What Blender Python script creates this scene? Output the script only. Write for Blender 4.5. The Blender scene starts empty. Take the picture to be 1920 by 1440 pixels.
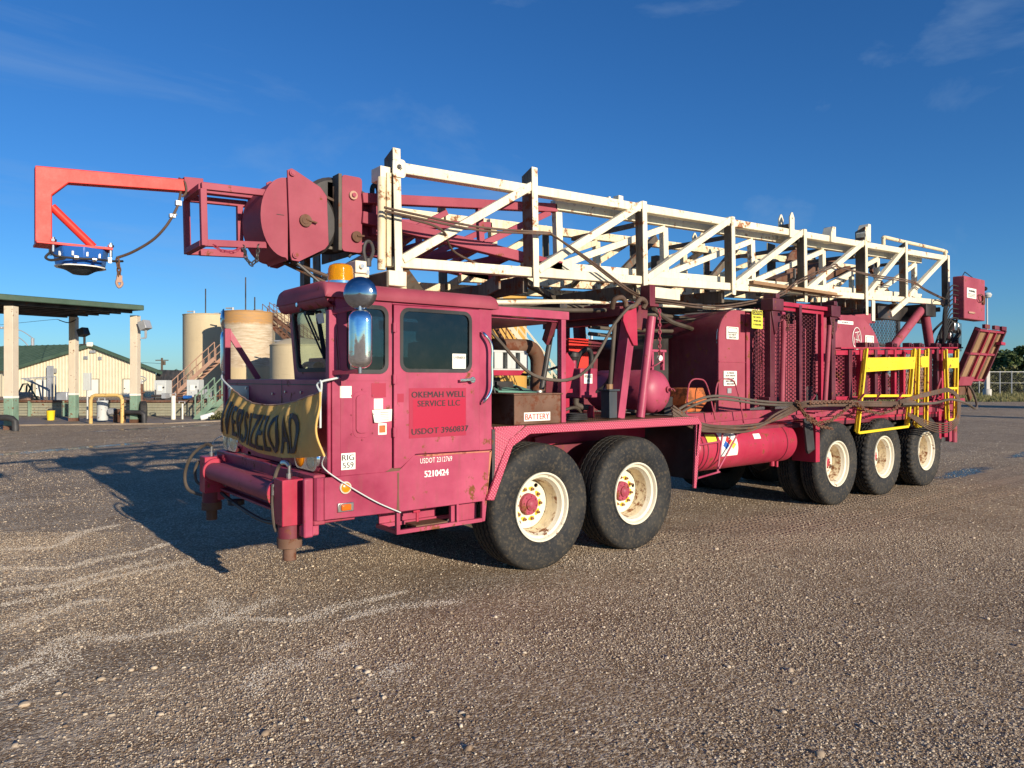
import bpy, bmesh, math, random
import numpy as np
from mathutils import Vector, Matrix, geometry, noise
C = bpy.context.scene.collection
R = math.radians
rnd = random.Random(7)

# ------------------------------------------------------------------ camera, sky, sun, exposure
sc = bpy.context.scene
cd = bpy.data.cameras.new('camera'); cam = bpy.data.objects.new('camera', cd); C.objects.link(cam)
cd.sensor_width = 36.0; cd.lens = 25.27; cd.clip_end = 3000; cd.clip_start = 0.05
cd.shift_y = -0.0047
HDG = 51.61                                                   # heading of the view, degrees from the rig's long axis
cam.location = (0, 0, 1.70); cam.rotation_euler = (R(90), 0, R(HDG - 90))
sc.camera = cam
SUN_EL, SUN_AZ = 15.0, 180.0                                  # the low sun stands behind the camera, square to the rig's side
w = bpy.data.worlds.new('World'); sc.world = w; w.use_nodes = True
nt = w.node_tree; nt.nodes.clear()
wo = nt.nodes.new('ShaderNodeOutputWorld'); bg = nt.nodes.new('ShaderNodeBackground')
sky = nt.nodes.new('ShaderNodeTexSky'); sky.sky_type = 'NISHITA'; sky.sun_disc = False
sky.sun_elevation = R(SUN_EL); sky.sun_rotation = R(SUN_AZ); sky.altitude = 300
sky.air_density = 1.0; sky.dust_density = 0.25; sky.ozone_density = 4.0
# thin high wisps of cloud over the whole sky
tc = nt.nodes.new('ShaderNodeTexCoord'); mp = nt.nodes.new('ShaderNodeMapping')
mp.inputs['Location'].default_value = (1.7, .4, .3); mp.inputs['Rotation'].default_value = (0.15, 0.35, 0.6); mp.inputs['Scale'].default_value = (1.1, 4.2, 7.0)
nz = nt.nodes.new('ShaderNodeTexNoise'); nz.inputs['Scale'].default_value = 1.15; nz.inputs['Detail'].default_value = 7; nz.inputs['Roughness'].default_value = .58
nz.inputs['Distortion'].default_value = .5
cr = nt.nodes.new('ShaderNodeValToRGB'); cr.color_ramp.elements[0].position = .56; cr.color_ramp.elements[1].position = .95
cr.color_ramp.elements[0].color = (0, 0, 0, 1); cr.color_ramp.elements[1].color = (.55, .55, .55, 1)
mx = nt.nodes.new('ShaderNodeMixRGB'); mx.inputs[2].default_value = (3.0, 4.2, 5.8, 1)
hs = nt.nodes.new('ShaderNodeHueSaturation'); hs.inputs['Saturation'].default_value = 1.12; hs.inputs['Value'].default_value = 1.0
L = nt.links.new
L(tc.outputs['Generated'], mp.inputs[0]); L(mp.outputs[0], nz.inputs['Vector']); L(nz.outputs[0], cr.inputs[0])
tn = nt.nodes.new('ShaderNodeMixRGB'); tn.blend_type = 'MULTIPLY'; tn.inputs[0].default_value = 1; tn.inputs[2].default_value = (.56, .87, 1.15, 1)
L(sky.outputs[0], hs.inputs['Color']); L(hs.outputs[0], tn.inputs[1]); L(tn.outputs[0], mx.inputs[1]); L(cr.outputs[0], mx.inputs[0]); L(mx.outputs[0], bg.inputs[0])
bg.inputs[1].default_value = 0.088
L(bg.outputs[0], wo.inputs[0])
sl = bpy.data.lights.new('sun', 'SUN'); sl.energy = 4.9; sl.angle = R(0.53); sl.color = (1.0, .87, .70)
so = bpy.data.objects.new('sun', sl); C.objects.link(so); so.location = (0, -30, 20)
sd = Vector((-0.01, math.cos(R(SUN_EL)), -math.sin(R(SUN_EL))))
so.rotation_euler = sd.to_track_quat('-Z', 'Y').to_euler()
sc.view_settings.view_transform = 'Standard'; sc.view_settings.look = 'None'
sc.view_settings.exposure = 0.36; sc.view_settings.gamma = 1; sc.view_settings.use_curve_mapping = False

# ------------------------------------------------------------------ materials
def new_mat(name):
    m = bpy.data.materials.new(name); m.use_nodes = True
    n = m.node_tree; n.nodes.clear()
    o = n.nodes.new('ShaderNodeOutputMaterial'); b = n.nodes.new('ShaderNodeBsdfPrincipled')
    n.links.new(b.outputs[0], o.inputs[0])
    return m, n, b
def N(n, t, **k):
    q = n.nodes.new('ShaderNode' + t)
    for a, v in k.items():
        if a.startswith('i_'): q.inputs[a[2:].replace('_', ' ')].default_value = v
        else: setattr(q, a, v)
    return q
def ramp(n, src, p0, p1, c0=(0, 0, 0, 1), c1=(1, 1, 1, 1)):
    r = n.nodes.new('ShaderNodeValToRGB'); e = r.color_ramp.elements
    e[0].position = p0; e[1].position = p1; e[0].color = c0; e[1].color = c1
    n.links.new(src, r.inputs[0]); return r.outputs[0]
def mixc(n, f, a, b, mode='MIX'):
    q = n.nodes.new('ShaderNodeMixRGB'); q.blend_type = mode
    for i, v in ((0, f), (1, a), (2, b)):
        if isinstance(v, (int, float)): q.inputs[i].default_value = v
        elif isinstance(v, tuple): q.inputs[i].default_value = v if len(v) == 4 else (*v, 1)
        else: n.links.new(v, q.inputs[i])
    return q.outputs[0]
def mth(n, op, a, b=None, clamp=False):
    q = n.nodes.new('ShaderNodeMath'); q.operation = op; q.use_clamp = clamp
    for i, v in ((0, a), (1, b)):
        if v is None: continue
        if isinstance(v, (int, float)): q.inputs[i].default_value = v
        else: n.links.new(v, q.inputs[i])
    return q.outputs[0]
def noise_n(n, scale, detail=4, rough=.6, vec=None, dist=0.):
    q = n.nodes.new('ShaderNodeTexNoise'); q.inputs['Scale'].default_value = scale; q.inputs['Detail'].default_value = detail
    q.inputs['Roughness'].default_value = rough; q.inputs['Distortion'].default_value = dist
    if vec is not None: n.links.new(vec, q.inputs['Vector'])
    return q.outputs[0]
def pos(n, scale=None):
    g = n.nodes.new('ShaderNodeNewGeometry'); v = g.outputs['Position']
    if scale:
        m = n.nodes.new('ShaderNodeMapping'); m.inputs['Scale'].default_value = scale; n.links.new(v, m.inputs[0]); v = m.outputs[0]
    return v
def bump(n, b, h, s=.3, d=.005):
    q = n.nodes.new('ShaderNodeBump'); q.inputs['Strength'].default_value = s; q.inputs['Distance'].default_value = d
    n.links.new(h, q.inputs['Height']); n.links.new(q.outputs[0], b.inputs['Normal']); return q

def paint(name, col, fade=.12, rust=.1, rough=.42, dirt=.3, rustcol=(.10, .035, .012), dirtcol=(.13, .085, .055), metallic=0., bumps=.25, chips=True):
    m, n, b = new_mat(name)
    p = pos(n)
    big = noise_n(n, 1.6, 5, .6, p); mid = noise_n(n, 9, 6, .7, p); streak = noise_n(n, 3.0, 5, .65, pos(n, (7, 7, .8)))
    light = tuple(min(1, c * (1 + 1.3 * fade) + .05 * fade * 4) for c in col)
    dark = tuple(c * (1 - .9 * fade) for c in col)
    c = mixc(n, ramp(n, big, .3, .7), dark, light)
    c = mixc(n, mth(n, 'MULTIPLY', ramp(n, streak, .50, .78), dirt), c, dirtcol)
    if rust:
        rm = ramp(n, mth(n, 'MULTIPLY', mid, mth(n, 'ADD', big, .5)), .66 - .28 * rust, .72 - .2 * rust)
        c = mixc(n, rm, c, mixc(n, noise_n(n, 60, 3, .6, p), rustcol, tuple(min(1, q * 2.6) for q in rustcol)))
        n.links.new(mixc(n, rm, (rough,) * 3, (.85,) * 3), b.inputs['Roughness'])
    else:
        n.links.new(mixc(n, mid, (rough - .08,) * 3, (rough + .14,) * 3), b.inputs['Roughness'])
    n.links.new(c, b.inputs['Base Color']); b.inputs['Metallic'].default_value = metallic; b.inputs['Specular IOR Level'].default_value = .3
    h = mth(n, 'ADD', mth(n, 'MULTIPLY', noise_n(n, 5, 3, .5, p), 1.0), mth(n, 'MULTIPLY', noise_n(n, 70, 3, .6, p), .12))
    bump(n, b, h, bumps * 1.5, .008)
    return m
M = {}
M['pink'] = paint('raspberry_paint', (.325, .030, .078), fade=.24, rust=.09, rough=.42, dirt=.42, dirtcol=(.22, .075, .07))
M['pinkdirty'] = paint('raspberry_paint_grimy', (.29, .028, .062), fade=.2, rust=.35, rough=.5, dirt=.4)
M['mauve'] = paint('faded_raspberry_paint', (.285, .043, .070), fade=.14, rust=.06, rough=.62, dirt=.10)
M['red'] = paint('crimson_paint', (.36, .010, .044), fade=.16, rust=.16, rough=.42, dirt=.25)
M['deepred'] = paint('dark_crimson_paint', (.13, .008, .022), fade=.2, rust=.25, rough=.5, dirt=.3)
M['maroon'] = paint('dark_maroon_paint', (.085, .006, .018), fade=.2, rust=.1, rough=.45, dirt=.2)
M['boomred'] = paint('fresh_red_paint', (.68, .035, .025), fade=.05, rust=0, rough=.45, dirt=.05)
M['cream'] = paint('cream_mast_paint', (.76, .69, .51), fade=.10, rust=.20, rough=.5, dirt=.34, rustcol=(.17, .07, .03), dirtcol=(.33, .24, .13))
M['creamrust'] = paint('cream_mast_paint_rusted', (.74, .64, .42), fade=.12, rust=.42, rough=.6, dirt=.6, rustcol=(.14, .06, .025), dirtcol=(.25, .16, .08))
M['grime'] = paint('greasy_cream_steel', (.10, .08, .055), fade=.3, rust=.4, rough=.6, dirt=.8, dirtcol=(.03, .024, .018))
M['darksteel'] = paint('greasy_black_steel', (.018, .015, .014), fade=.3, rust=.15, rough=.45, dirt=.5, dirtcol=(.05, .035, .025))
M['black'] = paint('black_rubber_plastic', (.016, .016, .017), fade=.2, rust=0, rough=.5, dirt=.2)
M['rust'] = paint('rusty_steel', (.115, .05, .024), fade=.3, rust=.5, rough=.8, dirt=.5, rustcol=(.07, .022, .010), dirtcol=(.16, .09, .045))
M['rope'] = paint('rusty_wire_rope', (.070, .036, .018), fade=.3, rust=.2, rough=.7, dirt=.5, dirtcol=(.05, .035, .025))
M['hose'] = paint('dusty_hose', (.062, .045, .030), fade=.25, rust=0, rough=.65, dirt=.5, dirtcol=(.12, .09, .06))
M['white'] = paint('white_wheel_paint', (.70, .66, .52), fade=.06, rust=.08, rough=.4, dirt=.25, dirtcol=(.38, .26, .15))
M['yellow'] = paint('yellow_paint', (.82, .58, .02), fade=.08, rust=.12, rough=.42, dirt=.12)
M['wheelyellow'] = paint('yellow_nut_marker', (.72, .50, .02), fade=.1, rust=.25, rough=.5, dirt=.3)
M['blue'] = paint('blue_fixture_paint', (.015, .11, .40), fade=.1, rust=0, rough=.3, dirt=.05)
M['green'] = paint('dark_green_paint', (.045, .085, .055), fade=.1, rust=0, rough=.55, dirt=.2)
M['greenlight'] = paint('pale_green_paint', (.17, .27, .19), fade=.2, rust=.2, rough=.6, dirt=.4)
M['beigepost'] = paint('beige_post_paint', (.62, .53, .40), fade=.06, rust=.05, rough=.6, dirt=.12)
M['siding'] = paint('cream_metal_siding', (.64, .57, .40), fade=.06, rust=0, rough=.55, dirt=.25, dirtcol=(.42, .35, .2))
M['whitedoor'] = paint('white_door_paint', (.78, .74, .62), fade=.04, rust=0, rough=.5, dirt=.1)
M['greymetal'] = paint('galvanised_metal', (.38, .39, .40), fade=.15, rust=.05, rough=.4, dirt=.2, metallic=.3)
M['linkwire'] = paint('dull_fence_wire', (.13, .14, .13), fade=.1, rust=0, rough=.6, dirt=.2)
M['greybox'] = paint('pale_grey_cabinet', (.52, .54, .52), fade=.05, rust=.03, rough=.5, dirt=.15)
M['slate'] = paint('dark_slate_paint', (.035, .045, .055), fade=.15, rust=.05, rough=.45, dirt=.2)
M['orange'] = paint('orange_paint', (.50, .12, .02), fade=.2, rust=.7, rough=.5, dirt=.3)
M['teal'] = paint('sea_green_sheet', (.13, .32, .24), fade=.1, rust=.1, rough=.55, dirt=.25)
M['pipebeige'] = paint('beige_guard_pipe', (.60, .40, .13), fade=.1, rust=.2, rough=.55, dirt=.3)
M['tanbelly'] = paint('tan_drum', (.42, .25, .17), fade=.1, rust=.1, rough=.6, dirt=.2)
M['wood'] = paint('weathered_plank', (.26, .15, .07), fade=.2, rust=0, rough=.8, dirt=.4)
M['rustpink'] = paint('rust_stained_raspberry', (.38, .12, .06), fade=.3, rust=.4, rough=.6, dirt=.4)
M['nut'] = paint('rusty_nut', (.26, .13, .05), fade=.2, rust=.3, rough=.5, dirt=.3)
M['concrete'] = paint('wet_concrete', (.22, .17, .12), fade=.2, rust=0, rough=.65, dirt=.5, dirtcol=(.08, .055, .04))
M['concretepale'] = paint('pale_concrete', (.52, .50, .45), fade=.1, rust=0, rough=.8, dirt=.2)
M['wallboard'] = paint('grey_green_siding', (.27, .26, .18), fade=.1, rust=.1, rough=.7, dirt=.4)

def flat(name, col, rough=.5, metal=0., **k):
    m, n, b = new_mat(name); b.inputs['Base Color'].default_value = (*col, 1); b.inputs['Roughness'].default_value = rough; b.inputs['Metallic'].default_value = metal
    bump(n, b, noise_n(n, 40, 3, .6, pos(n)), .12, .003)
    return m
M['sticker'] = flat('white_sticker', (.82, .80, .70), .55)
M['paper'] = flat('weathered_paper', (.74, .72, .64), .8)
M['stickerred'] = flat('faded_red_sticker', (.34, .012, .045), .5)
M['signred'] = flat('magnetic_sign_red', (.40, .007, .040), .42)
M['ink'] = flat('black_ink', (.02, .016, .02), .55)
M['inkred'] = flat('red_ink', (.60, .06, .05), .55)
M['inkwhite'] = flat('white_lettering', (.82, .80, .74), .5)
M['stickeryellow'] = flat('yellow_sticker', (.80, .72, .06), .5)
M['nfblue'] = flat('blue_diamond', (.02, .10, .42), .5)
M['nfred'] = flat('red_diamond', (.62, .03, .03), .5)
M['darkchrome'] = flat('dim_chrome', (.42, .44, .48), .07, 1.)  # reflection of a deeper sky put into a darker chrome colour
M['chrome'] = flat('chrome', (.85, .86, .88), .06, 1.)
M['brightsteel'] = flat('bright_steel', (.62, .60, .56), .28, 1.)
M['mirrorglass'] = flat('mirror_glass', (.8, .85, .9), .03, 1.)
M['amber'] = flat('amber_lens', (.80, .24, .008), .2)
M['redlens'] = flat('orange_lens', (.75, .13, .01), .2)
M['seat'] = flat('grey_vinyl', (.05, .05, .055), .6)
M['interior'] = flat('dark_cab_lining', (.028, .03, .03), .7)
M['ropewhite'] = flat('pale_nylon_rope', (.55, .60, .58), .7)
M['foam'] = flat('white_plastic', (.8, .8, .76), .5)

def amber_m():
    m, n, b = new_mat('amber_beacon_lens'); b.inputs['Base Color'].default_value = (.95, .42, .01, 1); b.inputs['Roughness'].default_value = .12
    b.inputs['Transmission Weight'].default_value = .55; b.inputs['IOR'].default_value = 1.3
    wv = N(n, 'TexWave', wave_type='BANDS', bands_direction='Z'); wv.inputs['Scale'].default_value = 22; n.links.new(pos(n), wv.inputs['Vector'])
    bump(n, b, wv.outputs[1], .3, .003); return m
M['beacon'] = amber_m()

def glass_m(name, tint, refl=1.0):
    m = bpy.data.materials.new(name); m.use_nodes = True; n = m.node_tree; n.nodes.clear()
    o = N(n, 'OutputMaterial'); t = N(n, 'BsdfTransparent'); g = N(n, 'BsdfGlossy'); g.inputs['Roughness'].default_value = .03
    t.inputs[0].default_value = (*tint, 1); gi = N(n, 'NewGeometry'); dt = N(n, 'VectorMath', operation='DOT_PRODUCT'); n.links.new(gi.outputs['Normal'], dt.inputs[0]); n.links.new(gi.outputs['Incoming'], dt.inputs[1]); f = mth(n, 'ADD', .035, mth(n, 'MULTIPLY', .9, mth(n, 'POWER', mth(n, 'SUBTRACT', 1, mth(n, 'ABSOLUTE', dt.outputs['Value'])), 5)))
    mx_ = N(n, 'MixShader'); n.links.new(mth(n, 'MULTIPLY', f, refl, True), mx_.inputs[0]); n.links.new(t.outputs[0], mx_.inputs[1]); n.links.new(g.outputs[0], mx_.inputs[2])
    # a film of dust
    d = N(n, 'BsdfDiffuse'); d.inputs[0].default_value = (.42, .36, .28, 1); m2 = N(n, 'MixShader')
    n.links.new(ramp(n, noise_n(n, 5, 6, .7, pos(n)), .45, .95, (0.0,) * 3 + (1,), (.04,) * 3 + (1,)), m2.inputs[0]); n.links.new(mx_.outputs[0], m2.inputs[1]); n.links.new(d.outputs[0], m2.inputs[2])
    n.links.new(m2.outputs[0], o.inputs[0]); return m
M['glass'] = glass_m('tinted_window_glass', (.86, .93, .90), 1.3)
M['glassdark'] = glass_m('dark_tinted_window_glass', (.20, .25, .25), 2.2)
M['glassfar'] = glass_m('far_cab_glass', (.88, .93, .91), .8)

def tyre_m():
    m, n, b = new_mat('dusty_tyre_rubber'); p = pos(n)
    tcn = N(n, 'TexCoord'); q = tcn.outputs['Object']
    big = noise_n(n, 3.2, 6, .7, q); fine = noise_n(n, 34, 5, .65, q)
    c = mixc(n, ramp(n, big, .38, .78), (.014, .016, .019), (.050, .047, .040))
    c = mixc(n, mth(n, 'MULTIPLY', ramp(n, fine, .5, .8), .75), c, (.15, .115, .07))
    n.links.new(c, b.inputs['Base Color']); b.inputs['Roughness'].default_value = .72; b.inputs['Specular IOR Level'].default_value = .3
    # raised rings on the sidewall: distance from the axle
    s = N(n, 'SeparateXYZ'); n.links.new(q, s.inputs[0])
    r = mth(n, 'SQRT', mth(n, 'ADD', mth(n, 'MULTIPLY', s.outputs[0], s.outputs[0]), mth(n, 'MULTIPLY', s.outputs[2], s.outputs[2])))
    rings = mth(n, 'SINE', mth(n, 'MULTIPLY', r, 260)); 
    bump(n, b, mth(n, 'ADD', mth(n, 'MULTIPLY', fine, 1.2), mth(n, 'MULTIPLY', mth(n, 'GREATER_THAN', rings, .86), .35)), .35, .004)
    return m
M['tyre'] = tyre_m()
M['tread'] = M['tyre']

def diamond_m(name, col, col2):
    m, n, b = new_mat(name); p = pos(n)
    def plate_h(a, bb):
        s = N(n, 'SeparateXYZ'); n.links.new(p, s.inputs[0])
        u = mth(n, 'MULTIPLY', s.outputs[a], 95); v = mth(n, 'MULTIPLY', s.outputs[bb], 95)
        return mth(n, 'MULTIPLY', mth(n, 'SINE', mth(n, 'ADD', u, v)), mth(n, 'SINE', mth(n, 'SUBTRACT', mth(n, 'MULTIPLY', u, 1.0), v)))
    s = N(n, 'SeparateXYZ'); n.links.new(p, s.inputs[0])
    yz = mth(n, 'ADD', s.outputs[1], s.outputs[2])
    u = mth(n, 'MULTIPLY', s.outputs[0], 105); v = mth(n, 'MULTIPLY', yz, 105)
    h = mth(n, 'MULTIPLY', mth(n, 'SINE', mth(n, 'ADD', u, v)), mth(n, 'SINE', mth(n, 'SUBTRACT', u, v)))
    h = mth(n, 'POWER', mth(n, 'ABSOLUTE', h), 1.6)
    g = N(n, 'NewGeometry'); sn = N(n, 'SeparateXYZ'); n.links.new(g.outputs['Normal'], sn.inputs[0])
    up = ramp(n, sn.outputs[2], .5, .8)
    worn_glint = mixc(n, ramp(n, h, .35, .8), col, tuple(min(1, x * 1.7 + .06) for x in col))  # worn plate peaks, with sparkling highlights put into their lighter colour
    rust_c = mixc(n, ramp(n, noise_n(n, 6, 5, .7, p), .35, .7), (.085, .042, .018), (.17, .10, .045))
    rust_c = mixc(n, ramp(n, h, .3, .8), rust_c, (.20, .13, .07))
    foot = mth(n, 'MULTIPLY', up, 1.0)
    n.links.new(mixc(n, foot, worn_glint, rust_c), b.inputs['Base Color']); b.inputs['Roughness'].default_value = .45
    bump(n, b, h, .9, .004)
    return m
M['diamond'] = diamond_m('diamond_plate', (.40, .05, .095), None)

def cloth_m():
    m, n, b = new_mat('dirty_yellow_cloth'); p = pos(n)
    c = mixc(n, ramp(n, noise_n(n, 3, 6, .7, p), .3, .75), (.60, .35, .10), (.80, .50, .15))
    c = mixc(n, ramp(n, noise_n(n, 7, 6, .75, p), .58, .95), c, (.24, .15, .06))
    n.links.new(c, b.inputs['Base Color']); b.inputs['Roughness'].default_value = .9
    b.inputs['Subsurface Weight'].default_value = .0
    bump(n, b, noise_n(n, 160, 2, .5, p), .3, .001); return m
M['cloth'] = cloth_m()

def tank_m(name, base, stain, band=False, seed=0.):
    m, n, b = new_mat(name); p = pos(n)
    g = N(n, 'NewGeometry'); mp_ = N(n, 'Mapping'); mp_.inputs['Location'].default_value = (seed, seed * 2, 0); mp_.inputs['Scale'].default_value = (1.4, 1.4, .28)
    n.links.new(g.outputs['Position'], mp_.inputs[0])
    st = noise_n(n, 1.1, 8, .72, mp_.outputs[0]); hz = noise_n(n, 2.0, 6, .7, pos(n, (.6, .6, 5)))
    c = mixc(n, ramp(n, st, .38, .75), base, tuple(x * .86 for x in base))
    if band:
        s = N(n, 'SeparateXYZ'); n.links.new(p, s.inputs[0])
        z = mth(n, 'ADD', s.outputs[2], mth(n, 'MULTIPLY', st, .6))
        pale = mixc(n, ramp(n, hz, .35, .68), (.62, .52, .38), (.36, .26, .15))
        c = mixc(n, ramp(n, mth(n, 'MULTIPLY', z, .1), .27, .285), c, pale)
        c = mixc(n, ramp(n, mth(n, 'MULTIPLY', z, .1), .555, .57), c, mixc(n, ramp(n, hz, .3, .7), (.52, .26, .06), (.34, .22, .12)))
        grey = ramp(n, mth(n, 'ADD', mth(n, 'MULTIPLY', g.outputs['Normal'], 1), 0), .0, 1.)
    else:
        c = mixc(n, mth(n, 'MULTIPLY', ramp(n, hz, .55, .8), .5), c, stain)
    n.links.new(c, b.inputs['Base Color']); b.inputs['Roughness'].default_value = .7
    bump(n, b, noise_n(n, 3, 3, .5, p), .15, .03); return m
M['tanksand'] = tank_m('sand_tank_paint', (.58, .47, .29), (.30, .23, .15))
M['tankband'] = tank_m('stained_tank_paint', (.58, .46, .27), (.4, .2, .05), True)
M['tankochre'] = tank_m('ochre_tank_paint', (.55, .30, .055), (.38, .20, .05), False, 3)

def ground_m():
    m, n, b = new_mat('damp_crushed_gravel'); p = pos(n)
    s = N(n, 'SeparateXYZ'); n.links.new(p, s.inputs[0])
    v1 = N(n, 'TexVoronoi', i_Scale=62.); n.links.new(p, v1.inputs['Vector'])
    v2 = N(n, 'TexVoronoi', i_Scale=150.); n.links.new(p, v2.inputs['Vector'])
    big = noise_n(n, .22, 5, .6, p); mid = noise_n(n, 1.3, 6, .65, p); fine = noise_n(n, 22, 5, .7, p)
    sep = N(n, 'SeparateColor'); n.links.new(v1.outputs['Color'], sep.inputs[0])
    sep2 = N(n, 'SeparateColor'); n.links.new(v2.outputs['Color'], sep2.inputs[0])
    dirt = mixc(n, ramp(n, mid, .3, .7), (.20, .132, .072), (.34, .235, .138))
    dirt = mixc(n, ramp(n, big, .40, .62), dirt, (.19, .122, .068))
    stone = mixc(n, sep.outputs[0], (.26, .19, .12), (.78, .66, .48))
    c = mixc(n, mth(n, 'MULTIPLY', ramp(n, mth(n, 'ADD', mth(n, 'MULTIPLY', sep.outputs[1], .7), mth(n, 'MULTIPLY', mid, .5)), .62, .78), .75), dirt, stone)
    c = mixc(n, mth(n, 'MULTIPLY', ramp(n, sep2.outputs[0], .72, .95), .5), c, (.68, .57, .44))
    # drifted streaks of pale fine gravel, running roughly along the view to the left
    mpn = N(n, 'Mapping'); mpn.inputs['Rotation'].default_value = (0, 0, R(18)); mpn.inputs['Scale'].default_value = (.16, .85, 1); n.links.new(p, mpn.inputs[0])
    rid = noise_n(n, 1.55, 4, .55, mpn.outputs[0], .8)
    rd = mth(n, 'ABSOLUTE', mth(n, 'SUBTRACT', rid, .5))
    reg = ramp(n, mth(n, 'ADD', mth(n, 'MULTIPLY', s.outputs[0], -.16), mth(n, 'MULTIPLY', big, .8)), .05, .55)
    sk = mth(n, 'MULTIPLY', ramp(n, rd, .0, .05, (1, 1, 1, 1), (0, 0, 0, 1)), reg)
    sk = mth(n, 'MULTIPLY', sk, ramp(n, fine, .36, .56))
    c = mixc(n, mth(n, 'MULTIPLY', sk, .8), c, (.80, .68, .52))
    # damp and standing water
    def blob(cx, cy, rx, ry, rot=0.):
        mm = N(n, 'Mapping'); mm.vector_type = 'TEXTURE'; mm.inputs['Location'].default_value = (cx, cy, 0); mm.inputs['Rotation'].default_value = (0, 0, rot); mm.inputs['Scale'].default_value = (rx, ry, 50)
        n.links.new(p, mm.inputs[0]); ln = N(n, 'VectorMath', operation='LENGTH'); n.links.new(mm.outputs[0], ln.inputs[0])
        d = mth(n, 'ADD', ln.outputs['Value'], mth(n, 'MULTIPLY', mth(n, 'SUBTRACT', noise_n(n, 2.6, 5, .6, p), .5), 1.5))
        return mth(n, 'SUBTRACT', 1, d, True)
    wet = None
    for a in ((14.6, 5.15, 1.5, .26, .05), (-.4, 16.2, 1.3, .7, .6), (2.5, 20.5, 3.0, .40, .4), (6.2, 27.5, 3.0, .5, .3), (6.6, 1.5, 1.2, .35, 0.), (19.5, 5.6, 1.6, .2, .1)):
        q = blob(*a); wet = q if wet is None else mth(n, 'MAXIMUM', wet, q)
    water = mth(n, 'MULTIPLY', ramp(n, wet, .22, .36), ramp(n, fine, .40, .52)); damp = ramp(n, wet, .0, .2)
    c = mixc(n, mth(n, 'MULTIPLY', damp, .45), c, (.05, .038, .03)); c = mixc(n, water, c, (.03, .026, .024))
    # wheel tracks pressed along the rig's near side
    def track(y0, slope, curve, wd):
        yy = mth(n, 'SUBTRACT', s.outputs[1], mth(n, 'ADD', y0, mth(n, 'ADD', mth(n, 'MULTIPLY', s.outputs[0], slope), mth(n, 'MULTIPLY', mth(n, 'MULTIPLY', s.outputs[0], s.outputs[0]), curve))))
        yy = mth(n, 'ADD', yy, mth(n, 'MULTIPLY', mth(n, 'SUBTRACT', mid, .5), .12))
        return mth(n, 'ABSOLUTE', yy), wd
    tr = None; cut = None
    for y0, sl_, cv, wd in ((4.90, -.006, 0., .16), (4.42, .012, -.0015, .13), (5.35, -.04, .0, .12), (4.05, .03, -.004, .13)):
        a, wd = track(y0, sl_, cv, wd)
        inb = ramp(n, a, wd * .8, wd, (1, 1, 1, 1), (0, 0, 0, 1))
        rib = mth(n, 'SINE', mth(n, 'MULTIPLY', a, 95)); blk = mth(n, 'SINE', mth(n, 'ADD', mth(n, 'MULTIPLY', s.outputs[0], 78), mth(n, 'MULTIPLY', rib, 1.2)))
        t_ = mth(n, 'MULTIPLY', inb, mth(n, 'ADD', mth(n, 'MULTIPLY', blk, .5), mth(n, 'MULTIPLY', rib, .35)))
        tr = t_ if tr is None else mth(n, 'ADD', tr, t_); cut = inb if cut is None else mth(n, 'MAXIMUM', cut, inb)
    tmask = mth(n, 'MULTIPLY', ramp(n, s.outputs[0], .0, 1.), ramp(n, mth(n, 'MULTIPLY', s.outputs[0], .1), .42, .56))
    fade = mth(n, 'MULTIPLY', tmask, ramp(n, mth(n, 'ADD', mid, mth(n, 'MULTIPLY', s.outputs[0], .012)), .42, .62))
    c = mixc(n, mth(n, 'MULTIPLY', mth(n, 'MULTIPLY', cut, fade), .5), c, (.46, .33, .22))
    n.links.new(c, b.inputs['Base Color'])
    n.links.new(mixc(n, water, mixc(n, damp, (.82,) * 3, (.5,) * 3), (.045,) * 3), b.inputs['Roughness'])
    h = mth(n, 'ADD', mth(n, 'MULTIPLY', mth(n, 'SUBTRACT', 1, v1.outputs['Distance']), .55), mth(n, 'MULTIPLY', mth(n, 'SUBTRACT', 1, v2.outputs['Distance']), .28))
    h = mth(n, 'ADD', h, mth(n, 'MULTIPLY', mid, 2.4)); h = mth(n, 'ADD', h, mth(n, 'MULTIPLY', fine, .75))
    h = mth(n, 'ADD', h, mth(n, 'MULTIPLY', mth(n, 'MULTIPLY', tr, fade), 1.6)); h = mth(n, 'ADD', h, mth(n, 'MULTIPLY', sk, .9))
    h = mth(n, 'MULTIPLY', h, mth(n, 'SUBTRACT', 1, water))
    bump(n, b, h, .9, .014); b.inputs['Specular IOR Level'].default_value = .25
    return m
M['ground'] = ground_m()
def stone_m():
    m, n, b = new_mat('loose_stone'); tcn = N(n, 'NewGeometry')
    rr = tcn.outputs['Random Per Island']
    c = mixc(n, ramp(n, rr, .2, 1), (.22, .155, .10), (.78, .67, .50)); c = mixc(n, ramp(n, noise_n(n, 45, 3, .6, pos(n)), .4, .8), c, (.40, .29, .20))
    n.links.new(c, b.inputs['Base Color']); b.inputs['Roughness'].default_value = .85; b.inputs['Specular IOR Level'].default_value = .2; return m
M['stone'] = stone_m()
def leaf_m(name, a, bb):
    m, n, b = new_mat(name); g = N(n, 'NewGeometry')
    n.links.new(mixc(n, g.outputs['Random Per Island'], a, bb), b.inputs['Base Color']); b.inputs['Roughness'].default_value = .7; return m
M['leaf'] = leaf_m('green_leaves', (.035, .065, .018), (.12, .165, .045))
M['leafdry'] = leaf_m('olive_leaves', (.05, .06, .015), (.14, .13, .04))
M['grass'] = leaf_m('dry_grass', (.09, .11, .03), (.26, .21, .08))
M['bark'] = flat('bark', (.10, .075, .05), .9)
M['far'] = leaf_m('distant_woods', (.02, .04, .018), (.05, .075, .035))

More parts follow.
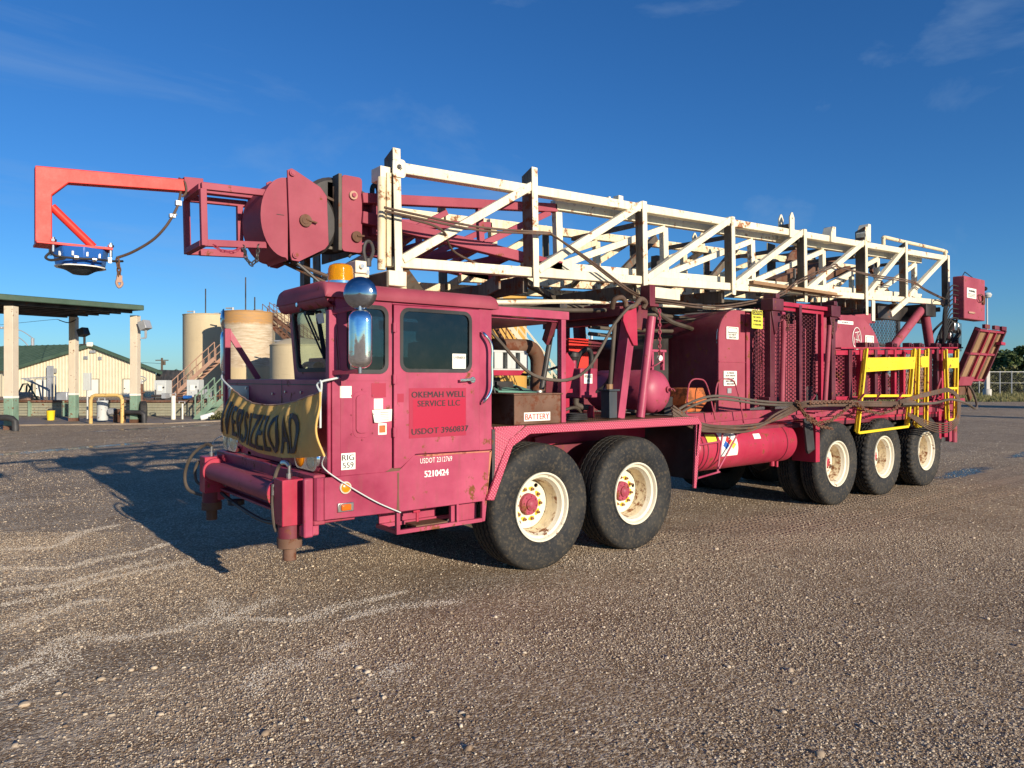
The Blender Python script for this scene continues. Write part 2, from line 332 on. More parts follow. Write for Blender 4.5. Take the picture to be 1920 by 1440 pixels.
# ------------------------------------------------------------------ geometry helpers
class MB:
    def __init__(s): s.v = []; s.f = []
    def add(s, vs, fs):
        o = len(s.v); s.v += [tuple(q) for q in vs]; s.f += [tuple(i + o for i in f) for f in fs]; return s
    def box(s, x0, x1, y0, y1, z0, z1):
        return s.add([(x0, y0, z0), (x1, y0, z0), (x1, y1, z0), (x0, y1, z0), (x0, y0, z1), (x1, y0, z1), (x1, y1, z1), (x0, y1, z1)],
                     [(0, 3, 2, 1), (4, 5, 6, 7), (0, 1, 5, 4), (1, 2, 6, 5), (2, 3, 7, 6), (3, 0, 4, 7)])
    def bar(s, p, q, wd, ht, up=(0, 0, 1)):
        p = Vector(p); q = Vector(q); d = (q - p).normalized(); u = Vector(up)
        if abs(d.dot(u)) > .98: u = Vector((1, 0, 0))
        a = d.cross(u).normalized() * wd / 2; b_ = a.cross(d).normalized() * ht / 2
        return s.add([p - a - b_, p + a - b_, p + a + b_, p - a + b_, q - a - b_, q + a - b_, q + a + b_, q - a + b_],
                     [(0, 3, 2, 1), (4, 5, 6, 7), (0, 1, 5, 4), (1, 2, 6, 5), (2, 3, 7, 6), (3, 0, 4, 7)])
    def tube(s, pts, r, n=8, closed=False, caps=True):
        pts = [Vector(p) for p in pts]; k = len(pts); rs = r if isinstance(r, (list, tuple)) else [r] * k
        t0 = (pts[1] - pts[0]).normalized(); u = t0.orthogonal().normalized(); o = len(s.v)
        for i, p in enumerate(pts):
            t = ((pts[(i + 1) % k] if (closed or i < k - 1) else p) - (pts[i - 1] if (closed or i > 0) else p)).normalized()
            u = (u - t * u.dot(t)); u = u.normalized() if u.length > 1e-6 else t.orthogonal().normalized(); w_ = t.cross(u)
            for j in range(n):
                a = 2 * math.pi * j / n; s.v.append(tuple(p + (u * math.cos(a) + w_ * math.sin(a)) * rs[i]))
        for i in range(k if closed else k - 1):
            for j in range(n):
                a, b_ = o + i * n + j, o + i * n + (j + 1) % n; i2 = (i + 1) % k
                s.f.append((a, b_, o + i2 * n + (j + 1) % n, o + i2 * n + j))
        if caps and not closed: s.f.append(tuple(o + j for j in reversed(range(n)))); s.f.append(tuple(o + (k - 1) * n + j for j in range(n)))
        return s
    def cyl(s, p, q, r, n=20, r2=None): return s.tube([p, q], [r, r if r2 is None else r2], n)
    def lathe(s, prof, c, axis='Y', n=32, a0=0., a1=2 * math.pi, wob=None):
        """prof: list of (axial, radius)"""
        full = abs(a1 - a0 - 2 * math.pi) < 1e-6; m_ = n if full else n + 1; o = len(s.v); k = len(prof)
        for i in range(m_):
            a = a0 + (a1 - a0) * i / n
            for j, (ax, r) in enumerate(prof):
                if wob: ax, r = wob(j, ax, r, a)
                x, z = r * math.cos(a), r * math.sin(a)
                s.v.append({'Y': (c[0] + x, c[1] + ax, c[2] + z), 'X': (c[0] + ax, c[1] + x, c[2] + z), 'Z': (c[0] + x, c[1] + z, c[2] + ax)}[axis])
        for i in range(n):
            i2 = (i + 1) % m_
            for j in range(k - 1): s.f.append((o + i * k + j, o + i * k + j + 1, o + i2 * k + j + 1, o + i2 * k + j))
        return s
    def plate(s, loops, plane, a, t):
        """a flat plate from 2D loops (outer, holes) between a and a+t across the plane's axis"""
        ax = {'Y': lambda u, v, d: (u, d, v), 'X': lambda u, v, d: (d, u, v), 'Z': lambda u, v, d: (u, v, d)}[plane]
        flatv = [q for lp in loops for q in lp]
        tris = geometry.tessellate_polygon([[Vector((u, v, 0)) for u, v in lp] for lp in loops]); o = len(s.v); n_ = len(flatv)
        s.v += [ax(u, v, a) for u, v in flatv] + [ax(u, v, a + t) for u, v in flatv]
        for t3 in tris: s.f.append(tuple(o + i for i in t3)); s.f.append(tuple(o + n_ + i for i in reversed(t3)))
        st = 0
        for lp in loops:
            m_ = len(lp)
            for i in range(m_): s.f.append((o + st + i, o + st + (i + 1) % m_, o + n_ + st + (i + 1) % m_, o + n_ + st + i))
            st += m_
        return s
def rrect(x0, x1, y0, y1, r, n=5):
    out = []
    for cx, cy, a in ((x1 - r, y1 - r, 0), (x0 + r, y1 - r, 90), (x0 + r, y0 + r, 180), (x1 - r, y0 + r, 270)):
        for i in range(n + 1): q = R(a + 90 * i / n); out.append((cx + r * math.cos(q), cy + r * math.sin(q)))
    return out
def rect(x0, x1, y0, y1): return [(x0, y0), (x1, y0), (x1, y1), (x0, y1)]
def wpos(o):
    v = Vector((0, 0, 0))
    while o is not None: v += o.location; o = o.parent
    return v
SPLIT = set('mirror_arm platform_side board_hook seat_foot guard_post crown_plate cover_side wheel_arch_liner rear_leg hanging_strap tank_bracket inner_diagonal rail_socket crown_web crown_crossmember inner_lateral mast_bracket guard_bracket pad_plate seat_lug cable_clamp valve_bank jack_housing jack_guide bay_gusset mast_support stand_frame stand_leg plate_flange pump_body crown_beam hinge_tab mud_bracket lateral_brace door_frame wall_vent gable_trim downpipe roof_rack hose_coupling fence_rail engine_bay_frame'.split())
def islands(mb):
    par = list(range(len(mb.v)))
    def fd_(i):
        while par[i] != i: par[i] = par[par[i]]; i = par[i]
        return i
    for f in mb.f:
        for i in f[1:]: par[fd_(i)] = fd_(f[0])
    g_ = {}
    for f in mb.f: g_.setdefault(fd_(f[0]), []).append(f)
    out = []
    for fs in g_.values():
        ids = sorted({i for f in fs for i in f}); mp_ = {i: k for k, i in enumerate(ids)}; m_ = MB(); m_.v = [mb.v[i] for i in ids]; m_.f = [tuple(mp_[i] for i in f) for f in fs]; out.append(m_)
    return out
def build(mb, name, mat, parent=None, **k):
    if name in SPLIT:
        ps = islands(mb)
        if len(ps) > 1: return [build1(m_, name, mat, parent, **k) for m_ in ps][0]
    return build1(mb, name, mat, parent, **k)
def build1(mb, name, mat, parent=None, bev=0., smooth=35, kind=None, label=None, origin=None):
    me = bpy.data.meshes.new(name); vs = mb.v
    if origin is None:
        a = np.array(vs); c = (a.min(0) + a.max(0)) / 2; c = Vector(c.tolist())
        if parent is None: c.z = float(a[:, 2].min())
    else: c = Vector(origin)
    me.from_pydata([(x - c.x, y - c.y, z - c.z) for x, y, z in vs], [], mb.f); me.update()
    bm = bmesh.new(); bm.from_mesh(me); bmesh.ops.recalc_face_normals(bm, faces=bm.faces); bm.to_mesh(me); bm.free()
    if smooth:
        me.shade_smooth(); me.set_sharp_from_angle(angle=R(smooth))
    me.materials.append(M[mat] if isinstance(mat, str) else mat)
    o = bpy.data.objects.new(name, me); C.objects.link(o)
    if parent is not None: o.parent = parent; o.location = c - wpos(parent)
    else: o.location = c
    if bev:
        b_ = o.modifiers.new('edge', 'BEVEL'); b_.width = bev; b_.segments = 2; b_.limit_method = 'ANGLE'; b_.angle_limit = R(40)
    if kind: o['kind'] = kind
    if label: o['label'] = label
    return o
def thing(name, label, cat, loc=(0, 0, 0), group=None):
    o = bpy.data.objects.new(name, None); C.objects.link(o); o.location = loc; o.empty_display_size = .2
    o['label'] = label; o['category'] = cat
    if group: o['group'] = group
    return o
def tag(o, label, cat, group=None):
    o['label'] = label; o['category'] = cat
    if group: o['group'] = group
    return o
def copy_tree(o, parent=None):
    c = o.copy(); C.objects.link(c); c.parent = parent
    for ch in o.children: copy_tree(ch, c)
    return c
def dup_part(o, parent, loc):
    c = copy_tree(o, parent); c.location = Vector(loc) - wpos(parent); return c
def spline(pts, n=8):
    pts = [Vector(p) for p in pts]; out = []
    for i in range(len(pts) - 1):
        p0 = pts[max(0, i - 1)]; p1 = pts[i]; p2 = pts[i + 1]; p3 = pts[min(len(pts) - 1, i + 2)]
        for k in range(n):
            t = k / n; out.append(.5 * ((2 * p1) + (p2 - p0) * t + (2 * p0 - 5 * p1 + 4 * p2 - p3) * t * t + (3 * p1 - p0 - 3 * p2 + p3) * t ** 3))
    out.append(pts[-1]); return out
_tc = {}
def text_geo(txt, bold=.0, spacing=1.):
    key = (txt, bold, spacing)
    if key not in _tc:
        cu = bpy.data.curves.new('t', 'FONT'); cu.body = txt; cu.offset = bold; cu.resolution_u = 3; cu.space_character = spacing; cu.align_x = 'CENTER'; cu.space_line = .95
        o = bpy.data.objects.new('t', cu); C.objects.link(o); dg = bpy.context.evaluated_depsgraph_get(); dg.update()
        me = bpy.data.meshes.new_from_object(o.evaluated_get(dg))
        vs = [tuple(v.co) for v in me.vertices]; fs = [tuple(p.vertices) for p in me.polygons]
        bpy.data.objects.remove(o); bpy.data.curves.remove(cu); bpy.data.meshes.remove(me)
        xs = [v[0] for v in vs]; ys = [v[1] for v in vs]; _tc[key] = (vs, fs, min(xs), max(xs), min(ys), max(ys))
    return _tc[key]
def lettering(txt, rectangle, plane, d, mat, parent, bold=.0, name='lettering', spacing=1., skew=0.):
    """letters as a thin film filling (u0,u1,v0,v1) on the plane at depth d; plane 'Y' faces -Y, 'X' faces -X"""
    vs, fs, a0, a1, b0, b1 = text_geo(txt, 0., spacing); u0, u1, v0, v1 = rectangle; mb = MB(); b_w = bold * (v1 - v0) * .9; d0 = d; fs_all = []
    out = []
    for q_ in range(3):
      fs_all += [tuple(i + q_ * len(vs) for i in f) for f in fs]; d = d0 - .0004 * q_
      for x, y, z in vs:
        u = u0 + (x - a0) / (a1 - a0) * (u1 - u0) + (q_ - 1) * b_w; v = v0 + (y - b0) / (b1 - b0) * (v1 - v0) + skew * (u - u0)
        out.append((u, d, v) if plane == 'Y' else (d, u, v))
    mb.add(out, fs_all); return build(mb, name, mat, parent, smooth=0)
def yd(r, f, z=0.):
    """yard frame: r metres to the right of the view's heading, f metres along it"""
    h = R(HDG); return (f * math.cos(h) + r * math.sin(h), f * math.sin(h) - r * math.cos(h), z)
# ------------------------------------------------------------------ ground and yard
g = MB(); S_ = 900
g.add([(-S_, -S_, 0), (S_, -S_, 0), (S_, S_, 0), (-S_, S_, 0)], [(0, 1, 2, 3)])
gd = build(g, 'ground', 'ground', smooth=0); gd['kind'] = 'structure'

# ------------------------------------------------------------------ the well service rig
rig = thing('well_service_rig', 'raspberry pink five axle well service rig carrying a lowered white lattice mast', 'drilling rig', (7.5, 6.05, 0))
NY, FY = 4.82, 7.28
# ---- wheels
def tyre_mb(wd, lug):
    r = .565; prof = []; h = wd / 2
    prof += [(-h + .045, .305), (-h + .02, .33), (-h + .004, .38), (-h, .43), (-h + .006, .49), (-h + .016, .53), (-h + .03, .552), (-h + .05, r - .004)]
    g0, g1 = -h + .05, h - .05; k = 4 if not lug else 3
    for i in range(k):
        gx = g0 + (g1 - g0) * (i + 1) / (k + 1) ; q = .006 if not lug else .009
        prof += [(gx - q - .004, r + .002), (gx - q + .001, r - .014), (gx + q - .001, r - .014), (gx + q + .004, r + .002)]
    prof += [(h - .05, r - .004), (h - .03, .552), (h - .016, .53), (h - .006, .49), (h, .43), (h - .004, .38), (h - .02, .33), (h - .045, .305)]
    n0 = 8; n1 = len(prof) - 8
    def wob(j, ax, rr, a):
        if n0 <= j < n1: ax += .006 * math.sin(a * 58) if not lug else .009 * math.sin(a * 42)
        if lug and (j in (5, 6, 7, n1, n1 + 1, n1 + 2)):
            rr += .006 - (.016 if math.sin(a * 42 + (0 if j < 10 else 1.5)) > .15 else 0.)
        if not lug and j in (5, 6, n1 + 1, n1 + 2): rr -= .003 * (math.sin(a * 90) > 0)
        return ax, rr
    return MB().lathe(prof, (0, 0, 0), 'Y', 300, wob=wob)
def make_wheel(loc, front, lug, mirror=False, wd=.36, depth=.19):
    o = bpy.data.objects.new('wheel', None); C.objects.link(o); o.parent = rig; o.location = Vector(loc) - rig.location; o.empty_display_size = .1
    c = loc; ty = build(tyre_mb(wd, lug), 'tyre', 'tyre', o, smooth=50, origin=(0, 0, 0)); ty.location = (0, 0, 0)
    s = -1; y0 = -wd / 2
    rp = [(y0 + .030, .312), (y0 + .016, .310), (y0 + .016, .296), (y0 + .03, .288), (y0 + .045, .284), (y0 + .055, .262), (y0 + .085, .252), (y0 + .10, .245)]
    def loc_build(mb, nm, mt, **k):
        q = build(mb, nm, mt, o, origin=(0, 0, 0), **k); q.location = (0, 0, 0); return q
    loc_build(MB().lathe(rp, (0, 0, 0), 'Y', 64), 'rim', 'white', smooth=25)
    yd_ = y0 + depth
    loc_build(MB().lathe([(y0 + .10, .245), (y0 + .13, .238), (y0 + depth + .03, .226)], (0, 0, 0), 'Y', 48), 'rim_barrel', 'creamrust', smooth=25)
    # disc with hand holes
    nh = 2 if front else 5; holes = []
    for i in range(nh):
        a = 2 * math.pi * i / nh + (4.35 if front else .9); ch, rh = .19, (.020 if front else .030)
        holes.append([(ch * math.cos(a) + rh * 1.2 * math.cos(t), ch * math.sin(a) + rh * math.sin(t)) for t in [2 * math.pi * j / 12 for j in range(12)]])
    outer = [(.222 * math.cos(t), .222 * math.sin(t)) for t in [2 * math.pi * j / 48 for j in range(48)]]
    loc_build(MB().plate([outer] + holes, 'Y', yd_, .012), 'wheel_disc', 'white', smooth=20)
    loc_build(MB().lathe([(.0, .215), (.03, .215), (.09, .21), (.12, .20)], (0, yd_ + .02, 0), 'Y', 48), 'brake_drum', 'rust')
    nr = .142; nn = 10
    if front:
        mk = MB(); 
        for i in range(nn):
            a = 2 * math.pi * (i + .3) / nn
            for da in (-.15, 0, .15):
                mk.cyl((nr * math.cos(a + da), yd_ - .006, nr * math.sin(a + da)), (nr * math.cos(a + da), yd_ + .001, nr * math.sin(a + da)), .022 if da == 0 else .013, 8)
        loc_build(mk, 'nut_marker', 'wheelyellow', smooth=30, kind='stuff')
        nb = MB()
        for i in range(nn):
            a = 2 * math.pi * (i + .3) / nn; p_ = (nr * math.cos(a), nr * math.sin(a))
            nb.cyl((p_[0], yd_ - .030, p_[1]), (p_[0], yd_ - .004, p_[1]), .015, 6); nb.cyl((p_[0], yd_ - .042, p_[1]), (p_[0], yd_ - .030, p_[1]), .008, 8)
        loc_build(nb, 'wheel_nut', 'nut', smooth=30, kind='stuff')
        hp = [(-.085, .0), (-.083, .02), (-.076, .036), (-.064, .047), (-.063, .052), (-.046, .055), (-.044, .058), (-.043, .088), (-.036, .097), (.0, .1)]
        hp = [(a + yd_, r) for a, r in hp]
        hbm = MB().lathe(hp, (0, 0, 0), 'Y', 36)
        for i in range(8): a = 2 * math.pi * i / 8; hbm.cyl((.074 * math.cos(a), yd_ - .052, .074 * math.sin(a)), (.074 * math.cos(a), yd_ - .04, .074 * math.sin(a)), .008, 6)
        hb = loc_build(hbm, 'hub', 'pinkdirty', smooth=30)
    else:
        hb = MB().lathe([(yd_ - .06, .0), (yd_ - .06, .055), (yd_ - .055, .06), (yd_ - .03, .062), (yd_ - .028, .085), (yd_ - .02, .088), (yd_, .1)], (0, 0, 0), 'Y', 30)
        for i in range(10):
            a = 2 * math.pi * i / 10; hb.cyl((.075 * math.cos(a), yd_ - .05, .075 * math.sin(a)), (.075 * math.cos(a), yd_ - .02, .075 * math.sin(a)), .010, 6)
        loc_build(hb, 'hub', 'red', smooth=30)
    return o
WX = (4.21, 5.45, 9.50, 10.87, 12.33); WZ = .556
w1 = make_wheel((WX[0], NY + .05 + .18, WZ), True, False, wd=.40, depth=.235)
w1['label'] = 'front left steering wheel with red hub and yellow nut markers'
w2 = copy_tree(w1, rig); w2.location = Vector((WX[1], NY + .23, WZ)) - rig.location; w2['label'] = 'second steering wheel with red hub and yellow nut markers'
for x in WX[:2]:
    q = copy_tree(w1, rig); q.location = Vector((x, FY - .23, WZ)) - rig.location; q.rotation_euler.z = math.pi; q['label'] = 'far side steering wheel'
w1.rotation_euler.y = .2; w2.rotation_euler.y = 1.0
w3 = make_wheel((WX[2], NY + .05 + .14, WZ), False, False, wd=.28, depth=.215); w3['label'] = 'leading rear wheel with a ribbed tyre and an open hand hole'
w4 = make_wheel((WX[3], NY + .05 + .14, WZ), False, True, wd=.28, depth=.215); w4['label'] = 'middle rear wheel with a lugged tyre and red hub'
w5 = copy_tree(w4, rig); w5.location = Vector((WX[4], NY + .19, WZ)) - rig.location; w5.rotation_euler.y = .7; w5['label'] = 'last rear wheel with a lugged tyre and red hub'
for src, x in ((w3, WX[2]), (w4, WX[3]), (w4, WX[4])):
    for y, rot in ((NY + .53, 0), (FY - .53, math.pi), (FY - .19, math.pi)):
        q = copy_tree(src, rig); q.location = Vector((x, y, WZ)) - rig.location; q.rotation_euler.z = rot
        q['label'] = 'inner twin of a rear wheel' if y < 7 and y > 5 else 'far side rear wheel'
# ---- chassis
ch = MB()
for y in (5.55, 6.45): ch.box(2.15, 14.0, y, y + .09, .72, 1.06)
for x in (2.4, 3.3, 4.85, 6.6, 8.2, 10.2, 11.6, 13.2): ch.box(x, x + .1, 5.64, 6.45, .78, 1.0)
ch.box(6.5, 14.0, 5.0, 7.1, 1.07, 1.13)
build(ch, 'chassis_frame', 'deepred', rig, bev=.006)
for x in WX:
    build(MB().cyl((x, 5.2, WZ), (x, 6.9, WZ), .09, 16).lathe([(-.16, .02), (-.12, .16), (0, .22), (.12, .16), (.16, .02)], (x, 6.05, WZ), 'Y', 20), 'axle', 'darksteel', rig)
# ---- front body: nose, bumper, jacks
b = MB().plate([[(4.83, 1.02), (7.16, 1.02), (7.16, 1.70), (5.70, 1.70), (4.83, 1.70)]], 'X', 2.15, .03)
b.box(2.18, 3.6, 7.13, 7.16, 1.02, 1.70); b.box(2.18, 3.62, 5.72, 7.13, 1.665, 1.70)
nose = build(b, 'nose_panel', 'pink', rig, bev=.008)
build(MB().box(2.148, 2.153, 5.705, 5.715, 1.05, 1.69).box(2.146, 2.153, 5.0, 7.1, 1.655, 1.662), 'panel_seam', 'darksteel', nose)
vb = MB()
for y, z in ((5.62, 1.6), (5.3, 1.6), (5.42, 1.52), (5.0, 1.35), (4.92, 1.2), (5.9, 1.58), (6.3, 1.4)): vb.cyl((2.138, y, z), (2.15, y, z), .010, 8)
build(vb, 'panel_bolt', 'brightsteel', nose, kind='stuff')
pl = build(MB().plate([rrect(6.50, 7.04, 1.43, 1.64, .02)], 'X', 2.135, .012), 'number_plate', 'greymetal', nose)
build(MB().cyl((2.125, 6.52, 1.62), (2.136, 6.52, 1.62), .012, 8).cyl((2.125, 6.52, 1.45), (2.136, 6.52, 1.45), .012, 8).cyl((2.125, 7.02, 1.62), (2.136, 7.02, 1.62), .012, 8), 'plate_bolt', 'brightsteel', pl)
lettering('TEXAS', (6.86, 6.66, 1.50, 1.56), 'X', 2.1335, 'ink', pl, .01)
for y in (4.90, 6.68):
    hl = build(MB().plate([rrect(y, y + .42, 1.03, 1.20, .07)], 'X', 2.10, .05), 'headlight', 'chrome', rig, bev=.01)
    for k in (0, 1):
        cy = y + .11 + .2 * k; build(MB().lathe([(-.025, .0), (-.02, .04), (-.008, .066), (0, .072), (.01, .075)], (2.098, cy, 1.115), 'X', 20), 'lens', 'glass' if y > 6 else 'amber' if k else 'glass', hl)
# hood top box behind the nose
hb = MB().box(2.75, 3.58, 5.72, 6.62, 1.70, 1.90); build(hb, 'engine_cover', 'mauve', rig, bev=.012)
build(MB().tube(spline([(2.5, 5.85, 1.72), (2.5, 5.85, 1.82), (2.48, 6.0, 1.83), (2.48, 6.1, 1.80)], 4), .022, 8).cyl((2.5, 5.80, 1.80), (2.5, 5.92, 1.80), .05, 10), 'deck_valve', 'darksteel', rig)
# bumper
bp = MB().box(2.06, 2.15, 4.86, 7.16, .66, 1.02).box(2.15, 2.4, 4.9, 7.1, .66, .70)
build(bp, 'front_bumper', 'pinkdirty', rig, bev=.01)
sidep = MB().plate([[(2.12, .70), (2.12, 1.0), (2.72, 1.004), (2.85, 1.115), (3.60, 1.105), (3.53, .52), (3.50, .52), (3.505, .69), (2.70, .69)]], 'Y', NY - .005, .03)
sp = build(sidep, 'side_skirt', 'pink', rig, bev=.006)
build(MB().tube(spline([(2.1, 4.86, 1.0), (2.1, 4.86, .70)], 2), .04, 10), 'bumper_corner', 'pink', sp)
build(MB().plate([[(2.698, .70), (2.722, .70), (2.716, .85), (2.72, .99), (2.703, .99), (2.706, .86)]], 'Y', 4.8125, .002), 'weld_seam', 'rust', sp, smooth=0)
build(MB().plate([[(3.575, 1.10), (3.598, 1.10), (3.545, .70), (3.535, .70), (3.56, .9)]], 'Y', 4.8125, .002), 'rust_edge', 'rustpink', sp, smooth=0)
build(MB().plate([[(2.86, 1.112), (3.59, 1.104), (3.59, 1.092), (3.3, 1.098), (3.0, 1.095)]], 'Y', 4.8125, .002), 'rust_edge', 'rustpink', sp, smooth=0)
lettering('USDOT 2312769', (2.905, 3.20, 1.045, 1.085), 'Y', NY - .0075, 'inkwhite', sp, .0, spacing=1.08)
lettering('5210424', (2.945, 3.165, .935, .985), 'Y', NY - .0075, 'inkwhite', sp, .06, spacing=1.02)
mk = build(MB().lathe([(0, .0), (0, .034)], (2.277, 4.796, .918), 'Y', 20).lathe([(-.008, .0), (-.006, .02), (0, .033)], (2.277, 4.8, .918), 'Y', 20), 'side_marker', 'amber', sp)
build(MB().lathe([(.014, .046), (.0, .044), (-.004, .038), (.0, .034)], (2.277, 4.8, .918), 'Y', 24), 'bezel', 'white', sp)
build(MB().box(2.215, 2.34, 4.80, 4.815, .745, .81), 'marker_bracket', 'brightsteel', sp, bev=.004)
build(MB().box(2.24, 2.315, 4.785, 4.802, .755, .80), 'side_marker', 'redlens', sp, bev=.008)
# step frame under the cab
stp = MB(); stp.box(2.70, 2.73, 4.815, 4.845, .52, .70); stp.box(2.73, 3.50, 4.815, 4.845, .52, .55); stp.box(2.70, 2.73, 4.845, 5.15, .52, .55); stp.box(3.25, 3.27, 4.82, 4.85, .55, .69)
stp.box(2.73, 3.5, 5.12, 5.15, .52, .55); stp.box(3.26, 3.52, 4.93, 4.95, .52, .70); stp.box(2.73, 3.26, 5.15, 5.17, .52, .80)
build(stp, 'step_frame', 'pink', rig)
build(MB().box(2.95, 3.25, 4.95, 5.12, .52, .535), 'step_tread', 'rust', rig)
build(MB().cyl((2.93, 4.9, .69), (2.93, 4.9, .58), .012, 8).cyl((2.89, 4.9, .66), (2.95, 4.9, .66), .012, 8), 'drain_valve', 'red', rig)
# drop horns and front levelling jacks
for y in (4.86, 6.90):
    hz = MB().box(1.99, 2.06, y, y + .04, .58, 1.0).box(1.99, 2.12, y + .04, y + .10, .58, .66); build(hz, 'jack_horn', 'pink' if y < 5 else 'pinkdirty', rig, bev=.012)
def jack(x, y, hose_side, front=True):
    o = bpy.data.objects.new('front_jack', None); C.objects.link(o); o.parent = rig; o.location = Vector((x, y, .4)) - rig.location
    build(MB().box(x - .085, x + .075, y - .085, y + .085, .655, .985), 'jack_housing', 'red', o, bev=.006)
    build(MB().box(x + .075, x + .10, y - .10, y + .10, .68, .97).box(x + .10, x + .115, y - .11, y - .09, .67, .97), 'jack_flange', 'red', o, bev=.003)
    nb = MB()
    for z in (.72, .82, .92): nb.cyl((x + .085, y - .125, z), (x + .085, y - .085, z), .013, 6)
    build(nb, 'flange_bolt', 'brightsteel', o)
    build(MB().cyl((x, y, .54), (x, y, .655), .082, 28), 'jack_barrel', 'deepred', o)
    build(MB().lathe([(0, .0), (0, .088), (.07, .088), (.07, .0)], (x, y, .49), 'Z', 28), 'jack_collar', 'rust', o)
    build(MB().cyl((x, y, .395), (x, y, .49), .048, 24), 'jack_ram', 'rust', o, bev=.004)
    build(MB().cyl((x, y, .985), (x, y, 1.02), .022, 8).cyl((x, y, 1.02), (x, y, 1.075), .012, 8), 'jack_fitting', 'brightsteel', o)
    return o
j1 = jack(1.965, 5.07, 1); j1['label'] = 'front levelling jack nearer the camera, chipped red'
j2 = jack(1.965, 6.98, 1); j2['label'] = 'front levelling jack on the far corner'
hs1 = MB(); hs1.tube(spline([(1.965, 5.07, 1.075), (1.95, 5.12, 1.095), (1.93, 5.2, 1.05), (1.90, 5.22, .9), (1.89, 5.18, .72), (1.9, 5.16, .62)], 6), .014, 8)
hs1.tube(spline([(1.9, 5.13, .93), (1.885, 5.16, .90), (1.88, 5.17, .8), (1.88, 5.14, .66), (1.89, 5.12, .60)], 6), .015, 8); build(hs1, 'jack_hose', 'hose', j1)
build(MB().cyl((1.885, 5.16, .94), (1.883, 5.165, .86), .017, 8).tube(spline([(1.965, 5.07, 1.07), (1.955, 5.1, 1.093), (1.94, 5.15, 1.09)], 3), .017, 8), 'hose_end', 'brightsteel', j1)
hs2 = MB(); hs2.tube(spline([(1.965, 6.98, 1.075), (1.93, 7.05, 1.09), (1.84, 7.18, .98), (1.80, 7.26, .80), (1.82, 7.22, .66), (1.90, 7.05, .62), (1.94, 6.94, .63)], 6), .015, 8)
hs2.tube(spline([(1.88, 7.1, .93), (1.86, 7.14, .85), (1.87, 7.12, .74), (1.93, 7.02, .70)], 6), .014, 8); build(hs2, 'jack_hose', 'hose', j2)
fr = MB().cyl((1.94, 5.20, .86), (1.94, 6.86, .86), .078, 32); ro = build(fr, 'front_roller', 'mauve', rig)
for y in (5.19, 6.83):
    build(MB().lathe([(0, .0), (0, .115), (.03, .115), (.03, .0)], (1.96, y, .86), 'Y', 32), 'roller_flange', 'red', rig, bev=.004)
build(MB().plate([[(5.22, 1.94), (6.84, 1.94), (6.84, 2.06), (5.22, 2.06)]], 'Z', 0, .001) if False else MB().box(1.96, 2.06, 5.22, 6.84, .915, .935).box(2.0, 2.06, 5.22, 6.84, .68, .70), 'roller_apron', 'mauve', rig, bev=.005)
build(MB().tube(spline([(2.0, 6.8, .66), (1.98, 6.3, .62), (1.99, 5.7, .58), (2.0, 5.3, .62)], 6), .016, 8).lathe([(0, .0), (0, .07), (.04, .07), (.04, 0)], (2.02, 6.45, .60), 'Z', 14), 'bumper_hose', 'black', rig)

# ---- cab
CX0, CX1, CY1 = 2.20, 3.60, 5.70
shell = MB()
def fx(z): return 2.25 - (z - 1.72) * .10 if z > 1.72 else 2.25      # windshield leans out over the nose
side_out = [(2.18, 1.0), (2.60, 1.0), (2.664, 1.02), (2.664, 2.30), (2.20, 2.30), (2.25, 1.715), (2.18, 1.70)]
shell.plate([side_out, rrect(2.31, 2.615, 1.755, 2.235, .06)], 'Y', NY, .03)
shell.plate([[(3.472, 1.11), (3.60, 1.11), (3.60, 2.31), (2.664, 2.30), (2.664, 2.265), (3.472, 2.275)]], 'Y', NY, .03)
shell.plate([[(2.25, 1.70), (3.60, 1.70), (3.60, 2.31), (2.20, 2.30)], rrect(2.29, 3.42, 1.74, 2.25, .05)], 'Y', CY1 - .03, .03)
shell.plate([[(4.85, 1.11), (5.67, 1.11), (5.67, 2.30), (4.85, 2.30)], rrect(4.98, 5.55, 1.78, 2.2, .06)], 'X', 3.57, .03)
shell.box(2.2, 3.57, 4.85, 5.67, 1.08, 1.11)
cab = build(shell, 'cab', 'pink', rig, bev=.005)
# front wall below the screen and the leaning screen frame
fw = MB(); o_ = rect(4.85, 5.67, 1.70, 2.30); i_ = rrect(4.93, 5.60, 1.76, 2.245, .05)
tmp = MB().plate([o_, i_], 'X', 0, .03); tmp.v = [(x + fx(z), y, z) for x, y, z in tmp.v]; build(tmp, 'windshield_frame', 'pink', cab)
ru = MB().plate([rrect(4.925, 5.605, 1.755, 2.25, .055), rrect(4.955, 5.575, 1.785, 2.22, .04)], 'X', -.012, .014); ru.v = [(x + fx(z), y, z) for x, y, z in ru.v]; build(ru, 'window_seal', 'black', cab)
gl = MB().plate([rrect(4.93, 5.60, 1.76, 2.245, .05)], 'X', .004, .004); gl.v = [(x + fx(z), y, z) for x, y, z in gl.v]; build(gl, 'windshield', 'glass', cab, smooth=0)
build(MB().plate([rrect(2.295, 2.63, 1.74, 2.25, .07), rrect(2.325, 2.60, 1.77, 2.22, .05)], 'Y', NY - .008, .014), 'window_seal', 'black', cab)
build(MB().plate([rrect(2.31, 2.615, 1.755, 2.235, .06)], 'Y', NY + .006, .004), 'side_window', 'glassdark', cab, smooth=0)
build(MB().plate([rrect(2.29, 3.42, 1.74, 2.25, .05)], 'Y', CY1 - .018, .004), 'far_window', 'glassfar', cab, smooth=0)
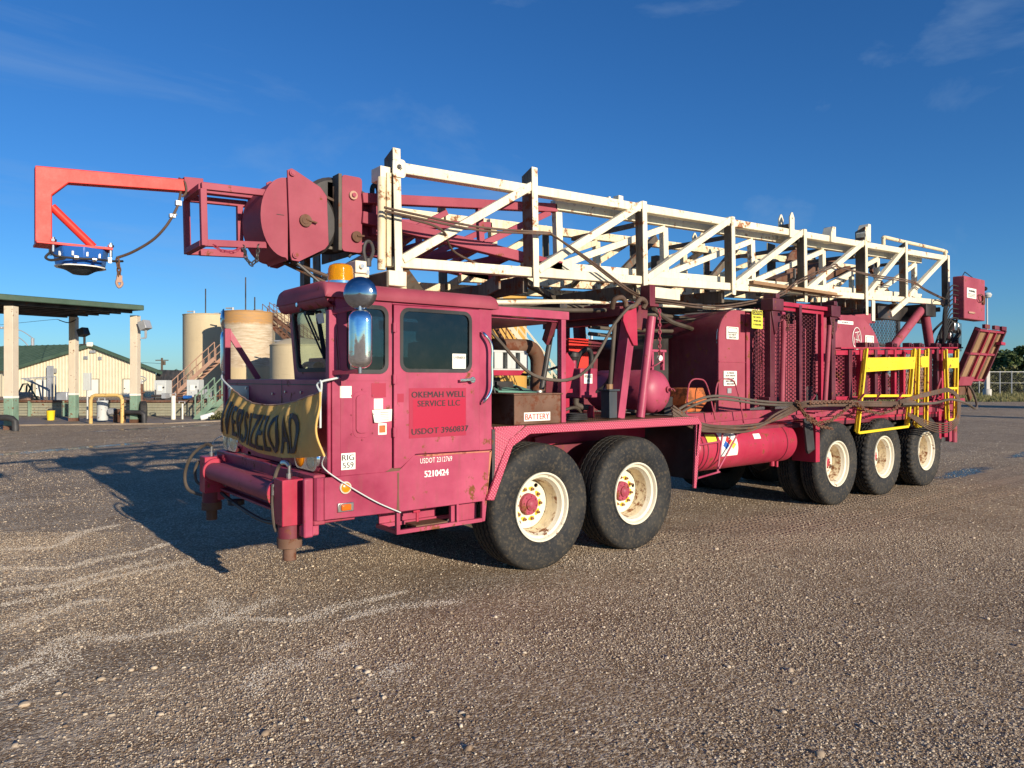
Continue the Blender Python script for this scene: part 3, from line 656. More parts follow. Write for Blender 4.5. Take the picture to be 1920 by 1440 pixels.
# two wipers
for y, z0, y1, z1 in ((5.30, 2.23, 5.02, 1.86), (5.22, 2.20, 5.08, 1.99)):
    f0, f1 = fx(z0) - .04, fx(z1) - .03
    build(MB().bar((f0, y, z0), (f1, y1, z1), .012, .008).bar((f1 + .02, y1 + .11, z1 + .26), (f1 + .015, y1 - .06, z1 - .14), .016, .012).cyl((f0 - .02, y, z0), (f0 + .05, y, z0), .016, 10), 'wiper', 'black', cab)
stk = MB().plate([rect(5.02, 5.16, 2.115, 2.19)], 'X', -.002, .001); stk.v = [(x + fx(z), y, z) for x, y, z in stk.v]; build(stk, 'windshield_sticker', 'paper', cab, smooth=0)
# roof: rounded sides, visor in front
prof = [(NY - .03, 2.285), (NY - .035, 2.31), (NY - .03, 2.345), (NY - .005, 2.38), (NY + .04, 2.40), (NY + .12, 2.408), (5.62, 2.408), (5.70, 2.395), (5.735, 2.36), (5.74, 2.285)]
rf = MB(); k = len(prof)
xs = [2.115, 2.12, 2.135, 2.16, 2.22, 2.7, 3.62, 3.645, 3.65]; dz = [-.06, -.02, .0, .0, 0, 0, 0, -.01, -.03]
for x, d in zip(xs, dz):
    for y, z in prof: rf.v.append((x, y, max(2.285, z + d) if z > 2.285 else z))
for i in range(len(xs) - 1):
    for j in range(k): rf.f.append((i * k + j, i * k + (j + 1) % k, (i + 1) * k + (j + 1) % k, (i + 1) * k + j))
rf.f.append(tuple(range(k))); rf.f.append(tuple(reversed(range((len(xs) - 1) * k, len(xs) * k))))
roof = build(rf, 'cab_roof', 'mauve', rig, smooth=60)
vis = MB().lathe([(0, .06), (.93, .06)], (2.185, NY - .03, 2.285), 'Y', 14, a0=math.pi * .95, a1=math.pi * 1.62); build(vis, 'visor_lip', 'pinkdirty', roof)
build(MB().plate([rect(4.83, 5.70, 2.255, 2.30)], 'X', 2.145, .07), 'visor_box', 'pinkdirty', roof, bev=.01)
build(MB().cyl((2.14, 5.33, 2.27), (2.12, 5.33, 2.27), .018, 10), 'wiper_pivot', 'chrome', roof)
# beacon
bc = bpy.data.objects.new('warning_beacon', None); C.objects.link(bc); bc.parent = rig; bc.location = Vector((2.33, 5.0, 2.41)) - rig.location
build(MB().lathe([(0, 0), (0, .112), (.018, .112), (.02, .1), (.022, 0)], (2.33, 5.0, 2.408), 'Z', 32), 'beacon_base', 'chrome', bc)
build(MB().lathe([(0, .094), (.012, .096), (.09, .091), (.115, .082), (.128, .055), (.132, 0)], (2.33, 5.0, 2.43), 'Z', 36), 'beacon_lens', 'beacon', bc)
build(MB().lathe([(0, 0), (0, .03), (.08, .03), (.08, 0)], (2.33, 5.0, 2.44), 'Z', 12), 'beacon_bulb', 'brightsteel', bc)
# door
dr = bpy.data.objects.new('cab_door', None); C.objects.link(dr); dr.parent = rig; dr.location = Vector((2.67, NY, 1.12)) - rig.location
dp = MB().plate([[(2.672, 1.025), (2.73, 1.025), (2.86, 1.122), (3.468, 1.115), (3.468, 2.272), (2.672, 2.262)], rrect(2.735, 3.378, 1.765, 2.235, .065)], 'Y', NY - .014, .035)
build(dp, 'door_panel', 'pink', dr, bev=.004)
build(MB().plate([rrect(2.722, 3.39, 1.752, 2.248, .075), rrect(2.75, 3.362, 1.78, 2.22, .055)], 'Y', NY - .017, .01), 'window_seal', 'black', dr)
build(MB().plate([rrect(2.735, 3.378, 1.765, 2.235, .065)], 'Y', NY - .004, .004), 'door_window', 'glassdark', dr, smooth=0)
st = build(MB().plate([rect(3.205, 3.335, 1.785, 1.905)], 'Y', NY - .006, .001), 'window_sticker', 'sticker', dr, smooth=0)
lettering('U1056053', (3.215, 3.325, 1.865, 1.885), 'Y', NY - .008, 'ink', dr, .01)
sg = build(MB().plate([rect(2.80, 3.33, 1.245, 1.63)], 'Y', NY - .0165, .001), 'company_sign', 'stickerred', dr, smooth=0)
build(MB().plate([rect(2.835, 3.325, 1.30, 1.545)], 'Y', NY - .0172, .0005), 'sign_patch', 'signred', dr, smooth=0)
lettering('OKEMAH WELL', (2.822, 3.318, 1.558, 1.604), 'Y', NY - .019, 'ink', dr, .035, spacing=1.04)
lettering('SERVICE LLC', (2.875, 3.268, 1.488, 1.534), 'Y', NY - .019, 'ink', dr, .035, spacing=1.04)
lettering('USDOT 3960837', (2.822, 3.35, 1.272, 1.318), 'Y', NY - .019, 'ink', dr, .035, spacing=1.04, skew=.015)
for z in (1.30, 1.70, 2.09):
    build(MB().cyl((2.668, NY - .028, z - .035), (2.668, NY - .028, z + .035), .014, 12).box(2.672, 2.70, NY - .022, NY - .014, z - .03, z + .03), 'hinge', 'pink', dr)
build(MB().cyl((3.37, NY - .05, 1.695), (3.37, NY - .014, 1.695), .018, 12).bar((3.38, NY - .055, 1.70), (3.25, NY - .05, 1.69), .016, .022).cyl((3.37, NY - .06, 1.695), (3.37, NY - .05, 1.695), .026, 14), 'door_handle', 'chrome', dr, bev=.003)
build(MB().plate([rect(2.70, 2.755, 1.525, 1.59)], 'Y', NY - .0155, .0008), 'faded_patch', 'stickerred', dr, smooth=0)
# grab handle
build(MB().tube(spline([(3.49, NY, 2.085), (3.49, NY - .05, 2.07), (3.55, NY - .065, 1.98), (3.555, NY - .065, 1.80), (3.55, NY - .065, 1.62), (3.49, NY - .05, 1.52), (3.49, NY, 1.505)], 5), .013, 10), 'grab_handle', 'chrome', rig)
# stickers, vent cover and the rig number on the cab side
def stick(x0, x1, z0, z1, mat, nm='sticker', par=cab, off=.001): return build(MB().plate([rect(x0, x1, z0, z1)], 'Y', NY - off - .001, .001), nm, mat, par, smooth=0)
stick(2.24, 2.33, 1.565, 1.65, 'sticker'); stick(2.49, 2.61, 1.565, 1.67, 'stickerred'); stick(2.51, 2.585, 1.475, 1.555, 'sticker')
stick(2.545, 2.615, 1.285, 1.37, 'sticker'); stick(2.553, 2.605, 1.30, 1.355, 'orange', 'sticker_print', off=.002)
nt_ = MB()
nt_.add([(2.495, NY - .002, 1.47), (2.66, NY - .004, 1.475), (2.655, NY - .006, 1.385), (2.545, NY - .012, 1.375), (2.50, NY - .03, 1.38), (2.52, NY - .006, 1.40)], [(0, 1, 2, 3, 5), (0, 5, 3, 4)]); build(nt_, 'pinned_note', 'paper', cab, smooth=0)
nl = MB()
for i in range(5): nl.box(2.56, 2.63, NY - .0105, NY - .010, 1.395 + .014 * i, 1.397 + .014 * i)
build(nl, 'note_writing', 'ink', cab)
rs = stick(2.245, 2.36, 1.045, 1.165, 'sticker', 'rig_number_sign')
lettering('RIG', (2.255, 2.35, 1.112, 1.153), 'Y', NY - .0035, 'ink', cab, .02)
lettering('559', (2.262, 2.345, 1.056, 1.098), 'Y', NY - .0035, 'ink', cab, .015)
build(MB().plate([rrect(2.34, 2.49, 1.27, 1.61, .05)], 'Y', NY - .003, .004), 'vent_surround', 'pink', cab, bev=.002)
build(MB().plate([rrect(2.362, 2.468, 1.305, 1.585, .035)], 'Y', NY - .014, .012), 'vent_cover', 'pink', cab, bev=.005)
vb = MB()
for x, z in ((2.415, 1.625), (2.33, 1.58), (2.33, 1.44), (2.33, 1.30), (2.50, 1.58), (2.50, 1.44), (2.50, 1.30), (2.415, 1.255)): vb.cyl((x, NY - .008, z), (x, NY, z), .007, 6)
build(vb, 'vent_bolt', 'pinkdirty', cab, kind='stuff')
build(MB().box(2.30, 2.66, NY - .004, NY, 1.688, 1.695).box(2.245, 2.249, NY - .003, NY, 1.0, 1.70), 'panel_lip', 'pink', cab)
build(MB().add([(2.60, NY - .003, 1.0), (2.66, NY - .003, 1.03), (2.74, NY - .003, 1.02), (2.72, NY - .003, .992), (2.66, NY - .003, .985)], [(0, 1, 2, 3, 4)]), 'rust_hole', 'rust', cab, smooth=0)
# inside the cab
build(MB().box(2.75, 3.2, 5.0, 5.45, 1.25, 1.45).box(3.15, 3.28, 5.0, 5.45, 1.4, 2.02).box(3.17, 3.25, 5.1, 5.35, 2.02, 2.12), 'driver_seat', 'seat', cab, bev=.03)
build(MB().box(2.26, 2.45, 4.86, 5.66, 1.35, 1.72).box(3.54, 3.57, 4.86, 5.66, 1.12, 1.80), 'dashboard', 'interior', cab, bev=.01)
build(MB().box(3.615, 3.64, 4.9, 5.7, 1.6, 2.27), 'dark_backing', 'interior', cab)  # dark sheet added behind the rear window, standing in for the unlit engine bay
sw = [(2.55 + .09 * math.sin(a), 5.2 + .2 * math.cos(a), 1.70 + .18 * math.sin(a)) for a in [2 * math.pi * i / 28 for i in range(28)]]
build(MB().tube(sw, .014, 8, closed=True).cyl((2.55, 5.2, 1.70), (2.42, 5.2, 1.60), .03, 8).bar((2.55, 5.01, 1.70), (2.55, 5.39, 1.70), .03, .012), 'steering_wheel', 'black', cab)
def hexmesh(x0, x1, z0, z1, cw, chh, y, t=.006, dep=.012, skip=None, plane='Y'):
    mb = MB(); nx = int((x1 - x0) / cw); nz_ = int((z1 - z0) / chh); cw = (x1 - x0) / nx; chh = (z1 - z0) / nz_
    def pt(x, z): return (x, y, z) if plane == 'Y' else (y, x, z)
    up = (0, 1, 0) if plane == 'Y' else (1, 0, 0)
    def strand(a, b_):
        if skip and skip((a[0] + b_[0]) / 2, (a[1] + b_[1]) / 2): return
        mb.bar(pt(*a), pt(*b_), t, dep, up)
    for j in range(nz_ + 1):
        z = z0 + j * chh; off = .5 * cw if j % 2 else 0
        for i in range(nx + 1):
            cx = x0 + i * cw + off
            if cx > x1: continue
            fl = .22 * cw
            a = (max(x0, cx - fl), z); b_ = (min(x1, cx + fl), z); strand(a, b_)
            if j < nz_:
                z2 = z + chh
                if cx + .5 * cw - fl <= x1: strand(b_, (cx + .5 * cw - fl, z2))
                if cx - .5 * cw + fl >= x0: strand(a, (cx - .5 * cw + fl, z2))
    return mb
build(hexmesh(4.98, 5.55, 1.8, 2.2, .05, .022, 3.60, .005, .006, plane='X'), 'window_mesh', 'greymetal', cab, kind='stuff', smooth=0)
# ---- mirrors
def mirror(y, sgn, near):
    o = bpy.data.objects.new('mirror', None); C.objects.link(o); o.parent = rig; o.location = Vector((2.14, y, 1.7)) - rig.location
    o['label'] = 'chrome west coast mirror with round spot mirror' + (' beside the cab door' if near else ' on the far corner')
    ym = y + sgn * (.30 if near else .21); mx_ = 2.24 if near else 2.19
    build(MB().box(2.135, 2.19, y - .03, y + .03, 1.16 if not near else 1.70, 2.19), 'mirror_post', 'pink', o, bev=.004)
    if not near: build(MB().bar((2.17, y, 2.17), (2.45, y - .05, 1.70), .05, .05), 'mirror_brace', 'pink', o)
    build(MB().bar((2.16, y, 2.17), (mx_, ym, 2.20), .018, .03).bar((2.16, y, 1.745), (mx_, ym, 1.755), .018, .03), 'mirror_arm', 'pinkdirty', o)
    build(MB().cyl((mx_, ym, 2.17), (mx_, ym, 2.25), .014, 10).cyl((mx_, ym, 1.74), (mx_, ym, 1.80), .012, 10), 'mirror_stud', 'brightsteel', o)
    # rounded shell, glass facing the rear
    sh = MB(); lp0 = rrect(ym - .078, ym + .078, 1.775, 2.175, .06, 6); lp1 = [(ym + (a - ym) * .86, 1.975 + (z - 1.975) * .94) for a, z in lp0]; lp2 = [(ym + (a - ym) * .5, 1.975 + (z - 1.975) * .75) for a, z in lp0]
    rings = [(2.215, lp0), (2.19, lp0), (2.172, lp1), (2.163, lp2)]; n_ = len(lp0)
    for x, lp in rings: sh.v += [(x, a, z) for a, z in lp]
    for i in range(3):
        for j in range(n_): sh.f.append((i * n_ + j, i * n_ + (j + 1) % n_, (i + 1) * n_ + (j + 1) % n_, (i + 1) * n_ + j))
    sh.f.append(tuple(range(3 * n_, 4 * n_))); sh.f.append(tuple(reversed(range(n_))))
    ang = R(58) if near else R(-14); ca, sa = math.cos(ang), math.sin(ang)
    def turn(mb_):
        mb_.v = [(mx_ + (x - 2.19) * ca - (y_ - ym) * sa, ym + (x - 2.19) * sa + (y_ - ym) * ca, z) for x, y_, z in mb_.v]; return mb_
    turn(sh)
    s1 = build(sh, 'mirror_shell', 'chrome', o, smooth=60)
    d = MB().lathe([(-.030, .0), (-.028, .035), (-.018, .08), (-.005, .108), (.006, .113), (.006, 0)], (2.19, ym, 2.29), 'X', 36)
    turn(d); build(d, 'spot_mirror', 'darkchrome', o, smooth=60)
    return o
mirror(4.80, -1, True); mirror(7.18, 1, False)
# ---- fender over the steering wheels
fo = NY - .04
arch = [(3.525, .70), (3.60, .69), (3.80, 1.13), (3.99, 1.225), (6.30, 1.215), (6.255, .545), (6.29, .535), (6.385, 1.225), (6.33, 1.29), (3.95, 1.30), (3.76, 1.19)]
fd = build(MB().plate([arch], 'Y', fo, .03), 'fender_skirt', 'diamond', rig, bev=.006)
build(MB().box(3.62, 6.36, fo + .03, 6.55, 1.275, 1.30), 'fender_deck', 'diamond', rig)
build(MB().add([(3.60, 4.84, 1.11), (3.60, 4.84, 1.30), (3.93, fo + .004, 1.295), (3.76, fo + .004, 1.185), (3.60, fo + .03, .80)], [(0, 1, 2, 3, 4)]), 'fender_cheek', 'diamond', rig, smooth=0)
build(MB().box(3.60, 3.63, fo + .03, 5.5, .70, 1.28).box(6.34, 6.36, fo + .03, 5.55, .62, 1.28).add([(3.60, fo + .02, .70), (3.80, fo + .02, 1.13), (3.80, 5.5, 1.13), (3.60, 5.5, .70)], [(0, 1, 2, 3)]), 'wheel_arch_liner', 'darksteel', rig)
build(MB().box(3.6, 6.36, 6.6, FY - .02, 1.25, 1.30), 'far_fender', 'pinkdirty', rig)
build(MB().plate([[(3.9, 1.04), (6.3, 1.04), (6.3, 1.22), (3.9, 1.22)]], 'Y', 5.50, .02).bar((4.6, 5.45, 1.07), (5.2, 5.45, 1.13), .03, .10), 'spring_hanger', 'red', rig)
# ---- battery box
bb = build(MB().box(3.865, 4.405, 4.845, 5.22, 1.303, 1.562), 'battery_box', 'rust', rig, bev=.006)
build(MB().box(3.85, 4.42, 4.832, 5.24, 1.562, 1.575), 'battery_lid', 'rust', bb, bev=.003)
build(MB().plate([rect(3.972, 4.275, 1.332, 1.408)], 'Y', 4.8435, .001), 'battery_label', 'sticker', bb, smooth=0)
lettering('BATTERY', (3.985, 4.262, 1.345, 1.396), 'Y', 4.842, 'inkred', bb, .03)
# ---- engine bay frame
fb = MB(); fb.box(3.65, 4.56, 4.90, 4.955, 2.25, 2.325); fb.box(4.465, 4.52, 4.90, 4.955, 1.30, 2.25); fb.box(3.65, 4.56, 4.955, 6.9, 2.23, 2.25); fb.box(4.465, 4.56, 6.85, 6.9, 1.3, 2.25); fb.box(3.65, 4.56, 6.85, 6.9, 2.25, 2.325)
build(fb, 'engine_bay_frame', 'pink', rig, bev=.004)
build(MB().bar((4.44, 5.0, 2.24), (4.47, 5.12, 2.05), .05, .10), 'bay_gusset', 'deepred', rig)
build(MB().plate([[(4.54, 1.92), (4.56, 1.95), (4.66, 1.84), (4.60, 1.62), (4.54, 1.55)]], 'Y', 4.93, .02), 'bracket_plate', 'red', rig)
# engine
en = bpy.data.objects.new('engine', None); C.objects.link(en); en.parent = rig; en.location = Vector((4.1, 5.8, 1.3)) - rig.location
build(MB().box(3.68, 4.40, 5.55, 6.2, 1.15, 1.60).box(3.75, 4.3, 5.6, 6.1, 1.60, 1.72), 'engine_block', 'darksteel', en, bev=.015)
mf = MB()
for i in range(5):
    x = 3.76 + i * .155; mf.box(x, x + .10, 5.40, 5.44, 1.80, 1.955)
mf.box(3.72, 4.46, 5.40, 5.50, 1.955, 1.975); mf.box(3.72, 4.46, 5.40, 5.50, 1.785, 1.80); mf.box(3.72, 4.46, 5.50, 5.52, 1.80, 1.96)
build(mf, 'air_cooler', 'greybox', en, bev=.004)
build(MB().plate([[(3.72, 1.735), (4.38, 1.735), (4.44, 1.785), (3.72, 1.785)]], 'Y', 5.40, .10), 'valve_cover', 'red', en, bev=.003)
ex = [(3.9, 5.95, 2.03), (4.86, 5.9, 2.045)] + [(4.86 + .17 * math.sin(a), 5.9, 2.045 - .17 + .17 * math.cos(a)) for a in [R(15 * i) for i in range(1, 6)]] + [(5.03, 5.9, 1.86), (5.03, 5.9, 1.50)]
build(MB().tube(ex, .080, 20), 'exhaust_pipe', 'rust', en, smooth=50)
build(MB().lathe([(0, 0), (0, .078), (.02, .078), (.02, .082), (.05, .082), (.05, .078), (.09, .078), (.09, .084), (.12, .084), (.12, 0)], (5.03, 5.9, 1.46), 'Z', 20), 'exhaust_clamp', 'brightsteel', en)
build(MB().cyl((3.72, 5.42, 1.70), (3.9, 5.42, 1.70), .05, 14).cyl((3.98, 5.38, 1.66), (3.98, 5.50, 1.66), .075, 18).cyl((3.98, 5.36, 1.66), (3.98, 5.38, 1.66), .04, 12).box(3.66, 3.78, 5.36, 5.45, 1.62, 1.70), 'turbocharger', 'brightsteel', en, bev=.004)
build(MB().box(4.10, 4.30, 5.40, 5.52, 1.60, 1.68).cyl((4.02, 5.4, 1.58), (4.30, 5.4, 1.58), .04, 10).box(3.66, 3.80, 5.38, 5.46, 1.52, 1.62), 'alternator', 'darksteel', en, bev=.006)
build(MB().box(3.64, 3.76, 5.35, 5.42, 1.63, 1.72).box(3.86, 3.95, 5.33, 5.40, 1.575, 1.64), 'pump_body', 'red', en, bev=.01)
build(MB().add([(4.0, 5.25, 1.59), (4.46, 5.25, 1.58), (4.42, 5.55, 1.65), (4.06, 5.55, 1.66), (4.0, 5.25, 1.58), (4.46, 5.25, 1.57), (4.42, 5.55, 1.64), (4.06, 5.55, 1.65)], [(0, 1, 2, 3), (7, 6, 5, 4), (0, 4, 5, 1), (1, 5, 6, 2), (2, 6, 7, 3), (3, 7, 4, 0)]), 'sheet_scrap', 'teal', rig, smooth=0)
hh = MB()
for i in range(9):
    x = 3.7 + .08 * i; hh.tube(spline([(x, 5.45 + rnd.uniform(-.03, .05), 1.62), (x + rnd.uniform(-.1, .1), 5.3, 1.55 + rnd.uniform(-.1, .1)), (x + rnd.uniform(-.1, .2), 5.25, 1.40)], 5), .010 + .004 * rnd.random(), 6)
build(hh, 'engine_hose', 'black', en, kind='stuff')
# strut in the bay with a shock at its head
build(MB().cyl((4.90, 5.5, 2.32), (4.74, 5.5, 1.60), .028, 12).cyl((4.90, 5.5, 2.32), (4.86, 5.5, 2.14), .038, 12), 'lift_strut', 'darksteel', rig)
dk = MB()
for i in range(4): dk.tube([(4.80 + (.12 - .012 * i) * math.cos(t), 5.05 + (.07 + .01 * i) * math.sin(t), 1.315 + .016 * i) for t in [2 * math.pi * j / 20 for j in range(20)]], .009, 6, closed=True)
build(dk, 'deck_cable_coil', 'black', rig, kind='stuff')
for i, (p0, p1, p2) in enumerate((((4.6, 5.3, 1.32), (4.9, 5.2, 1.42), (5.2, 5.4, 1.33)), ((5.35, 5.5, 1.5), (5.5, 5.3, 1.7), (5.6, 5.3, 2.2)), ((5.6, 5.4, 1.4), (5.75, 5.2, 1.36), (6.1, 5.3, 1.34)), ((4.6, 6.0, 1.9), (5.1, 6.2, 1.75), (5.9, 6.3, 1.9)))):
    build(MB().tube(spline([p0, p1, p2], 7), .016, 7), 'deck_hose', 'black' if i % 2 else 'hose', rig)
build(MB().cyl((6.05, 5.45, 1.31), (6.35, 5.45, 1.31), .05, 12).box(6.4, 6.55, 5.3, 5.5, 1.3, 1.5), 'deck_pump', 'darksteel', rig, bev=.01)
# ---- hydraulic oil tank
ht = bpy.data.objects.new('hydraulic_tank', None); C.objects.link(ht); ht.parent = rig; ht.location = Vector((5.2, 5.6, 1.5)) - rig.location
build(MB().box(5.185, 5.435, 5.40, 5.66, 1.505, 1.815), 'tank_body', 'pink', ht, bev=.012)
build(MB().plate([rect(5.235, 5.355, 1.655, 1.755)], 'Y', 5.398, .001), 'tank_label', 'sticker', ht, smooth=0)
lettering('HYDRAULIC', (5.243, 5.347, 1.715, 1.742), 'Y', 5.3965, 'ink', ht, .01); lettering('OIL', (5.275, 5.315, 1.672, 1.698), 'Y', 5.3965, 'ink', ht, .01)
build(MB().cyl((5.22, 5.55, 1.815), (5.22, 5.55, 1.90), .035, 14), 'filler_neck', 'pink', ht)
build(MB().lathe([(0, 0), (0, .045), (.03, .055), (.035, .066), (.075, .062), (.09, .04), (.092, 0)], (5.22, 5.55, 1.90), 'Z', 20), 'filler_cap', 'black', ht)
build(MB().tube(spline([(5.17, 5.45, 1.50), (5.17, 5.45, 1.44), (5.22, 5.42, 1.41), (5.32, 5.40, 1.40), (5.35, 5.4, 1.36)], 6), .032, 12), 'tank_elbow', 'hose', ht)
build(MB().tube(spline([(5.30, 5.6, 1.80), (5.31, 5.55, 1.95), (5.38, 5.5, 2.02), (5.44, 5.5, 1.95), (5.43, 5.5, 1.80)], 6), .028, 12), 'tank_hose', 'black', ht)
build(MB().box(5.05, 5.12, 5.5, 5.6, 1.3, 1.50).box(5.28, 5.33, 5.35, 5.40, 1.3, 1.42).box(5.0, 5.12, 5.45, 5.55, 1.56, 1.60), 'tank_bracket', 'red', ht)
# ---- raising frame: two leaning legs, gusset plates, cross beam
rfm = bpy.data.objects.new('mast_rest_frame', None); C.objects.link(rfm); rfm.parent = rig; rfm.location = Vector((5.6, 6.0, 1.3)) - rig.location
build(MB().bar((5.44, 5.13, 1.30), (5.62, 5.13, 2.30), .10, .13, (0, 1, 0)), 'leaning_leg', 'pink', rfm, bev=.004)
build(MB().cyl((5.72, 5.06, 1.30), (5.90, 5.06, 2.36), .046, 20), 'round_leg', 'pink', rfm)
build(MB().plate([[(5.46, 2.46), (5.64, 2.465), (5.66, 2.05), (5.60, 2.05), (5.49, 2.20), (5.44, 2.30)]], 'Y', 5.04, .02), 'gusset_plate', 'red', rfm, bev=.003)
build(MB().plate([[(5.64, 2.46), (5.93, 2.50), (5.93, 2.34), (5.86, 2.22), (5.66, 2.24)]], 'Y', 5.14, .02), 'gusset_web', 'deepred', rfm, bev=.003)
build(MB().box(5.66, 5.76, 5.16, 6.55, 2.30, 2.52).box(5.52, 5.66, 5.16, 6.55, 2.36, 2.46).box(5.76, 6.7, 6.45, 6.55, 2.36, 2.5), 'cross_beam', 'deepred', rfm, bev=.004)
build(MB().box(5.86, 5.95, 5.05, 5.18, 2.49, 2.70).box(5.83, 5.97, 5.02, 5.2, 2.47, 2.50), 'rest_post', 'deepred', rfm, bev=.004)
build(MB().bar((5.60, 5.3, 1.3), (5.66, 5.3, 2.4), .10, .10).bar((6.32, 6.9, 1.3), (6.32, 6.9, 2.4), .12, .12).bar((6.7, 6.9, 1.3), (6.6, 6.9, 2.4), .12, .12), 'rear_leg', 'deepred', rfm, bev=.004)
build(MB().tube(spline([(5.34, 5.1, 2.42), (5.33, 5.06, 2.50), (5.40, 5.03, 2.53), (5.46, 5.03, 2.49), (5.48, 5.03, 2.44), (5.56, 5.0, 2.45), (5.66, 5.0, 2.53), (5.76, 5.02, 2.50), (5.74, 5.04, 2.44)], 6), .026, 10), 'hook_hose', 'rope', rfm)
build(MB().cyl((5.36, 5.08, 2.30), (5.285, 5.08, 1.60), .022, 12), 'jack_rod', 'hose', rig)
build(MB().box(5.22, 5.33, 5.02, 5.14, 1.31, 1.58).box(5.20, 5.35, 5.0, 5.16, 1.58, 1.60), 'jack_case', 'slate', rig, bev=.004)
build(MB().lathe([(0, 0), (0, .035), (.05, .035), (.05, 0)], (5.28, 5.08, 1.60), 'Z', 8), 'rod_nut', 'nut', rig)
# red radiator shroud seen through the bay
build(MB().box(6.06, 6.13, 6.64, 6.70, 1.3, 2.22).box(6.13, 6.9, 6.70, 6.78, 1.3, 2.22).box(5.5, 6.9, 6.5, 6.6, 1.3, 1.68), 'radiator_shroud', 'deepred', rig, bev=.006)
build(MB().box(6.14, 6.48, 6.6, 6.64, 1.68, 2.215), 'red_cabinet', 'boomred', rig, bev=.006)
# chain hanging from the frame
def chain_mb(pts, link=.045, r=.006):
    mb = MB(); pts = [Vector(p) for p in pts]; d = 0; segs = [(pts[i], pts[i + 1]) for i in range(len(pts) - 1)]; tot = sum((b_ - a).length for a, b_ in segs); n = int(tot / (link * .72)); flip = False
    for i in range(n):
        s = (i + .5) * tot / n; acc = 0
        for a, b_ in segs:
            l = (b_ - a).length
            if acc + l >= s: c = a.lerp(b_, (s - acc) / l); t = (b_ - a).normalized(); break
            acc += l
        u = t.orthogonal().normalized(); w_ = t.cross(u); ax = u if flip else w_; flip = not flip
        lp = [c + t * (link * .5 * math.cos(q)) + ax * (link * .27 * math.sin(q)) for q in [2 * math.pi * k / 8 for k in range(8)]]
        mb.tube(lp, r, 5, closed=True)
    return mb
# ---- air receiver, seen end on
ar = bpy.data.objects.new('air_receiver', None); C.objects.link(ar); ar.parent = rig; ar.location = Vector((6.07, 5.4, 1.3)) - rig.location
pr = [(0., 0.), (.004, .06), (.02, .13), (.05, .185), (.09, .222), (.14, .238), (.9, .238), (1.0, .18), (1.02, 0)]
build(MB().lathe(pr, (6.07, 5.05, 1.565), 'Y', 48), 'receiver_shell', 'pink', ar, smooth=60)
build(MB().cyl((6.15, 5.03, 1.59), (6.15, 5.08, 1.59), .032, 14).cyl((6.15, 4.99, 1.59), (6.15, 5.03, 1.59), .016, 6).cyl((6.15, 4.975, 1.60), (6.18, 4.975, 1.57), .006, 5), 'drain_plug', 'pinkdirty', ar)
gb = MB().box(6.07, 6.10, 5.2, 5.24, 1.80, 2.0).box(6.25, 6.28, 5.2, 5.24, 1.80, 2.0).box(6.05, 6.30, 5.19, 5.25, 2.0, 2.025); build(gb, 'gauge_bracket', 'pink', ar)
build(MB().lathe([(0, 0), (.0, .032), (.03, .032), (.03, 0)], (6.18, 5.17, 1.93), 'Y', 20), 'air_gauge', 'sticker', ar)
build(MB().tube(spline([(6.02, 5.2, 1.82), (6.08, 5.14, 1.86), (6.14, 5.12, 1.90), (6.18, 5.14, 1.88), (6.19, 5.18, 1.84)], 5), .007, 8), 'air_line', 'pink', ar)
# ---- wire hose hangers along the near side
def hoop(x0, x1, zb0, zt, zb1, y=4.88):
    return MB().tube(spline([(x0, y + .06, zb0), (x0 + .01, y + .03, zt - .05), ((x0 * .6 + x1 * .4), y, zt), (x1 - .02 - (x1 - x0) * .25, y - .01, zt - .08), (x1, y - .03, zb1)], 5), .0085, 8)
build(hoop(6.33, 6.72, 1.31, 1.70, 1.25), 'hose_hanger', 'pinkdirty', rig); build(hoop(6.83, 7.27, 1.31, 1.70, 1.19), 'hose_hanger', 'pinkdirty', rig)
build(MB().cyl((7.27, 4.86, 1.19), (6.80, 4.86, .70), .010, 8), 'tank_guard_rod', 'pink', rig)
build(MB().add([(6.62, 5.2, 1.32), (6.92, 5.2, 1.32), (7.06, 5.2, 1.44), (6.98, 5.2, 1.60), (6.70, 5.2, 1.60), (6.62, 5.45, 1.32), (6.92, 5.45, 1.32), (7.06, 5.45, 1.44), (6.98, 5.45, 1.60), (6.70, 5.45, 1.60)], [(0, 1, 2, 3, 4), (9, 8, 7, 6, 5), (0, 5, 6, 1), (1, 6, 7, 2), (2, 7, 8, 3), (3, 8, 9, 4), (4, 9, 5, 0)]), 'orange_casting', 'orange', rig, bev=.012)
# ---- chain case / drum guard A: curved top hood
def hood(x0, x1, y0, y1, z0, z1, rad, nm, mat):
    """upright case whose front top edge is rounded"""
    lp = [(x1, z0), (x1, z1)] + [(x0 + rad - rad * math.sin(a), z1 - rad + rad * math.cos(a)) for a in [R(10 * i) for i in range(0, 10)]] + [(x0, z0)]
    return build(MB().plate([lp], 'Y', y0, y1 - y0), nm, mat, rig, bev=.006, smooth=30)
cg = hood(7.26, 7.80, 5.19, 5.22, 1.31, 2.545, .34, 'chain_guard', 'mauve')
body = MB(); lp = [(7.26 + .34 - .34 * math.sin(R(10 * i)), 2.545 - .34 + .34 * math.cos(R(10 * i))) for i in range(10)]
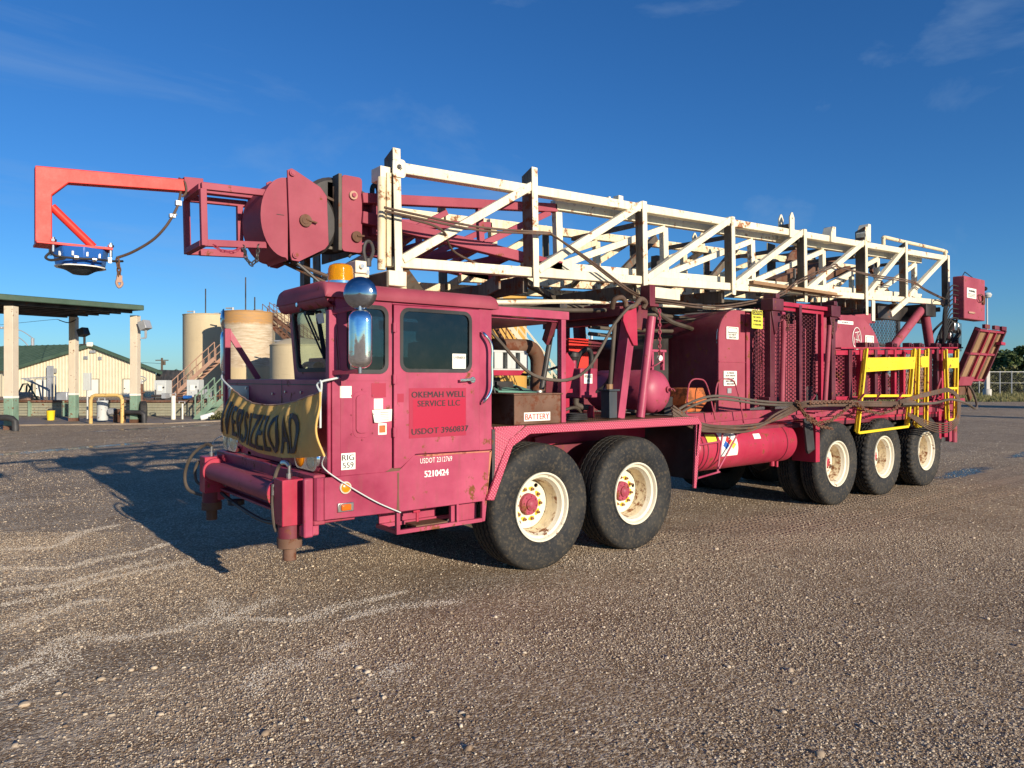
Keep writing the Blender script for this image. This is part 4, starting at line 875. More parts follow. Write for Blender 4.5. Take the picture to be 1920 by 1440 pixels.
# the rounded cover behind the side plate, wider towards the middle of the rig
for k_, (x, z) in enumerate(lp): body.v += [(x, 5.22, z), (x - .02, 6.9, z - .02)]
for i in range(9): body.f.append((2 * i, 2 * i + 1, 2 * i + 3, 2 * i + 2))
o = len(body.v); body.v += [(7.26, 5.22, 1.3), (7.24, 6.9, 1.3), (9.4, 5.22, 2.545), (9.4, 6.9, 2.525)]
body.f += [(18, 19, o + 1, o), (0, 1, o + 3, o + 2)]
build(body, 'guard_cover', 'deepred', rig, smooth=60)
build(MB().box(7.26, 7.80, 5.184, 5.19, 1.905, 1.912).box(7.80, 7.87, 5.17, 5.22, 1.3, 2.52), 'guard_seam', 'pinkdirty', cg)
build(MB().plate([[(6.45 + .3, 1.35), (7.22, 1.35), (7.22, 2.25), (6.9, 2.22), (6.75, 2.1)]], 'Y', 5.9, .9), 'transmission_case', 'darksteel', rig, bev=.03)
def sign(x0, x1, z0, z1, y, mat, par, nm='warning_sign'): return build(MB().plate([rrect(x0, x1, z0, z1, .008, 2)], 'Y', y, .002), nm, mat, par, smooth=0)
s1 = sign(7.40, 7.645, 2.185, 2.335, 5.180, 'sticker', cg); s1['label'] = 'white warning sign with black panel reading DO NOT ENTER'
build(MB().plate([rrect(7.425, 7.62, 2.265, 2.325, .02), rrect(7.432, 7.613, 2.271, 2.319, .016)], 'Y', 5.178, .001), 'sign_border', 'ink', cg, smooth=0)
build(MB().plate([rect(7.415, 7.63, 2.258, 2.262)], 'Y', 5.178, .001), 'sign_rule', 'ink', cg, smooth=0)
lettering('DO NOT', (7.44, 7.60, 2.228, 2.25), 'Y', 5.1775, 'ink', cg, .02); lettering('ENTER', (7.45, 7.59, 2.196, 2.218), 'Y', 5.1775, 'ink', cg, .02)
s2 = sign(7.345, 7.61, 1.62, 1.80, 5.180, 'sticker', cg)
for i, t in enumerate(('ALL PERSONS', 'EXCEPT OPERATOR', 'STAY CLEAR', 'WHILE DERRICK IS', 'BEING RAISED')):
    wd = .2 if i in (1, 3) else .15; lettering(t, (7.478 - wd / 2, 7.478 + wd / 2, 1.765 - i * .033, 1.785 - i * .033), 'Y', 5.1775, 'ink', cg, .012)
build(MB().plate([rect(7.42, 7.50, 1.53, 1.59)], 'Y', 5.18, .002), 'maker_plate', 'greymetal', cg, smooth=0)
# the slotted side plate behind the mesh, yellow caution sign at its corner
gp = build(MB().plate([[(7.87, 1.32), (9.42, 1.40), (9.42, 2.40), (9.0, 2.56), (7.87, 2.54)]], 'Y', 5.30, .02), 'guard_side_plate', 'mauve', rig, bev=.004)
build(MB().plate([rrect(8.15, 8.3, 1.45, 2.35, .05)], 'Y', 5.295, .003).lathe([(0, .15), (0, .17)], (8.0, 5.29, 1.98), 'Y', 24).lathe([(0, .27), (0, .29)], (8.05, 5.29, 1.98), 'Y', 24), 'guard_rib', 'deepred', gp)
cs = sign(7.70, 7.93, 2.32, 2.545, 5.03, 'stickeryellow', rig, 'caution_sign'); cs['label'] = 'yellow caution sign with a black header'
build(MB().plate([rect(7.71, 7.92, 2.485, 2.54)], 'Y', 5.028, .001), 'sign_header', 'ink', rig, smooth=0)
lettering('CAUTION', (7.725, 7.905, 2.495, 2.53), 'Y', 5.0265, 'stickeryellow', rig, .02)
for i, t in enumerate(('NO ENTRY', 'WHEN RIG', 'IS OPERATING')): lettering(t, (7.73, 7.90, 2.445 - i * .045, 2.47 - i * .045), 'Y', 5.0275, 'ink', rig, .015)
# ---- tall mesh guard frame
tg = bpy.data.objects.new('tall_mesh_guard', None); C.objects.link(tg); tg.parent = rig; tg.location = Vector((8.6, 5.0, 1.4)) - rig.location
build(MB().box(8.02, 8.13, 4.98, 5.06, 1.30, 2.70).box(7.95, 8.17, 4.95, 5.10, 1.36, 1.48), 'guard_post', 'maroon', tg, bev=.004)
build(MB().box(9.52, 9.62, 4.98, 5.06, 1.42, 2.66), 'guard_post', 'maroon', tg, bev=.004)
build(MB().box(8.70, 8.76, 4.985, 5.035, 1.40, 2.66), 'guard_rail', 'maroon', tg); build(MB().box(9.33, 9.39, 5.03, 5.08, 1.40, 2.58), 'guard_rail', 'boomred' if False else 'red', tg)
build(MB().box(8.13, 9.52, 4.99, 5.05, 2.63, 2.68).box(8.13, 9.52, 5.04, 5.07, 2.58, 2.625), 'guard_rail', 'red', tg)
for x in (8.0, 9.42):
    build(MB().box(x, x + .24, 4.93, 5.1, 2.55, 2.70).box(x + .05, x + .13, 4.92, 5.1, 2.70, 2.76).plate([[(x + .1, 2.25), (x + .2, 2.38), (x + .24, 2.55), (x + .02, 2.55)]], 'Y', 4.96, .02), 'guard_socket', 'maroon', tg, bev=.006)
    build(MB().cyl((x + .15, 4.915, 2.52), (x + .22, 4.915, 2.52), .02, 10), 'socket_pin', 'pink', tg)
build(hexmesh(7.88, 9.36, 1.36, 2.58, .104, .025, 5.12, .0085, .006, skip=lambda x, z: False), 'guard_mesh', 'maroon', tg, kind='stuff', smooth=0)
for x, x2 in ((8.19, 8.14), (9.30, 9.18)):
    build(MB().cyl((x, 4.90, 2.42), (x2, 4.90, 1.38), .032, 16), 'folding_leg', 'mauve', tg)
    build(chain_mb([(x + .03, 4.86, 2.50), (x + .01, 4.85, 2.40), (x + .0, 4.85, 2.30)], .05, .005), 'safety_chain', 'rust', tg)
# clutter behind the mesh: drums, levers, pipes
cl = MB()
cl.lathe([(0, .0), (0, .45), (.04, .45), (.04, .25), (.9, .25), (.9, .45), (.94, .45), (.94, 0)], (10.4, 5.5, 1.85), 'Y', 32); cl.lathe([(0, .0), (0, .35), (.04, .35), (.04, .2), (.9, .2), (.9, .35), (.94, .35), (.94, 0)], (8.8, 5.5, 1.9), 'Y', 28)
build(cl, 'cable_drum', 'darksteel', rig, smooth=30)
wr = MB()
for dx, r0 in ((10.4, .27), (8.8, .22)):
    for i in range(34): a_ = [(dx + r0 * math.cos(t), 5.56 + i * .024, 1.87 + r0 * math.sin(t)) for t in [2 * math.pi * j / 16 for j in range(16)]]; wr.tube(a_, .012, 5, closed=True)
build(wr, 'drum_rope', 'rope', rig, kind='stuff')
# ---- second drum guard with chalk mark
lp = [(9.6, 1.5), (9.6, 2.62)] + [(10.75, 2.66)] + [(10.75 + .88 * math.sin(R(a)), 1.98 + .68 * math.cos(R(a))) for a in (12, 24, 36, 48, 60, 72, 82, 90)] + [(11.64, 1.5)]
g2 = build(MB().plate([lp], 'Y', 5.28, .03), 'drum_guard', 'mauve', rig, bev=.006)
g2b = MB(); q_ = lp[1:-1]
for x, z in q_: g2b.v += [(x, 5.31, z), (x, 6.8, z)]
for i in range(len(q_) - 1): g2b.f.append((2 * i, 2 * i + 1, 2 * i + 3, 2 * i + 2))
build(g2b, 'guard_cover', 'maroon', rig, smooth=60)
build(MB().plate([rect(10.24, 10.72, 2.515, 2.565)], 'Y', 5.277, .001), 'maker_plate', 'sticker', g2, smooth=0)
lettering('MP 580 HD', (10.38, 10.56, 2.53, 2.55), 'Y', 5.275, 'ink', g2, .01)
el = [(10.82 + .13 * math.cos(a), 5.272, 2.315 + .165 * math.sin(a)) for a in [2 * math.pi * i / 28 for i in range(28)]]
cm = MB().tube(el, .007, 5, closed=True)
for a, c_ in (((10.76, 2.40), (10.90, 2.42)), ((10.83, 2.41), (10.82, 2.20)), ((10.74, 2.33), (10.75, 2.24)), ((10.90, 2.39), (10.86, 2.33)), ((10.86, 2.33), (10.92, 2.27)), ((10.78, 2.30), (10.88, 2.29)), ((10.72, 2.22), (10.78, 2.18)), ((10.86, 2.2), (10.90, 2.24))):
    cm.bar((a[0], 5.274, a[1]), (c_[0], 5.274, c_[1]), .010, .003, (0, 1, 0))
build(cm, 'chalk_mark', 'inkwhite', g2)
build(MB().plate([rrect(11.08, 11.36, 2.235, 2.375, .01, 2)], 'Y', 5.27, .003), 'warning_sign', 'sticker', g2, smooth=0)
build(MB().plate([rrect(11.11, 11.33, 2.255, 2.355, .03), rrect(11.12, 11.32, 2.262, 2.348, .025)], 'Y', 5.268, .001), 'sign_border', 'ink', g2, smooth=0)
# ---- low mesh guard panels along the rear deck
lg = bpy.data.objects.new('low_mesh_guard', None); C.objects.link(lg); lg.parent = rig; lg.location = Vector((11.6, 5.0, 1.4)) - rig.location
zt = lambda x: 2.10 + (x - 9.4) * .028; zb = lambda x: 1.44 - (x - 9.4) * .012
rl = MB().bar((9.62, 4.95, zt(9.6) + .02), (12.85, 4.95, zt(12.85) + .02), .10, .022).bar((9.62, 4.99, zt(9.6) - .04), (12.85, 4.99, zt(12.85) - .04), .03, .07)
rl.bar((12.95, 4.95, zt(12.95) + .02), (13.85, 4.95, zt(13.85) + .02), .10, .022).bar((12.95, 4.99, zt(12.95) - .04), (13.85, 4.99, zt(13.85) - .04), .03, .07)
rl.bar((9.62, 4.99, zb(9.6)), (13.85, 4.99, zb(13.85)), .04, .05)
build(rl, 'guard_rail', 'red', lg, bev=.003)
for x, wd, mt in ((9.95, .09, 'maroon'), (10.28, .07, 'red'), (10.36, .13, 'maroon'), (10.72, .08, 'maroon'), (11.06, .07, 'maroon'), (11.36, .06, 'red'), (11.66, .07, 'red'), (12.55, .06, 'red'), (12.62, .08, 'maroon'), (12.90, .08, 'maroon'), (13.1, .07, 'red'), (13.72, .1, 'maroon')):
    build(MB().box(x, x + wd, 4.955, 5.02, zb(x), zt(x)), 'guard_post', mt, lg, bev=.003)
mm = hexmesh(9.62, 11.9, 1.45, 2.10, .118, .026, 5.03, .009, .006); build(mm, 'guard_mesh', 'pinkdirty', lg, kind='stuff', smooth=0)
m3 = MB()
for i in range(40):     # diamond mesh, further back
    x = 11.75 + i * .055
    m3.bar((x, 5.03, 1.45), (min(13.85, x + .42), 5.03, 1.45 + .66 * min(1, (13.85 - x) / .42)), .010, .008, (0, 1, 0)) if x < 13.8 else None
    m3.bar((min(13.85, x + .42), 5.036, 1.45 + .66 * 0), (x if x + .42 < 13.85 else x, 5.036, 1.45 + .66 * min(1, (min(13.85, x + .42) - x) / .42)), .010, .008, (0, 1, 0)) if x < 13.8 else None
build(m3, 'guard_mesh', 'tanbelly', lg, kind='stuff', smooth=0)
so_ = MB()
for x in (10.42, 11.15, 11.72, 12.1, 12.75, 13.25, 13.6):
    so_.box(x, x + .10, 4.90, 5.0, zt(x) + .02, zt(x) + .10); so_.box(x + .14, x + .17, 4.90, 5.0, zt(x) + .02, zt(x) + .09); so_.cyl((x + .05, 4.88, zt(x) + .06), (x + .05, 4.92, zt(x) + .06), .022, 8)
so_.box(10.35, 10.75, 4.92, 5.06, zt(10.4) + .03, zt(10.4) + .10)
build(so_, 'rail_socket', 'maroon', lg, bev=.003)
# far side guard mesh against the sky
fm = bpy.data.objects.new('far_mesh_guard', None); C.objects.link(fm); fm.parent = rig; fm.location = Vector((14.5, 7.1, 2.2)) - rig.location
build(hexmesh(12.9, 16.4, 2.1, 3.0, .12, .05, 7.1, .016, .01), 'guard_mesh', 'darksteel', fm, kind='stuff', smooth=0)
build(MB().box(12.8, 16.5, 7.08, 7.14, 3.0, 3.08).box(12.8, 12.95, 7.08, 7.16, 1.2, 3.08).box(16.4, 16.5, 7.08, 7.14, 1.2, 3.08), 'guard_rail', 'darksteel', fm)
# ---- base rail and hangers
br = MB().bar((6.40, 4.88, 1.185), (9.0, 4.88, 1.235), .04, .055).bar((9.0, 4.92, 1.235), (13.9, 4.92, 1.34), .06, .07).box(6.40, 13.9, 4.98, 5.1, 1.16, 1.32)
build(br, 'base_rail', 'pinkdirty', rig, bev=.005)
build(MB().box(8.88, 8.98, 4.86, 5.2, .62, 1.22).box(9.0, 13.5, 5.0, 5.06, 1.12, 1.2), 'mud_bracket', 'red', rig, bev=.004)
build(MB().add([(8.55, 4.84, 1.20), (8.75, 4.84, 1.20), (8.78, 4.82, .80), (8.70, 4.86, .74), (8.62, 4.83, .79), (8.55, 4.86, 1.20), (8.75, 4.86, 1.2), (8.78, 4.85, .80), (8.70, 4.88, .74), (8.62, 4.86, .79)], [(0, 1, 2, 3, 4), (9, 8, 7, 6, 5), (0, 5, 6, 1), (1, 6, 7, 2), (4, 9, 5, 0)]), 'mud_flap', 'black', rig, smooth=0)
for x in (8.62, 9.92, 10.4, 11.1, 12.55):
    build(MB().bar((x, 4.90, 1.28), (x - .06 if x > 12 else x + .02, 4.74, 1.50 if x < 12 else 1.72), .03, .02).bar((x, 4.90, 1.28), (x, 4.72, 1.27), .03, .02), 'cable_hook', 'pinkdirty', rig)
# ---- long side tank
lt = bpy.data.objects.new('side_tank', None); C.objects.link(lt); lt.parent = rig; lt.location = Vector((7.6, 5.2, .6)) - rig.location
tr_ = .262; tcz = .90; tcy = 5.18
build(MB().lathe([(-.02, 0), (0, .10), (.03, .20), (.07, .245), (.11, tr_), (2.05, tr_), (2.09, .245), (2.12, .2), (2.15, .1), (2.16, 0)], (6.47, tcy, tcz), 'X', 48), 'tank_shell', 'red', lt, smooth=50)
for x in (6.60, 6.68, 8.30): build(MB().lathe([(0, tr_ + .002), (0, tr_ + .006), (.014, tr_ + .006), (.014, tr_ + .002)], (x, tcy, tcz), 'X', 40), 'tank_band', 'deepred', lt)
build(MB().cyl((7.15, 5.1, 1.15), (7.15, 5.1, 1.20), .025, 8).cyl((7.25, 5.1, 1.15), (7.25, 5.1, 1.21), .03, 8).cyl((7.12, 5.1, 1.19), (7.30, 5.1, 1.19), .012, 6), 'tank_fitting', 'pinkdirty', lt)
build(MB().cyl((8.25, 5.1, .60), (8.25, 5.1, .66), .03, 10).cyl((8.36, 5.1, .58), (8.36, 5.1, .66), .018, 8), 'drain_cock', 'red', lt)
build(MB().cyl((6.42, 4.88, .62), (6.84, 4.88, .66), .011, 8).cyl((6.42, 4.88, .98), (6.86, 4.88, 1.0), .011, 8).cyl((6.80, 4.88, .66), (6.92, 4.88, 1.19), .011, 8), 'tank_guard', 'pink', lt)
def on_tank(x0, x1, z0, z1, mat, nm, off=.002, n=6, loop=None):
    mb = MB()
    def S(x, z): dz = max(-.999, min(.999, (z - tcz) / (tr_ + off))); return (x, tcy - (tr_ + off) * math.sqrt(1 - dz * dz), z)
    if loop: mb.v = [S(*q) for q in loop]; mb.f = [tuple(range(len(loop)))]
    else:
        for i in range(n + 1): z = z0 + (z1 - z0) * i / n; mb.v += [S(x0, z), S(x1, z)]
        for i in range(n): mb.f.append((2 * i, 2 * i + 1, 2 * i + 3, 2 * i + 2))
    return build(mb, nm, mat, lt, smooth=60)
on_tank(6.93, 7.25, .82, 1.09, 'sticker', 'hazard_label'); on_tank(6.70, 6.88, .98, 1.075, 'stickeryellow', 'warning_label'); on_tank(7.60, 7.74, .985, 1.045, 'sticker', 'small_label')
dx, dz_, q = 7.09, .945, .052
for ox, oz, mt in ((0, q, 'nfred'), (-q * 1.25, 0, 'nfblue'), (q * 1.25, 0, 'stickeryellow'), (0, -q, 'paper')):
    on_tank(0, 0, 0, 0, mt, 'hazard_diamond', .004, loop=[(dx + ox - q * 1.18, dz_ + oz), (dx + ox, dz_ + oz - q * .95), (dx + ox + q * 1.18, dz_ + oz), (dx + ox, dz_ + oz + q * .95)])
lettering('2', (7.075, 7.105, .985, 1.012), 'Y', 4.9225, 'inkwhite', lt, .02); lettering('0', (7.14, 7.17, .93, .96), 'Y', 4.9185, 'ink', lt, .02)
lettering('DIESEL', (7.02, 7.16, 1.055, 1.075), 'Y', 4.955, 'ink', lt, .01)
# ---- rear: controls box, tilted work platform, jacks, mast tripod
build(MB().box(13.48, 13.52, 4.9, 4.92, 3.0, 3.1), 'hinge_tab', 'mauve', rig)
cb = build(MB().box(13.90, 14.85, 4.90, 5.09, 2.755, 3.50), 'control_cabinet', 'mauve', rig, bev=.015)
build(MB().plate([rrect(14.0, 14.42, 3.125, 3.30, .01, 2)], 'Y', 4.895, .003), 'warning_sign', 'sticker', cb, smooth=0)
lettering('WARNING', (14.07, 14.37, 3.23, 3.27), 'Y', 4.893, 'ink', cb, .02)
for i in range(3): build(MB().box(14.04, 14.38, 4.8925, 4.893, 3.15 + .023 * i, 3.158 + .023 * i), 'sign_text', 'ink', cb, smooth=0)
build(MB().tube([(14.58 + .12 * math.cos(a), 4.87, 3.15 + .07 * math.sin(a)) for a in [2 * math.pi * i / 16 for i in range(16)]], .008, 6, closed=True).box(14.68, 14.78, 4.87, 4.9, 3.05, 3.20), 'cabinet_latch', 'rust', cb)
build(MB().cyl((14.85, 4.95, 3.36), (14.98, 4.95, 3.36), .02, 8).lathe([(0, 0), (.01, .04), (.05, .04), (.06, 0)], (14.96, 4.95, 3.36), 'X', 12), 'cabinet_knob', 'darksteel', cb)
build(MB().bar((14.05, 4.89, 2.87), (14.32, 4.89, 2.87), .02, .03), 'cabinet_pull', 'tanbelly', cb)
build(MB().tube([(13.95, 4.95, 3.5), (14.2, 5.0, 3.60), (14.6, 4.98, 3.5)], .008, 6), 'lifting_wire', 'darksteel', cb)
hb_ = MB()
for i in range(9):
    z = 3.32 - i * .08; hb_.tube(spline([(13.90, 5.0, z), (13.60, 5.0, z - .02), (13.50, 5.05, z - .25), (13.52, 5.1, z - .6), (13.7, 5.15, 2.35 - .02 * i)], 5), .011, 6)
for i in range(14):
    a = rnd.uniform(0, 1); hb_.tube(spline([(13.6 + rnd.uniform(0, .6), 5.1, 2.75), (13.6 + rnd.uniform(-.1, .7), 5.05 + rnd.uniform(0, .3), 2.5), (13.5 + rnd.uniform(-.2, .5), 5.2, 2.2)], 5), .02, 6)
build(hb_, 'control_hoses', 'black', rig, kind='stuff')
build(MB().box(13.85, 14.1, 5.1, 5.3, 2.4, 2.52).box(13.9, 14.05, 5.05, 5.2, 2.55, 2.7).box(14.2, 14.35, 5.1, 5.3, 2.2, 2.7), 'valve_bank', 'brightsteel', rig, bev=.01)
# tripod legs of the mast base
tp = bpy.data.objects.new('mast_pivot_stand', None); C.objects.link(tp); tp.parent = rig; tp.location = Vector((13.3, 6.0, 1.2)) - rig.location
build(MB().cyl((11.9, 5.3, 2.12), (13.25, 5.3, 2.95), .07, 16), 'stand_leg', 'mauve', tp); build(MB().cyl((13.25, 5.3, 2.95), (13.55, 5.3, 2.1), .075, 16), 'stand_leg', 'mauve', tp)
build(MB().cyl((13.15, 6.8, 2.95), (12.6, 6.8, 1.4), .07, 16).cyl((13.35, 6.8, 2.95), (14.2, 6.8, 1.3), .07, 16).box(13.1, 13.5, 5.2, 7.0, 2.78, 2.98).box(12.0, 14.0, 5.5, 5.6, 2.7, 2.95), 'stand_frame', 'darksteel', tp, bev=.006)
build(MB().cyl((11.75, 6.0, 1.9), (11.75, 6.0, 2.75), .10, 18).cyl((11.75, 6.0, 2.6), (11.75, 6.0, 2.72), .13, 18), 'raising_ram', 'hose', tp)
# tilted platform
pf = bpy.data.objects.new('folded_work_platform', None); C.objects.link(pf); pf.parent = rig; pf.location = Vector((14.9, 5.2, 2.1)) - rig.location
def PP(a, h, d=0.):
    """a along the rig, h up the leaning platform, d out of its outer face"""
    return (13.62 + a, 4.96 - h * .36 / 1.0 - d * .93, 1.66 + h * .93 - d * .34)
PL, PH = 1.27, .98
def pq(a0, h0, a1, h1, w_, t_, d=0.):
    return MB().bar(PP(a0, h0, d), PP(a1, h1, d), w_, t_, (0, -.93, -.34))
f_ = MB()
for a in (0.03, PL - .03): f_.bar(PP(a, 0), PP(a, PH), .05, .09, (0, -.93, -.34))
build(f_, 'platform_side', 'maroon', pf, bev=.004)
for h in (.03, .52, PH - .04): build(pq(0, h, PL, h, .035, .06), 'platform_crossbar', 'pinkdirty', pf, bev=.004)
for a in (.52, .86): build(pq(a, .02, a, PH - .02, .03, .04, .012), 'platform_joist', 'red', pf)
for k_, a in enumerate((.14, .36, .58, .80, 1.02, 1.18)): build(pq(a, .02, a, PH - .02, .205, .02, -.018), 'plank', 'wood' if k_ % 2 else 'rust', pf, bev=.004)
build(MB().bar(PP(.0, .03, .06), PP(.62, .03, .06), .16, .015, (0, -.93, -.34)), 'platform_lip', 'mauve', pf)
for a in (.25, .70, 1.05): build(MB().bar(PP(a, PH + .03), PP(a + .22, PH + .03), .05, .07), 'platform_socket', 'deepred', pf, bev=.004)
build(MB().bar(PP(1.1, .75, .05), PP(1.32, .74, .05), .08, .05), 'platform_latch', 'red', pf)
build(MB().box(13.9, 14.5, 5.0, 5.2, 1.42, 1.66).bar((14.2, 5.0, 1.66), (14.45, 5.0, 1.35), .05, .12), 'platform_bracket', 'rust', rig, bev=.01)
# rear levelling jacks
for y in (5.05, 6.9):
    o = bpy.data.objects.new('rear_jack', None); C.objects.link(o); o.parent = rig; o.location = Vector((13.4, y, .4)) - rig.location
    build(MB().box(13.02, 13.12, y - .08, y + .08, .70, 1.40).box(13.22, 13.36, y - .09, y + .07, .72, 1.36), 'jack_housing', 'red', o, bev=.006)
    build(MB().cyl((13.29, y - .10, 1.2), (13.29, y - .12, 1.2), .05, 14), 'jack_pin', 'pinkdirty', o)
    build(MB().cyl((13.08, y, .50), (13.08, y, .72), .055, 16), 'jack_ram', 'red', o)
    build(MB().cyl((13.50, y + .1, .70), (13.50, y + .1, 1.5), .07, 16).cyl((13.50, y + .1, .62), (13.50, y + .1, .74), .09, 16), 'jack_barrel', 'darksteel', o)
    build(MB().cyl((13.05, y + .1, .28), (13.05, y + .1, .60), .10, 16).cyl((13.05, y + .1, .16), (13.05, y + .1, .28), .06, 16), 'jack_foot', 'darksteel', o)
    build(MB().box(13.66, 13.78, y, y + .1, .62, 1.5).cyl((13.85, y, .6), (13.85, y, 1.4), .05, 12), 'jack_guide', 'pinkdirty', o)

# ------------------------------------------------------------------ the mast
mast = bpy.data.objects.new('lattice_mast', None); C.objects.link(mast); mast.parent = rig; mast.location = Vector((8.5, 6.05, 2.6)) - rig.location
mast['label'] = 'white lattice mast section lying along the top of the rig'
zB = lambda x: 2.63 + .036 * (x - 2.93)
zT = lambda x: 3.51 + .037 * (x - 2.93)
MX = [2.965, 4.46, 6.03, 7.66, 9.34, 11.10, 12.49, 14.20]
NYm, FYm = 5.28, 6.90
lean = -.035                                   # posts stand square to the chords
def mpt(x, z, zc=None): return x - (z - zB(x)) * .036
for yy, mt, side in ((NYm, 'cream', 'near'), (FYm - .1, 'creamrust', 'far')):
    segs = [(2.93, 4.46), (4.46, 9.2), (9.2, 14.25)]
    build(MB().bar((2.93, yy + .05, zT(2.93) - .045), (14.25, yy + .05, zT(14.25) - .045), .10, .09), 'top_chord', mt, mast, bev=.008)
    build(MB().bar((2.93, yy + .05, zB(2.93) + .045), (14.25, yy + .05, zB(14.25) + .045), .10, .09), 'bottom_chord', mt, mast, bev=.008)
    for i in range(len(MX) - 1):
        x0, x1 = MX[i], MX[i + 1]
        build(MB().bar((x0 + .05, yy + (.02 if side == 'near' else .08), zB(x0) + .07), (x1 - .03, yy + (.02 if side == 'near' else .08), zT(x1) - .01), .07, .075), 'diagonal_brace', mt, mast, bev=.006)
    for i, x in enumerate(MX):
        up_ = {0: .10, 1: .16, 2: .02, 3: .02, 4: .02, 5: .22, 6: .10, 7: .0}[i]; dn = {0: .15, 1: .10, 2: .04, 3: .06, 4: .10, 5: .24, 6: .02, 7: .03}[i]
        z0, z1 = zB(x) - dn, zT(x) + up_
        tw = .16 if i in (0, 1, 5) else .115
        yn = yy - .03 if side == 'near' else yy + .13
        sg = 1 if side == 'near' else -1
        p_ = MB().bar((mpt(x, z0), yn + .006 * sg, z0), (mpt(x, z1), yn + .006 * sg, z1), .072, .012, (1, 0, 0)) if False else MB()
        def lx(z): return x - (z - zB(x)) * .022
        # a channel: outer flange, web facing forward
        a0 = (lx(z0), yn, z0); a1 = (lx(z1), yn, z1)
        p_.add([(lx(z0) - .035, yn, z0), (lx(z0) + .035, yn, z0), (lx(z0) + .035, yn + .014 * sg, z0), (lx(z0) - .035, yn + .014 * sg, z0),
                (lx(z1) - .035, yn, z1), (lx(z1) + .035, yn, z1), (lx(z1) + .035, yn + .014 * sg, z1), (lx(z1) - .035, yn + .014 * sg, z1)],
               [(0, 1, 2, 3), (7, 6, 5, 4), (0, 4, 5, 1), (1, 5, 6, 2), (2, 6, 7, 3), (3, 7, 4, 0)])
        build(p_, 'mast_post', mt, mast, bev=.003)
        zs = z0 + (.12 if i in (1, 2, 3, 4, 5) else 0)
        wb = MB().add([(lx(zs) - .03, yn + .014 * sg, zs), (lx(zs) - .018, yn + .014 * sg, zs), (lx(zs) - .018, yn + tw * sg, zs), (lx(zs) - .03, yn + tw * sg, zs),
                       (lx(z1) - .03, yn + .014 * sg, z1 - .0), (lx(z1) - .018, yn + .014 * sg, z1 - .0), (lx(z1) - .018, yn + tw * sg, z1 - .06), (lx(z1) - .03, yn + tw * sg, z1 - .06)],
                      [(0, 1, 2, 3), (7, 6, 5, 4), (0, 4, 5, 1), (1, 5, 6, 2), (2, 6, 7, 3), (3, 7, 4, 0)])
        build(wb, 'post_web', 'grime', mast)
        wb2 = MB().add([(lx(z0) - .03, yn + .014 * sg, z0), (lx(zs) - .03, yn + .014 * sg, zs), (lx(zs) - .03, yn + tw * sg, zs)], [(0, 1, 2)])
# transverse members under the mast
for i, x in enumerate(MX):
    z = zB(x) - .02
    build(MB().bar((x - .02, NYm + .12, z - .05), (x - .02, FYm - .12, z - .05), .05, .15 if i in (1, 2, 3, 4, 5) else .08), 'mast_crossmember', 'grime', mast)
    if i in (1, 5): build(MB().bar((x - .30, NYm + .16, z - .03), (x - .02, NYm + .9, z - .06), .02, .15).add([(x, NYm + .1, z - .12), (x, NYm + .75, z - .14), (x - .02, NYm + .75, z + .04), (x - .02, NYm + .1, z + .04)], [(0, 1, 2, 3)]), 'mast_gusset', 'grime', mast)
for i in range(1, len(MX) - 1):
    x0, x1 = MX[i], MX[i + 1]; z0, z1 = zB(x0) - .03, zB(x1) - .03
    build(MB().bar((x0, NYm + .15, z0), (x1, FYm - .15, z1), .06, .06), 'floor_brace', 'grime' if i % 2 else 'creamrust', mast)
    build(MB().bar((x0, FYm - .15, zT(x0) - .03), (x0 + .01, NYm + .6, zT(x0) - .03), .05, .05) if i in (5, 6) else MB().bar((x0, FYm - .05, z0 - .06), (x1, FYm - .4, z1 - .06), .05, .05), 'lateral_brace', 'darksteel', mast)
# inner section, telescoped inside
ins = bpy.data.objects.new('inner_mast', None); C.objects.link(ins); ins.parent = rig; ins.location = Vector((8.5, 6.05, 2.9)) - rig.location
ins['label'] = 'upper mast section nested inside the white one'
for yy, mt in ((5.47, 'cream'), (6.58, 'creamrust')):
    build(MB().bar((4.90, yy + .04, zT(4.9) - .10), (13.6, yy + .04, zT(13.6) - .10), .08, .10), 'top_chord', mt, ins, bev=.006)
    build(MB().bar((4.50, yy + .04, zB(4.5) + .145), (13.6, yy + .04, zB(13.6) + .145), .08, .10), 'bottom_chord', mt, ins, bev=.006)
    IX = [4.98, 6.66, 8.44, 10.27, 12.0, 13.4]
    for i, x in enumerate(IX):
        build(MB().bar((x, yy + .045, zB(x) + .19), (x - .02, yy + .045, zT(x) - .17), .07, .085), 'inner_post', mt, ins, bev=.005)
        if i < len(IX) - 1:
            x1 = IX[i + 1]; build(MB().bar((x + .03, yy + .03, zB(x) + .18), (x1 - .03, yy + .03, zT(x1) - .18), .05, .07), 'inner_brace', mt, ins, bev=.004)
    # the pink crown section tapering forward
    build(MB().bar((2.75, yy + .04, 3.215), (4.93, yy + .04, 3.455), .08, .085), 'crown_top_chord', 'mauve', ins, bev=.006)
    build(MB().bar((2.75, yy + .04, 3.055), (5.0, yy + .04, 2.86), .08, .10), 'crown_bottom_chord', 'mauve', ins, bev=.006)
    build(MB().bar((3.99, yy + .04, 2.97), (3.97, yy + .04, 3.32), .05, .06).bar((3.99, yy + .04, 2.97), (4.85, yy + .04, 3.40), .05, .06).bar((3.25, yy + .04, 3.02), (3.95, yy + .04, 3.3) if yy > 6 else (3.6, yy + .04, 3.22), .05, .05), 'crown_web', 'mauve', ins, bev=.004)
for x, z in ((3.3, 3.0), (3.6, 2.98), (4.0, 2.95), (4.4, 2.92), (4.9, 2.86)): build(MB().bar((x, 5.55, z), (x + .0, 6.6, z), .06, .07).bar((x, 5.55, z), (x + .3, 6.6, z - .02), .04, .05), 'crown_crossmember', 'mauve', ins)
